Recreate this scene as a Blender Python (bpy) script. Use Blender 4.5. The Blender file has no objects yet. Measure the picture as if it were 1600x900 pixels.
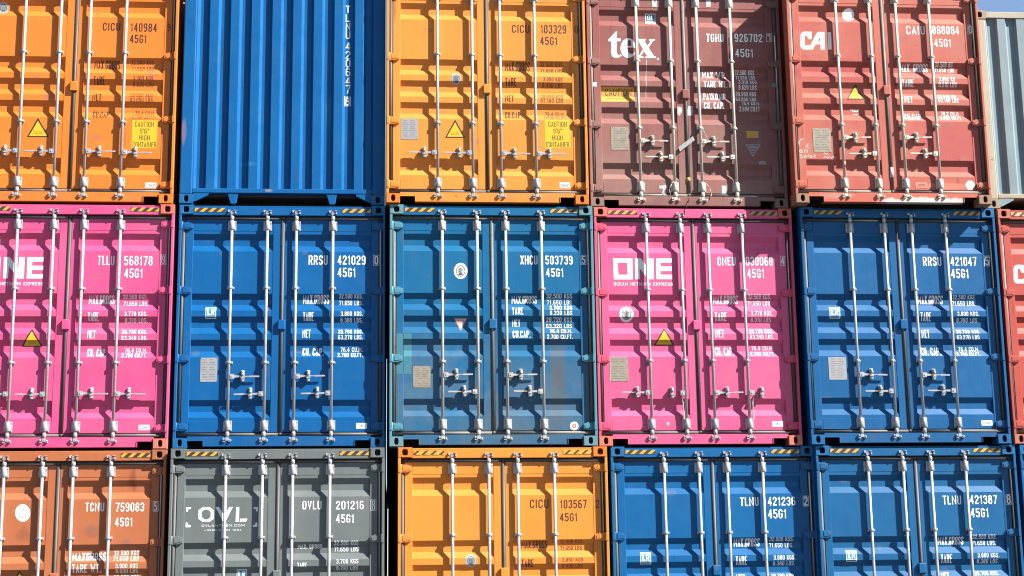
import bpy, bmesh, math, random
from mathutils import Vector, Matrix
random.seed(7)
sc = bpy.context.scene
col = sc.collection
CAM = {'loc': [-0.0743, -18.1482, -1.7813], 'rot': [0.08398869403612583, 0.19857999935520035, -0.012852840622876584], 'f': 2438.4263034626724}
BASE = {'A1': (-5.007, 0.0568, -0.0053), 'A2': (-4.9794, 0.055, -0.0042), 'A3': (-4.9809, 0.0312, -0.0033), 'B1': (-2.4969, 0.0744, 0.0008), 'B2': (-2.4893, 0.0798, 0.0023), 'B3': (-2.4899, -0.0255, 0.0019), 'C1': (-0.0442, -0.0467, -0.0009), 'C2': (0.0, -0.013, 0.001), 'C3': (0.102, -0.0538, 0.0012), 'D1': (2.4292, 0.049, -0.0004), 'D2': (2.4608, 0.0454, 0.0024), 'D3': (2.5954, 0.0616, 0.0081), 'E1': (4.8923, -0.2212, -0.0049), 'E2': (4.9803, -0.0459, -0.0005), 'E3': (5.032, -0.0116, 0.0037), 'F2': (7.4633, -0.0313, -0.0025), 'F3': (7.5181, -0.0243, 0.0006), 'F1': (7.3584, 0.0, 0.0)}
DECALS = {
 'A1': [
  ('code_lettering', [('t', 'brown', 0, 'CICU', 1.5328, 2.1708, 0.2067, 0.0998, 0.03)]),
  ('number_lettering', [('t', 'brown', 0, '140984', 1.8645, 2.1644, 0.3146, 0.1082, 0.03)]),
  ('check_digit', [('t', 'brown', 0, '9', 2.3036, 2.1786, 0.0381, 0.0908, 0.03)]),
  ('size_lettering', [('t', 'brown', 0, '45G1', 1.861, 2.0191, 0.1984, 0.1055, 0.03)]),
  ('weight_lettering', [('t', 'brown', 0, 'MAX.GROSS', 1.4455, 1.6863, 0.3055, 0.1092, 0.055)]),
  ('weight_lettering', [('t', 'brownfade', 0, '32.500 KGS', 1.879, 1.7515, 0.2746, 0.0537, 0.028)]),
  ('weight_lettering', [('t', 'brownfade', 0, '71.650 LBS', 1.8904, 1.672, 0.2656, 0.0564, 0.028)]),
  ('weight_lettering', [('t', 'brown', 0, 'TARE', 1.4476, 1.4878, 0.1334, 0.0997, 0.055)]),
  ('weight_lettering', [('t', 'brownfade', 0, '3.900 KGS', 1.9149, 1.5468, 0.2395, 0.0527, 0.028)]),
  ('weight_lettering', [('t', 'brownfade', 0, '8.600 LBS', 1.9117, 1.4735, 0.2451, 0.0526, 0.028)]),
  ('weight_lettering', [('t', 'brown', 0, 'NET', 1.4444, 1.281, 0.105, 0.0865, 0.055)]),
  ('weight_lettering', [('t', 'brownfade', 0, '28.600 KGS', 1.8879, 1.3329, 0.2677, 0.0526, 0.028)]),
  ('weight_lettering', [('t', 'brownfade', 0, '63.050 LBS', 1.8902, 1.2691, 0.2674, 0.0525, 0.028)]),
  ('weight_lettering', [('t', 'brown', 0, 'CU.CAP.', 1.4528, 1.0691, 0.2102, 0.0876, 0.055)]),
  ('weight_lettering', [('t', 'brownfade', 0, '76.4 CU.M.', 1.9526, 1.1182, 0.2329, 0.0517, 0.028)]),
  ('weight_lettering', [('t', 'brownfade', 0, '2.700 CU.FT.', 1.9174, 1.0632, 0.2844, 0.0432, 0.028)]),
  ('caution_sticker', [('p', 'yellow', 0, [[(1.9246, 0.6925), (2.2239, 0.6925), (2.2239, 1.043), (1.9246, 1.043)]]), ('t', 'black', 1, 'CAUTION', 1.9588, 0.9613, 0.222, 0.0637, 0.0), ('t', 'black', 1, '9\'6"', 2.0207, 0.877, 0.1037, 0.0621, 0.0), ('t', 'black', 1, 'HIGH', 2.0112, 0.792, 0.1284, 0.0622, 0.0), ('t', 'black', 1, 'CONTAINER', 1.9396, 0.7065, 0.2774, 0.0637, 0.0)]),
  ('warning_triangle', [('p', 'black', 0, [[(0.6996, 0.8219), (0.7083, 0.816), (0.945, 0.8189), (0.9532, 0.825), (0.8215, 1.0487), (0.8102, 1.0486)]]), ('p', 'yellow', 1, [[(0.722, 0.83), (0.93, 0.8326), (0.8172, 1.0208)]]), ('p', 'ochre', 2, [[(0.7731, 0.8768), (0.7828, 0.8768), (0.7828, 0.8862), (0.7731, 0.8862)]]), ('p', 'ochre', 2, [[(0.7741, 0.856), (0.7825, 0.856), (0.7825, 0.8654), (0.7741, 0.8654)]]), ('p', 'ochre', 2, [[(0.7883, 0.877), (0.798, 0.877), (0.798, 0.8864), (0.7883, 0.8864)]]), ('p', 'ochre', 2, [[(0.7893, 0.8562), (0.7977, 0.8562), (0.7977, 0.8656), (0.7893, 0.8656)]]), ('p', 'ochre', 2, [[(0.8035, 0.8772), (0.8132, 0.8772), (0.8132, 0.8866), (0.8035, 0.8866)]]), ('p', 'ochre', 2, [[(0.8045, 0.8564), (0.8129, 0.8564), (0.8129, 0.8658), (0.8045, 0.8658)]]), ('p', 'ochre', 2, [[(0.8188, 0.8774), (0.8285, 0.8774), (0.8285, 0.8868), (0.8188, 0.8868)]]), ('p', 'ochre', 2, [[(0.8197, 0.8566), (0.8282, 0.8566), (0.8282, 0.866), (0.8197, 0.866)]]), ('p', 'ochre', 2, [[(0.834, 0.8776), (0.8437, 0.8776), (0.8437, 0.8869), (0.834, 0.8869)]]), ('p', 'ochre', 2, [[(0.8349, 0.8568), (0.8434, 0.8568), (0.8434, 0.8661), (0.8349, 0.8661)]]), ('p', 'ochre', 2, [[(0.8492, 0.8778), (0.8589, 0.8778), (0.8589, 0.8871), (0.8492, 0.8871)]]), ('p', 'ochre', 2, [[(0.8502, 0.857), (0.8586, 0.857), (0.8586, 0.8663), (0.8502, 0.8663)]]), ('p', 'ochre', 2, [[(0.8644, 0.878), (0.8742, 0.878), (0.8742, 0.8873), (0.8644, 0.8873)]]), ('p', 'ochre', 2, [[(0.8654, 0.8572), (0.8739, 0.8572), (0.8739, 0.8665), (0.8654, 0.8665)]])]),
  ('maker_sticker', [('p', 'white', 0, [[(2.1032, 0.2012), (2.2342, 0.2012), (2.2342, 0.2679), (2.1032, 0.2679)]]), ('t', 'greytext', 1, 'CIMC', 2.1213, 0.2158, 0.0975, 0.0363, 0.05)]),
  ('class_emblem', [('p', 'silver', 0, [[(0.3961, 2.4463), (0.3955, 2.4297), (0.3918, 2.414), (0.3854, 2.3998), (0.3765, 2.3878), (0.3656, 2.3788), (0.3532, 2.3731), (0.3399, 2.3709), (0.3265, 2.3725), (0.3136, 2.3778), (0.3018, 2.3864), (0.2917, 2.3979), (0.2838, 2.4119), (0.2786, 2.4274), (0.2763, 2.4439), (0.2769, 2.4605), (0.2805, 2.4762), (0.287, 2.4905), (0.2959, 2.5024), (0.3068, 2.5115), (0.3192, 2.5172), (0.3324, 2.5194), (0.3459, 2.5178), (0.3588, 2.5125), (0.3706, 2.5039), (0.3807, 2.4923), (0.3886, 2.4784), (0.3938, 2.4628)]]), ('p', 'greytext', 1, [[(0.3769, 2.4459), (0.3765, 2.434), (0.3741, 2.4226), (0.3697, 2.4124), (0.3637, 2.4038), (0.3563, 2.3973), (0.3479, 2.3932), (0.3389, 2.3917), (0.3297, 2.3929), (0.3209, 2.3966), (0.3129, 2.4028), (0.306, 2.4112), (0.3006, 2.4212), (0.2971, 2.4324), (0.2954, 2.4443), (0.2958, 2.4562), (0.2983, 2.4676), (0.3026, 2.4778), (0.3086, 2.4864), (0.3161, 2.4929), (0.3245, 2.497), (0.3335, 2.4985), (0.3426, 2.4974), (0.3514, 2.4936), (0.3595, 2.4874), (0.3664, 2.479), (0.3717, 2.469), (0.3753, 2.4578)], [(0.3704, 2.4458), (0.3701, 2.4358), (0.368, 2.4262), (0.3644, 2.4176), (0.3593, 2.4104), (0.3531, 2.405), (0.346, 2.4015), (0.3384, 2.4002), (0.3308, 2.4012), (0.3234, 2.4044), (0.3166, 2.4096), (0.3108, 2.4166), (0.3063, 2.425), (0.3033, 2.4345), (0.3019, 2.4444), (0.3023, 2.4544), (0.3043, 2.464), (0.308, 2.4726), (0.3131, 2.4798), (0.3193, 2.4852), (0.3263, 2.4887), (0.3339, 2.49), (0.3416, 2.489), (0.349, 2.4858), (0.3558, 2.4806), (0.3615, 2.4736), (0.3661, 2.4652), (0.3691, 2.4557)]]), ('p', 'greytext', 1, [[(0.3124, 2.4224), (0.3166, 2.4224), (0.3166, 2.4707), (0.3124, 2.4707)]]), ('p', 'greytext', 1, [[(0.3234, 2.4196), (0.3272, 2.4196), (0.3272, 2.4746), (0.3234, 2.4746)]]), ('p', 'greytext', 1, [[(0.3343, 2.4168), (0.3378, 2.4168), (0.3378, 2.4786), (0.3343, 2.4786)]]), ('p', 'greytext', 1, [[(0.3449, 2.42), (0.3488, 2.42), (0.3488, 2.4751), (0.3449, 2.4751)]]), ('p', 'greytext', 1, [[(0.3556, 2.4232), (0.3597, 2.4232), (0.3597, 2.4716), (0.3556, 2.4716)]]), ('p', 'greytext', 1, [[(0.3581, 2.4143), (0.3577, 2.4123), (0.3563, 2.4104), (0.354, 2.4087), (0.3508, 2.4072), (0.347, 2.4061), (0.3427, 2.4053), (0.3382, 2.405), (0.3337, 2.4052), (0.3293, 2.4057), (0.3254, 2.4067), (0.3221, 2.4081), (0.3196, 2.4097), (0.318, 2.4116), (0.3174, 2.4135), (0.3178, 2.4155), (0.3192, 2.4174), (0.3215, 2.4192), (0.3247, 2.4206), (0.3285, 2.4218), (0.3328, 2.4225), (0.3373, 2.4228), (0.3419, 2.4227), (0.3462, 2.4221), (0.3501, 2.4211), (0.3534, 2.4198), (0.3559, 2.4182), (0.3575, 2.4163)]])]),
 ],
 'C1': [
  ('code_lettering', [('t', 'brown', 0, 'CICU', 1.54, 2.1896, 0.2169, 0.1016, 0.03)]),
  ('number_lettering', [('t', 'brown', 0, '103329', 1.8963, 2.1898, 0.3174, 0.1099, 0.03)]),
  ('check_digit', [('t', 'brown', 0, '0', 2.3164, 2.2006, 0.0423, 0.0891, 0.03)]),
  ('size_lettering', [('t', 'brown', 0, '45G1', 1.8878, 2.0388, 0.2117, 0.1043, 0.03)]),
  ('weight_lettering', [('t', 'brown', 0, 'MAX.GROSS', 1.4506, 1.7035, 0.3052, 0.1109, 0.055)]),
  ('weight_lettering', [('t', 'brownfade', 0, '32.500 KGS', 1.8804, 1.7665, 0.279, 0.0514, 0.028)]),
  ('weight_lettering', [('t', 'brownfade', 0, '71.650 LBS', 1.8881, 1.6887, 0.2698, 0.0542, 0.028)]),
  ('weight_lettering', [('t', 'brown', 0, 'TARE', 1.4483, 1.5079, 0.1378, 0.0983, 0.055)]),
  ('weight_lettering', [('t', 'brownfade', 0, '3.850 KGS', 1.9159, 1.5678, 0.2397, 0.0535, 0.028)]),
  ('weight_lettering', [('t', 'brownfade', 0, '8.490 LBS', 1.9058, 1.4931, 0.2484, 0.0534, 0.028)]),
  ('weight_lettering', [('t', 'brown', 0, 'NET', 1.4459, 1.3008, 0.1077, 0.0849, 0.055)]),
  ('weight_lettering', [('t', 'brownfade', 0, '28.650 KGS', 1.8825, 1.3472, 0.2778, 0.0535, 0.028)]),
  ('weight_lettering', [('t', 'brownfade', 0, '63.160 LBS', 1.8817, 1.2946, 0.2776, 0.0503, 0.028)]),
  ('weight_lettering', [('t', 'brown', 0, 'CU.CAP.', 1.4434, 1.0914, 0.2052, 0.0889, 0.055)]),
  ('weight_lettering', [('t', 'brownfade', 0, '76.4 CU.M.', 1.9384, 1.135, 0.2386, 0.0494, 0.028)]),
  ('weight_lettering', [('t', 'brownfade', 0, '2.700 CU.FT.', 1.9168, 1.0854, 0.2889, 0.0439, 0.028)]),
  ('caution_sticker', [('p', 'yellow', 0, [[(1.9224, 0.7146), (2.2402, 0.7146), (2.2402, 1.0712), (1.9224, 1.0712)]]), ('t', 'black', 1, 'CAUTION', 1.9706, 0.9881, 0.2255, 0.0648, 0.0), ('t', 'black', 1, '9\'6"', 2.0282, 0.9024, 0.107, 0.0631, 0.0), ('t', 'black', 1, 'HIGH', 2.0142, 0.8159, 0.1318, 0.0632, 0.0), ('t', 'black', 1, 'CONTAINER', 1.9382, 0.7288, 0.2809, 0.0649, 0.0)]),
  ('warning_triangle', [('p', 'black', 0, [[(0.7122, 0.8375), (0.7209, 0.8315), (0.9407, 0.8342), (0.9495, 0.8404), (0.8378, 1.0559), (0.8261, 1.0557)]]), ('p', 'yellow', 1, [[(0.7336, 0.845), (0.9282, 0.8474), (0.8318, 1.029)]]), ('p', 'ochre', 2, [[(0.7836, 0.8901), (0.7931, 0.8901), (0.7931, 0.8992), (0.7836, 0.8992)]]), ('p', 'ochre', 2, [[(0.7835, 0.8701), (0.7918, 0.8701), (0.7918, 0.8791), (0.7835, 0.8791)]]), ('p', 'ochre', 2, [[(0.7978, 0.8903), (0.8074, 0.8903), (0.8074, 0.8993), (0.7978, 0.8993)]]), ('p', 'ochre', 2, [[(0.7977, 0.8703), (0.8061, 0.8703), (0.8061, 0.8793), (0.7977, 0.8793)]]), ('p', 'ochre', 2, [[(0.8121, 0.8905), (0.8216, 0.8905), (0.8216, 0.8995), (0.8121, 0.8995)]]), ('p', 'ochre', 2, [[(0.812, 0.8704), (0.8203, 0.8704), (0.8203, 0.8794), (0.812, 0.8794)]]), ('p', 'ochre', 2, [[(0.8263, 0.8907), (0.8359, 0.8907), (0.8359, 0.8997), (0.8263, 0.8997)]]), ('p', 'ochre', 2, [[(0.8262, 0.8706), (0.8346, 0.8706), (0.8346, 0.8796), (0.8262, 0.8796)]]), ('p', 'ochre', 2, [[(0.8406, 0.8908), (0.8501, 0.8908), (0.8501, 0.8999), (0.8406, 0.8999)]]), ('p', 'ochre', 2, [[(0.8405, 0.8708), (0.8488, 0.8708), (0.8488, 0.8798), (0.8405, 0.8798)]]), ('p', 'ochre', 2, [[(0.8548, 0.891), (0.8644, 0.891), (0.8644, 0.9), (0.8548, 0.9)]]), ('p', 'ochre', 2, [[(0.8547, 0.871), (0.8631, 0.871), (0.8631, 0.88), (0.8547, 0.88)]]), ('p', 'ochre', 2, [[(0.8691, 0.8912), (0.8786, 0.8912), (0.8786, 0.9002), (0.8691, 0.9002)]]), ('p', 'ochre', 2, [[(0.869, 0.8711), (0.8773, 0.8711), (0.8773, 0.8802), (0.869, 0.8802)]])]),
  ('approval_plate', [('p', 'plategrey', 2, [[(0.1778, 0.8067), (0.3821, 0.8067), (0.3821, 1.0652), (0.1778, 1.0652)]]), ('p', 'plateline', 3, [[(0.1979, 1.0366), (0.249, 1.0366), (0.249, 1.0429), (0.1979, 1.0429)]]), ('p', 'plateline', 3, [[(0.2838, 1.0377), (0.3411, 1.0377), (0.3411, 1.0441), (0.2838, 1.0441)]]), ('p', 'plateline', 3, [[(0.198, 1.011), (0.2634, 1.011), (0.2634, 1.0174), (0.198, 1.0174)]]), ('p', 'plateline', 3, [[(0.2838, 1.0121), (0.3513, 1.0121), (0.3513, 1.0186), (0.2838, 1.0186)]]), ('p', 'plateline', 3, [[(0.1939, 0.9879), (0.3656, 0.9879), (0.3656, 0.9931), (0.1939, 0.9931)]]), ('p', 'plateline', 3, [[(0.198, 0.9597), (0.2634, 0.9597), (0.2634, 0.9662), (0.198, 0.9662)]]), ('p', 'plateline', 3, [[(0.2838, 0.9608), (0.3411, 0.9608), (0.3411, 0.9672), (0.2838, 0.9672)]]), ('p', 'plateline', 3, [[(0.1981, 0.9342), (0.2491, 0.9342), (0.2491, 0.9404), (0.1981, 0.9404)]]), ('p', 'plateline', 3, [[(0.2838, 0.9352), (0.3513, 0.9352), (0.3513, 0.9417), (0.2838, 0.9417)]]), ('p', 'plateline', 3, [[(0.194, 0.9111), (0.3656, 0.9111), (0.3656, 0.9163), (0.194, 0.9163)]]), ('p', 'plateline', 3, [[(0.1981, 0.883), (0.2491, 0.883), (0.2491, 0.8893), (0.1981, 0.8893)]]), ('p', 'plateline', 3, [[(0.2839, 0.8841), (0.3411, 0.8841), (0.3411, 0.8904), (0.2839, 0.8904)]]), ('p', 'plateline', 3, [[(0.1982, 0.8575), (0.2635, 0.8575), (0.2635, 0.8639), (0.1982, 0.8639)]]), ('p', 'plateline', 3, [[(0.2839, 0.8585), (0.3513, 0.8585), (0.3513, 0.865), (0.2839, 0.865)]]), ('p', 'plateline', 3, [[(0.1941, 0.8345), (0.3656, 0.8345), (0.3656, 0.8396), (0.1941, 0.8396)]]), ('p', 'black', 3, [[(0.1857, 1.0485), (0.1928, 1.0485), (0.1928, 1.055), (0.1857, 1.055)]]), ('p', 'black', 3, [[(0.186, 0.8132), (0.1931, 0.8132), (0.1931, 0.8196), (0.186, 0.8196)]]), ('p', 'black', 3, [[(0.3677, 1.0509), (0.3749, 1.0509), (0.3749, 1.0574), (0.3677, 1.0574)]]), ('p', 'black', 3, [[(0.3676, 0.8154), (0.3747, 0.8154), (0.3747, 0.8218), (0.3676, 0.8218)]])]),
  ('maker_sticker', [('p', 'white', 0, [[(2.0934, 0.215), (2.2215, 0.215), (2.2215, 0.2859), (2.0934, 0.2859)]]), ('t', 'greytext', 1, 'CIMC', 2.1114, 0.2305, 0.0945, 0.0385, 0.05)]),
  ('class_emblem', [('p', 'silver', 0, [[(0.9072, 1.5863), (0.9056, 1.5698), (0.9012, 1.554), (0.894, 1.5398), (0.8846, 1.5279), (0.8734, 1.5189), (0.8609, 1.5133), (0.8477, 1.5112), (0.8346, 1.5129), (0.8221, 1.5182), (0.811, 1.5268), (0.8017, 1.5384), (0.7948, 1.5524), (0.7905, 1.568), (0.7891, 1.5845), (0.7906, 1.6011), (0.7951, 1.6168), (0.8022, 1.631), (0.8116, 1.643), (0.8228, 1.652), (0.8354, 1.6577), (0.8485, 1.6598), (0.8617, 1.6581), (0.8741, 1.6528), (0.8853, 1.6441), (0.8946, 1.6325), (0.9016, 1.6185), (0.9058, 1.6029)]]), ('p', 'greytext', 1, [[(0.8883, 1.5861), (0.8872, 1.5741), (0.8842, 1.5628), (0.8793, 1.5526), (0.8729, 1.544), (0.8653, 1.5375), (0.8568, 1.5334), (0.8478, 1.532), (0.8389, 1.5332), (0.8304, 1.537), (0.8229, 1.5432), (0.8165, 1.5516), (0.8118, 1.5617), (0.8089, 1.5729), (0.808, 1.5848), (0.809, 1.5967), (0.8121, 1.6081), (0.8169, 1.6183), (0.8233, 1.6269), (0.831, 1.6334), (0.8395, 1.6375), (0.8484, 1.6389), (0.8574, 1.6377), (0.8658, 1.6339), (0.8734, 1.6277), (0.8797, 1.6193), (0.8845, 1.6092), (0.8874, 1.5979)], [(0.8819, 1.586), (0.881, 1.5759), (0.8784, 1.5664), (0.8743, 1.5578), (0.869, 1.5506), (0.8625, 1.5452), (0.8554, 1.5418), (0.8479, 1.5405), (0.8404, 1.5415), (0.8333, 1.5447), (0.8269, 1.55), (0.8216, 1.557), (0.8176, 1.5655), (0.8152, 1.5749), (0.8144, 1.5849), (0.8153, 1.5949), (0.8178, 1.6045), (0.8219, 1.613), (0.8273, 1.6202), (0.8337, 1.6257), (0.8409, 1.6291), (0.8484, 1.6304), (0.8559, 1.6294), (0.863, 1.6262), (0.8694, 1.6209), (0.8747, 1.6139), (0.8786, 1.6054), (0.8811, 1.5959)]]), ('p', 'greytext', 1, [[(0.8235, 1.5628), (0.8302, 1.5628), (0.8302, 1.6112), (0.8235, 1.6112)]]), ('p', 'greytext', 1, [[(0.8341, 1.56), (0.8409, 1.56), (0.8409, 1.615), (0.8341, 1.615)]]), ('p', 'greytext', 1, [[(0.8447, 1.5572), (0.8516, 1.5572), (0.8516, 1.6189), (0.8447, 1.6189)]]), ('p', 'greytext', 1, [[(0.8554, 1.5603), (0.8622, 1.5603), (0.8622, 1.6154), (0.8554, 1.6154)]]), ('p', 'greytext', 1, [[(0.866, 1.5634), (0.8728, 1.5634), (0.8728, 1.6118), (0.866, 1.6118)]]), ('p', 'greytext', 1, [[(0.868, 1.5545), (0.8675, 1.5526), (0.866, 1.5506), (0.8636, 1.5489), (0.8604, 1.5475), (0.8566, 1.5463), (0.8524, 1.5456), (0.8479, 1.5453), (0.8434, 1.5455), (0.8392, 1.5461), (0.8354, 1.5471), (0.8322, 1.5484), (0.8298, 1.5501), (0.8284, 1.552), (0.8279, 1.5539), (0.8284, 1.5559), (0.8299, 1.5578), (0.8323, 1.5596), (0.8355, 1.561), (0.8393, 1.5621), (0.8435, 1.5629), (0.848, 1.5631), (0.8525, 1.563), (0.8567, 1.5624), (0.8605, 1.5614), (0.8637, 1.56), (0.8661, 1.5584), (0.8675, 1.5565)]])]),
 ],
 'C3': [
  ('code_lettering', [('t', 'brown', 0, 'CICU', 1.5298, 2.1924, 0.2167, 0.0974, 0.03)]),
  ('number_lettering', [('t', 'brown', 0, '103567', 1.8852, 2.186, 0.3095, 0.0969, 0.03)]),
  ('check_digit', [('t', 'brown', 0, '2', 2.3022, 2.1864, 0.034, 0.0955, 0.03)]),
  ('size_lettering', [('t', 'brown', 0, '45G1', 1.877, 2.0369, 0.2027, 0.0936, 0.03)]),
  ('weight_lettering', [('t', 'brown', 0, 'MAX.GROSS', 1.4269, 1.7318, 0.3023, 0.0844, 0.055)]),
  ('weight_lettering', [('t', 'brownfade', 0, '32.500 KGS', 1.8722, 1.7827, 0.2613, 0.044, 0.028)]),
  ('weight_lettering', [('t', 'brownfade', 0, '71.650 LBS', 1.8799, 1.7077, 0.252, 0.0475, 0.028)]),
  ('weight_lettering', [('t', 'brown', 0, 'TARE', 1.4239, 1.5188, 0.1387, 0.0872, 0.055)]),
  ('weight_lettering', [('t', 'brownfade', 0, '3.850 KGS', 1.8955, 1.5759, 0.2425, 0.0419, 0.028)]),
  ('weight_lettering', [('t', 'brownfade', 0, '8.490 LBS', 1.8905, 1.5049, 0.246, 0.0435, 0.028)]),
  ('weight_lettering', [('t', 'brown', 0, 'NET', 1.4178, 1.3333, 0.1094, 0.0835, 0.055)]),
  ('weight_lettering', [('t', 'brownfade', 0, '28.650 KGS', 1.8699, 1.374, 0.2546, 0.0414, 0.028)]),
  ('class_emblem', [('p', 'silver', 0, [[(0.9022, 1.5969), (0.9005, 1.5804), (0.8957, 1.5648), (0.8881, 1.5508), (0.8781, 1.5391), (0.8661, 1.5304), (0.8527, 1.5251), (0.8387, 1.5234), (0.8248, 1.5254), (0.8115, 1.531), (0.7997, 1.54), (0.7898, 1.5518), (0.7824, 1.566), (0.7779, 1.5817), (0.7764, 1.5983), (0.7781, 1.6148), (0.7828, 1.6304), (0.7904, 1.6445), (0.8005, 1.6561), (0.8125, 1.6649), (0.8258, 1.6702), (0.8398, 1.672), (0.8538, 1.67), (0.8671, 1.6643), (0.879, 1.6553), (0.8888, 1.6434), (0.8962, 1.6293), (0.9008, 1.6135)]]), ('p', 'greytext', 1, [[(0.8821, 1.5971), (0.8809, 1.5853), (0.8776, 1.574), (0.8725, 1.5639), (0.8656, 1.5555), (0.8575, 1.5492), (0.8484, 1.5454), (0.8389, 1.5441), (0.8294, 1.5456), (0.8204, 1.5496), (0.8123, 1.5561), (0.8056, 1.5646), (0.8006, 1.5748), (0.7975, 1.5861), (0.7965, 1.598), (0.7977, 1.6099), (0.8009, 1.6212), (0.8061, 1.6313), (0.8129, 1.6397), (0.8211, 1.646), (0.8301, 1.6499), (0.8397, 1.6511), (0.8492, 1.6497), (0.8582, 1.6456), (0.8663, 1.6392), (0.873, 1.6306), (0.878, 1.6204), (0.8811, 1.6091)], [(0.8752, 1.5972), (0.8742, 1.5872), (0.8715, 1.5778), (0.8672, 1.5693), (0.8614, 1.5622), (0.8546, 1.557), (0.8469, 1.5537), (0.8389, 1.5527), (0.831, 1.5539), (0.8234, 1.5573), (0.8166, 1.5627), (0.811, 1.5699), (0.8068, 1.5784), (0.8042, 1.588), (0.8034, 1.598), (0.8043, 1.608), (0.807, 1.6174), (0.8114, 1.6259), (0.8171, 1.633), (0.824, 1.6383), (0.8316, 1.6415), (0.8396, 1.6426), (0.8476, 1.6413), (0.8552, 1.6379), (0.862, 1.6325), (0.8676, 1.6253), (0.8718, 1.6168), (0.8744, 1.6072)]]), ('p', 'greytext', 1, [[(0.813, 1.5756), (0.8203, 1.5756), (0.8203, 1.6238), (0.813, 1.6238)]]), ('p', 'greytext', 1, [[(0.8243, 1.5725), (0.8316, 1.5725), (0.8316, 1.6274), (0.8243, 1.6274)]]), ('p', 'greytext', 1, [[(0.8356, 1.5694), (0.843, 1.5694), (0.843, 1.631), (0.8356, 1.631)]]), ('p', 'greytext', 1, [[(0.847, 1.5723), (0.8543, 1.5723), (0.8543, 1.6272), (0.847, 1.6272)]]), ('p', 'greytext', 1, [[(0.8583, 1.5751), (0.8656, 1.5751), (0.8656, 1.6233), (0.8583, 1.6233)]]), ('p', 'greytext', 1, [[(0.8604, 1.5662), (0.8599, 1.5642), (0.8583, 1.5623), (0.8557, 1.5607), (0.8523, 1.5593), (0.8483, 1.5583), (0.8437, 1.5577), (0.839, 1.5575), (0.8342, 1.5578), (0.8297, 1.5585), (0.8257, 1.5596), (0.8223, 1.561), (0.8198, 1.5627), (0.8182, 1.5646), (0.8177, 1.5666), (0.8182, 1.5686), (0.8198, 1.5705), (0.8224, 1.5721), (0.8258, 1.5735), (0.8298, 1.5745), (0.8344, 1.5751), (0.8391, 1.5753), (0.8439, 1.575), (0.8484, 1.5743), (0.8524, 1.5732), (0.8558, 1.5718), (0.8583, 1.5701), (0.8599, 1.5682)]])]),
 ],
 'D1': [
  ('code_lettering', [('t', 'white', 0, 'TGHU', 1.5133, 2.1484, 0.219, 0.106, 0.03)]),
  ('number_lettering', [('t', 'white', 0, '926702', 1.8728, 2.1547, 0.3528, 0.1086, 0.03)]),
  ('check_digit', [('t', 'white', 0, '1', 2.2918, 2.1717, 0.0457, 0.0904, 0.03), ('p', 'white', 0, [[(2.2804, 2.272), (2.354, 2.2733), (2.3489, 2.1618), (2.2753, 2.1605)], [(2.2845, 2.2676), (2.3495, 2.2687), (2.3447, 2.1662), (2.2798, 2.1651)]])]),
  ('size_lettering', [('t', 'white', 0, '45G1', 1.8737, 1.9541, 0.2259, 0.1089, 0.03)]),
  ('weight_lettering', [('t', 'white', 0, 'MAX WT.', 1.4469, 1.6813, 0.2936, 0.0867, 0.055)]),
  ('weight_lettering', [('t', 'white', 0, '32.500 KGS', 1.8614, 1.732, 0.2478, 0.0578, 0.028)]),
  ('weight_lettering', [('t', 'white', 0, '71.650 LBS', 1.871, 1.6689, 0.2442, 0.0481, 0.028)]),
  ('weight_lettering', [('t', 'white', 0, 'TARE WT.', 1.4603, 1.5491, 0.2901, 0.0864, 0.055)]),
  ('weight_lettering', [('t', 'white', 0, '3.910 KGS', 1.899, 1.6062, 0.2287, 0.0477, 0.028)]),
  ('weight_lettering', [('t', 'white', 0, '8.620 LBS', 1.8989, 1.5305, 0.2259, 0.057, 0.028)]),
  ('weight_lettering', [('t', 'white', 0, 'PAYLOAD', 1.4516, 1.3982, 0.2652, 0.0855, 0.055)]),
  ('weight_lettering', [('t', 'white', 0, '28.590 KGS', 1.8652, 1.4544, 0.2561, 0.0542, 0.028)]),
  ('weight_lettering', [('t', 'white', 0, '63.030 LBS', 1.8623, 1.3852, 0.2558, 0.0509, 0.028)]),
  ('weight_lettering', [('t', 'white', 0, 'CU. CAP.', 1.4499, 1.2729, 0.2527, 0.085, 0.055)]),
  ('weight_lettering', [('t', 'white', 0, '76.4 CU.M.', 1.9301, 1.3297, 0.225, 0.044, 0.028)]),
  ('weight_lettering', [('t', 'white', 0, '2.694 CU.FT', 1.8963, 1.2508, 0.2558, 0.0569, 0.028)]),
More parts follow.
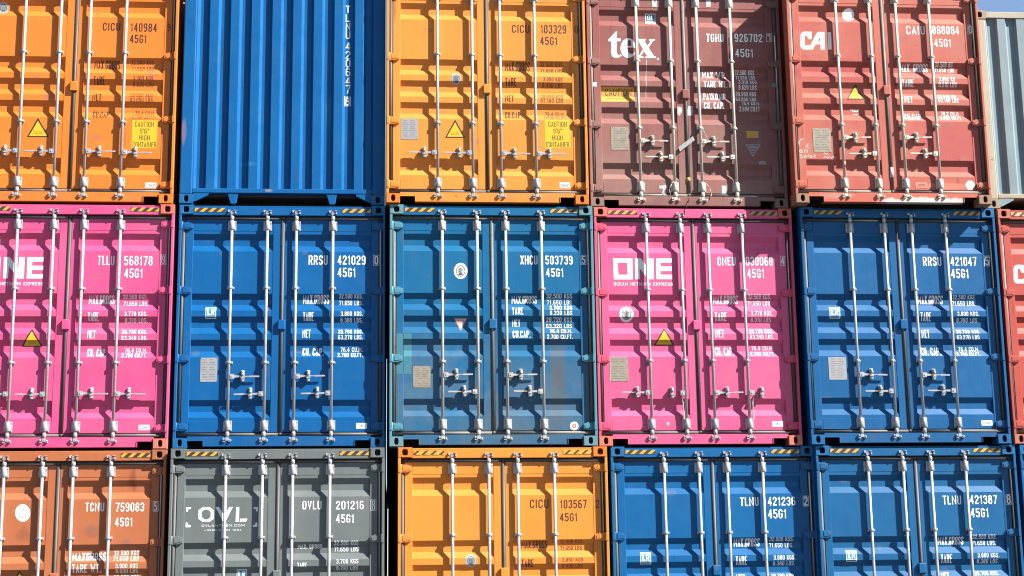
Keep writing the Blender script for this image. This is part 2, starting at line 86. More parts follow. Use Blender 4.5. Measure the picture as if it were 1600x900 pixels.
  ('logo_lettering', [('p', 'white', 0, [[(0.2765, 2.1576), (0.3775, 2.2668), (0.3865, 2.2669), (0.384, 2.1716), (0.4332, 2.1725), (0.4286, 2.1369), (0.3813, 2.1361), (0.3775, 1.9917), (0.3874, 1.9612), (0.4095, 1.9523), (0.4277, 1.9675), (0.438, 1.9509), (0.3998, 1.9224), (0.3507, 1.9188), (0.32, 1.9378), (0.3058, 1.9766), (0.3098, 2.1348), (0.2777, 2.1343)]]), ('p', 'white', 0, [[(0.6115, 2.0581), (0.6067, 2.1121), (0.5857, 2.1584), (0.5504, 2.1783), (0.5138, 2.1776), (0.4684, 2.1516), (0.4357, 2.0998), (0.4253, 2.0437), (0.4327, 1.988), (0.4627, 1.9421), (0.5067, 1.9196), (0.5514, 1.925), (0.5878, 1.9488), (0.6094, 1.9864), (0.6007, 1.9927), (0.5796, 1.9738), (0.5483, 1.9732), (0.5196, 1.9988), (0.5101, 2.0452), (0.5104, 2.0564)], [(0.511, 2.0759), (0.5141, 2.1245), (0.5274, 2.1536), (0.5455, 2.1595), (0.562, 2.1421), (0.5646, 2.0769)]]), ('p', 'white', 0, [[(0.6299, 2.1704), (0.7508, 2.1725), (0.7504, 2.1566), (0.7278, 2.1506), (0.766, 2.0813), (0.8064, 2.1436), (0.7861, 2.1545), (0.7893, 2.1713), (0.8647, 2.1727), (0.8642, 2.1586), (0.8397, 2.1489), (0.7788, 2.0591), (0.8425, 1.9484), (0.8691, 1.9414), (0.8686, 1.9247), (0.7344, 1.9224), (0.7349, 1.9392), (0.7575, 1.947), (0.721, 2.0134), (0.6752, 1.9456), (0.7126, 1.9388), (0.7122, 1.9258), (0.6362, 1.9245), (0.6366, 1.9375), (0.6547, 1.9453), (0.7092, 2.0365), (0.6516, 2.1483), (0.6294, 2.1545)]]), ('p', 'white', 0, [[(0.9059, 1.9151), (0.9055, 1.9122), (0.9045, 1.9094), (0.9029, 1.9069), (0.9009, 1.9048), (0.8984, 1.9032), (0.8958, 1.9022), (0.893, 1.9018), (0.8902, 1.9021), (0.8876, 1.903), (0.8852, 1.9045), (0.8833, 1.9066), (0.8819, 1.909), (0.8811, 1.9117), (0.8808, 1.9146), (0.8812, 1.9175), (0.8823, 1.9203), (0.8838, 1.9228), (0.8859, 1.9249), (0.8883, 1.9265), (0.891, 1.9275), (0.8938, 1.9279), (0.8966, 1.9276), (0.8992, 1.9267), (0.9015, 1.9252), (0.9034, 1.9231), (0.9048, 1.9207), (0.9057, 1.918)]])]),
  ('class_sticker', [('p', 'white', 0, [[(0.7532, 2.3769), (0.8827, 2.3769), (0.8827, 2.5136), (0.7532, 2.5136)]]), ('p', 'teal', 1, [[(0.7638, 2.425), (0.8763, 2.425), (0.8763, 2.5071), (0.7638, 2.5071)]]), ('t', 'white', 2, 'GL', 0.7793, 2.4349, 0.0845, 0.0623, 0.04)]),
  ('caution_sticker', [('p', 'yellowdirty', 0, [[(0.168, 1.3487), (0.5861, 1.3487), (0.5861, 1.5423), (0.168, 1.5423)]]), ('t', 'black', 1, 'CAUTION', 0.2213, 1.4368, 0.3309, 0.0831, 0.0), ('p', 'ochre', 1, [[(0.2412, 1.3902), (0.2627, 1.3902), (0.2627, 1.4062), (0.2412, 1.4062)]]), ('p', 'ochre', 1, [[(0.2744, 1.3907), (0.2958, 1.3907), (0.2958, 1.4066), (0.2744, 1.4066)]]), ('p', 'ochre', 1, [[(0.3075, 1.3912), (0.329, 1.3912), (0.329, 1.4071), (0.3075, 1.4071)]]), ('p', 'ochre', 1, [[(0.3406, 1.3917), (0.3621, 1.3917), (0.3621, 1.4076), (0.3406, 1.4076)]]), ('p', 'ochre', 1, [[(0.3738, 1.3921), (0.3953, 1.3921), (0.3953, 1.4081), (0.3738, 1.4081)]]), ('p', 'ochre', 1, [[(0.4069, 1.3926), (0.4285, 1.3926), (0.4285, 1.4086), (0.4069, 1.4086)]]), ('p', 'ochre', 1, [[(0.4401, 1.3931), (0.4616, 1.3931), (0.4616, 1.409), (0.4401, 1.409)]]), ('p', 'ochre', 1, [[(0.4733, 1.3936), (0.4948, 1.3936), (0.4948, 1.4095), (0.4733, 1.4095)]])]),
  ('approval_plate', [('p', 'platetan', 2, [[(0.2787, 0.7305), (0.4964, 0.7305), (0.4964, 1.0266), (0.2787, 1.0266)]]), ('p', 'plateline', 3, [[(0.3064, 0.9942), (0.359, 0.9942), (0.359, 1.0013), (0.3064, 1.0013)]]), ('p', 'plateline', 3, [[(0.3946, 0.9953), (0.4536, 0.9953), (0.4536, 1.0025), (0.3946, 1.0025)]]), ('p', 'plateline', 3, [[(0.3056, 0.9648), (0.373, 0.9648), (0.373, 0.9721), (0.3056, 0.9721)]]), ('p', 'plateline', 3, [[(0.3938, 0.9659), (0.4633, 0.9659), (0.4633, 0.9732), (0.3938, 0.9732)]]), ('p', 'plateline', 3, [[(0.3007, 0.9383), (0.4773, 0.9383), (0.4773, 0.944), (0.3007, 0.944)]]), ('p', 'plateline', 3, [[(0.3041, 0.906), (0.3714, 0.906), (0.3714, 0.9133), (0.3041, 0.9133)]]), ('p', 'plateline', 3, [[(0.3923, 0.9071), (0.4512, 0.9071), (0.4512, 0.9143), (0.3923, 0.9143)]]), ('p', 'plateline', 3, [[(0.3033, 0.8767), (0.356, 0.8767), (0.356, 0.8837), (0.3033, 0.8837)]]), ('p', 'plateline', 3, [[(0.3915, 0.8777), (0.4609, 0.8777), (0.4609, 0.885), (0.3915, 0.885)]]), ('p', 'plateline', 3, [[(0.2985, 0.8502), (0.4748, 0.8502), (0.4748, 0.8558), (0.2985, 0.8558)]]), ('p', 'plateline', 3, [[(0.3018, 0.818), (0.3544, 0.818), (0.3544, 0.8251), (0.3018, 0.8251)]]), ('p', 'plateline', 3, [[(0.3899, 0.819), (0.4488, 0.819), (0.4488, 0.8262), (0.3899, 0.8262)]]), ('p', 'plateline', 3, [[(0.3011, 0.7887), (0.3683, 0.7887), (0.3683, 0.7959), (0.3011, 0.7959)]]), ('p', 'plateline', 3, [[(0.3891, 0.7897), (0.4585, 0.7897), (0.4585, 0.797), (0.3891, 0.797)]]), ('p', 'plateline', 3, [[(0.2962, 0.7623), (0.4724, 0.7623), (0.4724, 0.7678), (0.2962, 0.7678)]]), ('p', 'black', 3, [[(0.2941, 1.0079), (0.3016, 1.0079), (0.3016, 1.0153), (0.2941, 1.0153)]]), ('p', 'black', 3, [[(0.2872, 0.7379), (0.2947, 0.7379), (0.2947, 0.7453), (0.2872, 0.7453)]]), ('p', 'black', 3, [[(0.4812, 1.0102), (0.4887, 1.0102), (0.4887, 1.0177), (0.4812, 1.0177)]]), ('p', 'black', 3, [[(0.4738, 0.74), (0.4813, 0.74), (0.4813, 0.7474), (0.4738, 0.7474)]])]),
  ('small_sticker', [('p', 'yellowdirty', 0, [[(1.973, 0.9052), (2.1199, 0.9052), (2.1199, 0.9943), (1.973, 0.9943)]])]),
  ('warning_triangle', [('p', 'greylt', 0, [[(1.9542, 0.821), (2.1427, 0.8233), (2.0412, 0.6576)], [(1.9749, 0.8089), (2.1208, 0.8106), (2.0423, 0.6824)]]), ('p', 'greylt', 0, [[(1.9918, 0.778), (2.102, 0.778), (2.102, 0.7979), (1.9918, 0.7979)]]), ('p', 'greylt', 0, [[(2.003, 0.7564), (2.0885, 0.7564), (2.0885, 0.7667), (2.003, 0.7667)]]), ('p', 'greylt', 0, [[(2.0174, 0.738), (2.0724, 0.738), (2.0724, 0.7479), (2.0174, 0.7479)]]), ('p', 'greylt', 0, [[(2.0529, 0.7166), (2.0525, 0.7139), (2.0517, 0.7113), (2.0505, 0.7089), (2.049, 0.7069), (2.0472, 0.7054), (2.0452, 0.7045), (2.0432, 0.7041), (2.0412, 0.7044), (2.0393, 0.7053), (2.0376, 0.7068), (2.0363, 0.7087), (2.0353, 0.7111), (2.0347, 0.7137), (2.0346, 0.7164), (2.035, 0.7192), (2.0358, 0.7218), (2.037, 0.7242), (2.0385, 0.7262), (2.0403, 0.7277), (2.0422, 0.7286), (2.0443, 0.729), (2.0463, 0.7287), (2.0482, 0.7278), (2.0499, 0.7263), (2.0512, 0.7244), (2.0522, 0.722), (2.0527, 0.7194)]])]),
  ('paper_tag', [('p', 'greylt', 0, [[(2.1099, 0.5655), (2.1967, 0.5655), (2.1967, 0.6067), (2.1099, 0.6067)]])]),
  ('paper_tag', [('p', 'whitedirty', 0, [[(0.8393, 2.596), (0.9035, 2.596), (0.9035, 2.6904), (0.8393, 2.6904)]])]),
  ('paper_tag', [('p', 'whitedirty', 0, [[(1.5276, 2.6095), (1.5867, 2.6095), (1.5867, 2.7041), (1.5276, 2.7041)]])]),
  ('paper_tag', [('p', 'whitedirty', 0, [[(1.1142, 1.2995), (1.1743, 1.2847), (1.1725, 1.2316), (1.1402, 1.175), (1.1138, 1.1996)]]), ('p', 'whitedirty', 0, [[(1.2509, 1.3077), (1.3083, 1.3022), (1.301, 1.1834), (1.2313, 1.1824)]])]),
  ('paper_tag', [('p', 'greylt', 30, [[(1.1051, 0.7647), (1.2912, 0.9094), (1.3136, 0.86), (1.1243, 0.7092)]])]),
  ('paper_tag', [('p', 'whitedirty', 0, [[(0.8521, 0.2823), (0.9543, 0.2955), (0.9559, 0.2527), (0.9318, 0.2464), (0.9537, 0.0939), (0.893, 0.063), (0.8849, 0.1848), (0.9047, 0.24), (0.854, 0.2456)]])]),
  ('paper_tag', [('p', 'whitedirty', 0, [[(1.6304, 0.0753), (1.6931, 0.0753), (1.6931, 0.2902), (1.6304, 0.2902)]]), ('p', 'teal', 1, [[(1.6342, 0.1732), (1.6892, 0.1732), (1.6892, 0.1921), (1.6342, 0.1921)]])]),
  ('small_sticker', [('p', 'tealdirty', 0, [[(2.3232, 1.5684), (2.3869, 1.5684), (2.3869, 1.6168), (2.3232, 1.6168)]]), ('p', 'greylt', 0, [[(2.4089, 1.6266), (2.4273, 1.6269), (2.4252, 1.5826), (2.4068, 1.5823)]])]),
  ('small_sticker', [('p', 'white', 0, [[(0.0342, 1.5434), (0.1138, 1.5434), (0.1138, 1.5978), (0.0342, 1.5978)]])]),
  ('plastic_tie', [('l', 'whitedirty', 0, [(0.7452, 1.9068), (0.7471, 1.7648), (0.7342, 1.6387), (0.7337, 1.4192)], 0.008)]),
 ],
 'E1': [
  ('code_lettering', [('t', 'white', 0, 'CAIU', 1.5238, 2.1959, 0.2395, 0.1096, 0.03)]),
  ('number_lettering', [('t', 'white', 0, '888084', 1.859, 2.2052, 0.3432, 0.1084, 0.03)]),
  ('check_digit', [('t', 'white', 0, '0', 2.3248, 2.2231, 0.0451, 0.1, 0.03), ('p', 'white', 0, [[(2.3177, 2.3331), (2.3858, 2.3344), (2.377, 2.2132), (2.3089, 2.212)], [(2.3217, 2.3286), (2.3811, 2.3297), (2.3729, 2.2176), (2.3137, 2.2165)]])]),
  ('size_lettering', [('t', 'white', 0, '45G1', 1.8724, 2.0367, 0.2151, 0.1056, 0.03)]),
  ('weight_lettering', [('t', 'white', 0, 'MAX. GROSS', 1.4253, 1.7129, 0.3517, 0.1003, 0.055)]),
  ('weight_lettering', [('t', 'white', 0, '32.500 KG', 1.8674, 1.7799, 0.2236, 0.0574, 0.028)]),
  ('weight_lettering', [('t', 'white', 0, '71.650 LBS', 1.8631, 1.7167, 0.2512, 0.0545, 0.028)]),
  ('weight_lettering', [('t', 'white', 0, 'TARE', 1.4281, 1.5148, 0.1504, 0.0934, 0.055)]),
  ('weight_lettering', [('t', 'white', 0, '3.860 KG', 1.9007, 1.588, 0.2044, 0.0536, 0.028)]),
  ('weight_lettering', [('t', 'white', 0, '8.510 LBS', 1.8959, 1.5187, 0.2295, 0.0601, 0.028)]),
  ('weight_lettering', [('t', 'white', 0, 'NET', 1.4455, 1.3052, 0.1038, 0.0891, 0.055)]),
  ('weight_lettering', [('t', 'white', 0, '28.640 KG', 1.8735, 1.3708, 0.2315, 0.0504, 0.028)]),
  ('weight_lettering', [('t', 'white', 0, '63.140 LBS', 1.8756, 1.3113, 0.2565, 0.0569, 0.028)]),
  ('weight_lettering', [('t', 'white', 0, 'CU.CAP', 1.4379, 1.0899, 0.2134, 0.0808, 0.055)]),
  ('weight_lettering', [('t', 'white', 0, '76.2 CU.M', 1.9109, 1.1523, 0.2187, 0.0498, 0.028)]),
  ('weight_lettering', [('t', 'white', 0, '2.690 CU.FT', 1.8919, 1.099, 0.2647, 0.0504, 0.028)]),
  ('logo_lettering', [('p', 'white', 0, [[(0.321, 2.2052), (0.2329, 2.2081), (0.201, 2.1984), (0.1786, 2.1667), (0.1695, 2.0105), (0.1868, 1.9797), (0.2117, 1.9736), (0.3218, 1.9755), (0.3611, 2.0431), (0.426, 2.0442), (0.4225, 1.9772), (0.4748, 1.9781), (0.4806, 2.2048), (0.4062, 2.2067), (0.3798, 2.1834), (0.293, 2.027), (0.2237, 2.0258), (0.2302, 2.1546), (0.2649, 2.1553), (0.2664, 2.1227), (0.2813, 2.1067), (0.313, 2.1105)], [(0.4285, 2.1517), (0.4265, 2.0898), (0.39, 2.0891)]]), ('p', 'white', 0, [[(0.521, 2.2055), (0.5652, 2.2063), (0.5644, 1.9797), (0.5171, 1.9788)]])]),
  ('class_emblem', [('p', 'white', 0, [[(0.8841, 2.4454), (0.8811, 2.4262), (0.8743, 2.4078), (0.8642, 2.3913), (0.8512, 2.3775), (0.836, 2.3669), (0.8194, 2.3602), (0.8021, 2.3578), (0.7851, 2.3596), (0.7691, 2.3657), (0.7551, 2.3756), (0.7437, 2.389), (0.7354, 2.4052), (0.7307, 2.4233), (0.7298, 2.4424), (0.7328, 2.4617), (0.7396, 2.48), (0.7497, 2.4965), (0.7626, 2.5104), (0.7778, 2.521), (0.7945, 2.5277), (0.8118, 2.5302), (0.8289, 2.5284), (0.8448, 2.5223), (0.8589, 2.5123), (0.8703, 2.4989), (0.8786, 2.4827), (0.8833, 2.4646)]])]),
  ('warning_triangle', [('p', 'black', 0, [[(0.7205, 1.3417), (0.7293, 1.3356), (0.9307, 1.3385), (0.9402, 1.3449), (0.8473, 1.5342), (0.8351, 1.5341)]]), ('p', 'yellow', 1, [[(0.7406, 1.3476), (0.9208, 1.3502), (0.8399, 1.5105)]]), ('p', 'ochre', 2, [[(0.7889, 1.3876), (0.7982, 1.3876), (0.7982, 1.3956), (0.7889, 1.3956)]]), ('p', 'ochre', 2, [[(0.7879, 1.3699), (0.796, 1.3699), (0.796, 1.3779), (0.7879, 1.3779)]]), ('p', 'ochre', 2, [[(0.8021, 1.3878), (0.8113, 1.3878), (0.8113, 1.3958), (0.8021, 1.3958)]]), ('p', 'ochre', 2, [[(0.8011, 1.3701), (0.8092, 1.3701), (0.8092, 1.378), (0.8011, 1.378)]]), ('p', 'ochre', 2, [[(0.8153, 1.388), (0.8245, 1.388), (0.8245, 1.396), (0.8153, 1.396)]]), ('p', 'ochre', 2, [[(0.8143, 1.3703), (0.8224, 1.3703), (0.8224, 1.3782), (0.8143, 1.3782)]]), ('p', 'ochre', 2, [[(0.8285, 1.3882), (0.8377, 1.3882), (0.8377, 1.3962), (0.8285, 1.3962)]]), ('p', 'ochre', 2, [[(0.8275, 1.3704), (0.8356, 1.3704), (0.8356, 1.3784), (0.8275, 1.3784)]]), ('p', 'ochre', 2, [[(0.8417, 1.3884), (0.8509, 1.3884), (0.8509, 1.3964), (0.8417, 1.3964)]]), ('p', 'ochre', 2, [[(0.8407, 1.3706), (0.8488, 1.3706), (0.8488, 1.3786), (0.8407, 1.3786)]]), ('p', 'ochre', 2, [[(0.8549, 1.3885), (0.8641, 1.3885), (0.8641, 1.3965), (0.8549, 1.3965)]]), ('p', 'ochre', 2, [[(0.8538, 1.3708), (0.862, 1.3708), (0.862, 1.3788), (0.8538, 1.3788)]]), ('p', 'ochre', 2, [[(0.8681, 1.3887), (0.8773, 1.3887), (0.8773, 1.3967), (0.8681, 1.3967)]]), ('p', 'ochre', 2, [[(0.867, 1.371), (0.8752, 1.371), (0.8752, 1.379), (0.867, 1.379)]])]),
  ('small_sticker', [('p', 'white', 0, [[(0.7615, 1.2053), (0.7712, 1.2053), (0.7712, 1.2148), (0.7615, 1.2148)]]), ('p', 'white', 0, [[(0.7877, 1.1839), (0.7943, 1.1839), (0.7943, 1.1933), (0.7877, 1.1933)]]), ('p', 'white', 0, [[(0.7947, 1.1467), (0.8, 1.1467), (0.8, 1.1592), (0.7947, 1.1592)]]), ('p', 'white', 0, [[(0.7749, 1.2055), (0.7846, 1.2055), (0.7846, 1.2149), (0.7749, 1.2149)]]), ('p', 'white', 0, [[(0.7956, 1.184), (0.8022, 1.184), (0.8022, 1.1934), (0.7956, 1.1934)]]), ('p', 'white', 0, [[(0.802, 1.1468), (0.8073, 1.1468), (0.8073, 1.1593), (0.802, 1.1593)]]), ('p', 'white', 0, [[(0.7883, 1.2057), (0.798, 1.2057), (0.798, 1.2151), (0.7883, 1.2151)]]), ('p', 'white', 0, [[(0.8035, 1.1841), (0.8102, 1.1841), (0.8102, 1.1935), (0.8035, 1.1935)]]), ('p', 'white', 0, [[(0.8093, 1.1469), (0.8146, 1.1469), (0.8146, 1.1594), (0.8093, 1.1594)]]), ('p', 'white', 0, [[(0.8017, 1.2058), (0.8114, 1.2058), (0.8114, 1.2153), (0.8017, 1.2153)]]), ('p', 'white', 0, [[(0.8115, 1.1842), (0.8181, 1.1842), (0.8181, 1.1936), (0.8115, 1.1936)]]), ('p', 'white', 0, [[(0.8166, 1.147), (0.8219, 1.147), (0.8219, 1.1595), (0.8166, 1.1595)]]), ('p', 'white', 0, [[(0.8151, 1.206), (0.8248, 1.206), (0.8248, 1.2155), (0.8151, 1.2155)]]), ('p', 'white', 0, [[(0.8194, 1.1843), (0.826, 1.1843), (0.826, 1.1937), (0.8194, 1.1937)]]), ('p', 'white', 0, [[(0.8239, 1.1471), (0.8292, 1.1471), (0.8292, 1.1596), (0.8239, 1.1596)]]), ('p', 'white', 0, [[(0.8285, 1.2062), (0.8382, 1.2062), (0.8382, 1.2157), (0.8285, 1.2157)]]), ('p', 'white', 0, [[(0.8273, 1.1844), (0.8339, 1.1844), (0.8339, 1.1938), (0.8273, 1.1938)]]), ('p', 'white', 0, [[(0.8313, 1.1472), (0.8365, 1.1472), (0.8365, 1.1597), (0.8313, 1.1597)]]), ('p', 'white', 0, [[(0.842, 1.2064), (0.8516, 1.2064), (0.8516, 1.2159), (0.842, 1.2159)]]), ('p', 'white', 0, [[(0.8352, 1.1845), (0.8419, 1.1845), (0.8419, 1.1939), (0.8352, 1.1939)]]), ('p', 'white', 0, [[(0.8386, 1.1473), (0.8438, 1.1473), (0.8438, 1.1598), (0.8386, 1.1598)]]), ('p', 'white', 0, [[(0.8554, 1.2066), (0.8651, 1.2066), (0.8651, 1.216), (0.8554, 1.216)]]), ('p', 'white', 0, [[(0.8431, 1.1846), (0.8498, 1.1846), (0.8498, 1.1941), (0.8431, 1.1941)]]), ('p', 'white', 0, [[(0.8459, 1.1474), (0.8512, 1.1474), (0.8512, 1.1599), (0.8459, 1.1599)]]), ('p', 'white', 0, [[(0.8688, 1.2068), (0.8785, 1.2068), (0.8785, 1.2162), (0.8688, 1.2162)]]), ('p', 'white', 0, [[(0.8511, 1.1847), (0.8577, 1.1847), (0.8577, 1.1942), (0.8511, 1.1942)]]), ('p', 'white', 0, [[(0.8532, 1.1475), (0.8585, 1.1475), (0.8585, 1.16), (0.8532, 1.16)]])]),
  ('approval_plate', [('p', 'platetan', 2, [[(0.2655, 0.6584), (0.4899, 0.6584), (0.4899, 0.9599), (0.2655, 0.9599)]]), ('p', 'plateline', 3, [[(0.3003, 0.9269), (0.3528, 0.9269), (0.3528, 0.9342), (0.3003, 0.9342)]]), ('p', 'plateline', 3, [[(0.388, 0.928), (0.4468, 0.928), (0.4468, 0.9354), (0.388, 0.9354)]]), ('p', 'plateline', 3, [[(0.2987, 0.897), (0.3658, 0.897), (0.3658, 0.9044), (0.2987, 0.9044)]]), ('p', 'plateline', 3, [[(0.3864, 0.8981), (0.4557, 0.8981), (0.4557, 0.9055), (0.3864, 0.9055)]]), ('p', 'plateline', 3, [[(0.2931, 0.87), (0.4687, 0.87), (0.4687, 0.8757), (0.2931, 0.8757)]]), ('p', 'plateline', 3, [[(0.2956, 0.8372), (0.3627, 0.8372), (0.3627, 0.8445), (0.2956, 0.8445)]]), ('p', 'plateline', 3, [[(0.3832, 0.8382), (0.442, 0.8382), (0.442, 0.8455), (0.3832, 0.8455)]]), ('p', 'plateline', 3, [[(0.2941, 0.8073), (0.3465, 0.8073), (0.3465, 0.8145), (0.2941, 0.8145)]]), ('p', 'plateline', 3, [[(0.3816, 0.8083), (0.4509, 0.8083), (0.4509, 0.8157), (0.3816, 0.8157)]]), ('p', 'plateline', 3, [[(0.2885, 0.7803), (0.4639, 0.7803), (0.4639, 0.786), (0.2885, 0.786)]]), ('p', 'plateline', 3, [[(0.291, 0.7475), (0.3434, 0.7475), (0.3434, 0.7547), (0.291, 0.7547)]]), ('p', 'plateline', 3, [[(0.3785, 0.7486), (0.4372, 0.7486), (0.4372, 0.7558), (0.3785, 0.7558)]]), ('p', 'plateline', 3, [[(0.2894, 0.7177), (0.3564, 0.7177), (0.3564, 0.725), (0.2894, 0.725)]]), ('p', 'plateline', 3, [[(0.3769, 0.7187), (0.4461, 0.7187), (0.4461, 0.7261), (0.3769, 0.7261)]]), ('p', 'plateline', 3, [[(0.2839, 0.6908), (0.459, 0.6908), (0.459, 0.6964), (0.2839, 0.6964)]]), ('p', 'black', 3, [[(0.2885, 0.9409), (0.2962, 0.9409), (0.2962, 0.9484), (0.2885, 0.9484)]]), ('p', 'black', 3, [[(0.2743, 0.666), (0.2819, 0.666), (0.2819, 0.6735), (0.2743, 0.6735)]]), ('p', 'black', 3, [[(0.4744, 0.9432), (0.4821, 0.9432), (0.4821, 0.9508), (0.4744, 0.9508)]]), ('p', 'black', 3, [[(0.4596, 0.6681), (0.4673, 0.6681), (0.4673, 0.6756), (0.4596, 0.6756)]])]),
  ('chalk_scribble', [('l', 'chalk', 0, [(0.1475, 0.8261), (0.1105, 0.8103), (0.0845, 0.7731), (0.0949, 0.7394)], 0.008), ('l', 'chalk', 0, [(0.1104, 0.6874), (0.0914, 0.6687), (0.0962, 0.6443), (0.1206, 0.6507), (0.1161, 0.6813)], 0.008), ('l', 'chalk', 0, [(0.1465, 0.6878), (0.1474, 0.6448)], 0.008), ('l', 'chalk', 0, [(0.1453, 0.6632), (0.1675, 0.685)], 0.008), ('l', 'chalk', 0, [(0.2045, 0.7622), (0.1752, 0.7188), (0.2138, 0.707)], 0.008), ('l', 'chalk', 0, [(0.1887, 0.6883), (0.1805, 0.6452)], 0.008), ('l', 'chalk', 0, [(0.0883, 0.6074), (0.1072, 0.6229), (0.1184, 0.6077), (0.0988, 0.5769), (0.1291, 0.5803)], 0.008), ('l', 'chalk', 0, [(0.1549, 0.6143), (0.1419, 0.5957), (0.156, 0.5775), (0.172, 0.5961), (0.1549, 0.6143)], 0.008), ('l', 'chalk', 0, [(0.1977, 0.627), (0.1898, 0.5901)], 0.008), ('l', 'chalk', 0, [(0.2272, 0.6151), (0.2112, 0.5965), (0.2254, 0.5813), (0.2446, 0.603), (0.2272, 0.6151)], 0.008), ('l', 'chalk', 0, [(0.2636, 0.6216), (0.2871, 0.6096), (0.2563, 0.597), (0.2828, 0.585)], 0.008), ('l', 'chalk', 0, [(0.3906, 0.6292), (0.4037, 0.6477), (0.4205, 0.6234), (0.4339, 0.6481), (0.4507, 0.6237)], 0.008), ('l', 'chalk', 0, [(0.3882, 0.5831), (0.4074, 0.6048), (0.4301, 0.5775), (0.4557, 0.6053), (0.4786, 0.5811), (0.5158, 0.5999), (0.5391, 0.5848)], 0.008)]),
  ('class_emblem', [('p', 'white', 0, [[(2.2577, 0.2556), (2.2553, 0.2426), (2.2501, 0.2302), (2.2424, 0.2191), (2.2325, 0.2098), (2.221, 0.2028), (2.2085, 0.1983), (2.1954, 0.1968), (2.1826, 0.1981), (2.1707, 0.2023), (2.1602, 0.2091), (2.1517, 0.2183), (2.1456, 0.2293), (2.1422, 0.2415), (2.1417, 0.2545), (2.144, 0.2675), (2.1492, 0.2799), (2.1569, 0.291), (2.1668, 0.3003), (2.1783, 0.3074), (2.1909, 0.3118), (2.2039, 0.3134), (2.2167, 0.3121), (2.2287, 0.3079), (2.2392, 0.301), (2.2477, 0.2919), (2.2538, 0.2809), (2.2572, 0.2686)]]), ('p', 'silver', 1, [[(2.1696, 0.2609), (2.2311, 0.2609), (2.2311, 0.2676), (2.1696, 0.2676)]]), ('p', 'silver', 1, [[(2.1743, 0.2425), (2.2237, 0.2425), (2.2237, 0.2491), (2.1743, 0.2491)]])]),
  ('worn_patch', [('p', 'chalkthin', 0, [[(1.5079, 0.2852), (1.6602, 0.2928), (1.661, 0.2133), (1.5148, 0.2058)], [(1.5362, 0.2549), (1.6369, 0.262), (1.6197, 0.2312), (1.5585, 0.2245)]])]),
 ],
 'F2': [
  ('logo_lettering', [('p', 'white', 0, [[(0.321, 2.2052), (0.2329, 2.2081), (0.201, 2.1984), (0.1786, 2.1667), (0.1695, 2.0105), (0.1868, 1.9797), (0.2117, 1.9736), (0.3218, 1.9755), (0.3611, 2.0431), (0.426, 2.0442), (0.4225, 1.9772), (0.4748, 1.9781), (0.4806, 2.2048), (0.4062, 2.2067), (0.3798, 2.1834), (0.293, 2.027), (0.2237, 2.0258), (0.2302, 2.1546), (0.2649, 2.1553), (0.2664, 2.1227), (0.2813, 2.1067), (0.313, 2.1105)], [(0.4285, 2.1517), (0.4265, 2.0898), (0.39, 2.0891)]]), ('p', 'white', 0, [[(0.521, 2.2055), (0.5652, 2.2063), (0.5644, 1.9797), (0.5171, 1.9788)]])]),
 ],
 'A2': [
  ('logo_lettering', [('p', 'white', 0, [[(0.239, 2.2569), (0.4408, 2.258), (0.4424, 2.0033), (0.2411, 2.0024)], [(0.2929, 2.2036), (0.3867, 2.2041), (0.3869, 2.0565), (0.2938, 2.0561)]]), ('p', 'white', 0, [[(0.4778, 2.2582), (0.5433, 2.2586), (0.6499, 2.119), (0.6516, 2.2592), (0.7155, 2.2595), (0.7181, 2.0033), (0.6527, 2.003), (0.5401, 2.1512), (0.5361, 2.0037), (0.4822, 2.0035)]]), ('p', 'white', 0, [[(0.7457, 2.2597), (0.9371, 2.2607), (0.9355, 2.2069), (0.8042, 2.2062), (0.8049, 2.1555), (0.9361, 2.1562), (0.9356, 2.1055), (0.8055, 2.1049), (0.8067, 2.056), (0.9367, 2.0566), (0.9357, 2.0042), (0.7494, 2.0034)]]), ('t', 'white', 0, 'OCEAN NETWORK EXPRESS', 0.2624, 1.9213, 0.6753, 0.0384, 0.05)]),
  ('code_lettering', [('t', 'white', 0, 'TLLU', 1.5573, 2.1691, 0.1931, 0.1107, 0.03)]),
  ('number_lettering', [('t', 'white', 0, '568178', 1.8632, 2.1672, 0.3294, 0.1116, 0.03)]),
  ('check_digit', [('t', 'white', 0, '9', 2.3043, 2.1832, 0.0307, 0.1033, 0.03), ('p', 'white', 0, [[(2.2873, 2.2972), (2.3482, 2.2976), (2.352, 2.1724), (2.2912, 2.1721)], [(2.2914, 2.2931), (2.3443, 2.2934), (2.3479, 2.1765), (2.295, 2.1763)]])]),
  ('size_lettering', [('t', 'white', 0, '45G1', 1.8686, 2.0167, 0.2134, 0.1105, 0.03)]),
  ('weight_lettering', [('t', 'white', 0, 'MAX.GROSS', 1.4677, 1.7058, 0.2969, 0.1027, 0.055)]),
  ('weight_lettering', [('t', 'white', 0, '32.500 KGS.', 1.8644, 1.7681, 0.2806, 0.0486, 0.028)]),
  ('weight_lettering', [('t', 'white', 0, '71.650 LBS.', 1.8673, 1.6867, 0.2869, 0.0518, 0.028)]),
  ('weight_lettering', [('t', 'white', 0, 'TARE', 1.4693, 1.5031, 0.1232, 0.1016, 0.055)]),
  ('weight_lettering', [('t', 'white', 0, '3.770 KGS.', 1.8882, 1.5614, 0.2636, 0.0515, 0.028)]),
  ('weight_lettering', [('t', 'white', 0, '8.310 LBS.', 1.8941, 1.4871, 0.2601, 0.0513, 0.028)]),
  ('weight_lettering', [('t', 'white', 0, 'NET', 1.4712, 1.2946, 0.0937, 0.0976, 0.055)]),
  ('weight_lettering', [('t', 'white', 0, '28.730 KGS.', 1.8664, 1.3488, 0.2891, 0.051, 0.028)]),
  ('weight_lettering', [('t', 'white', 0, '63.340 LBS.', 1.8658, 1.2748, 0.2954, 0.0508, 0.028)]),
  ('weight_lettering', [('t', 'white', 0, 'CU. CAP.', 1.4766, 1.0803, 0.217, 0.0971, 0.055)]),
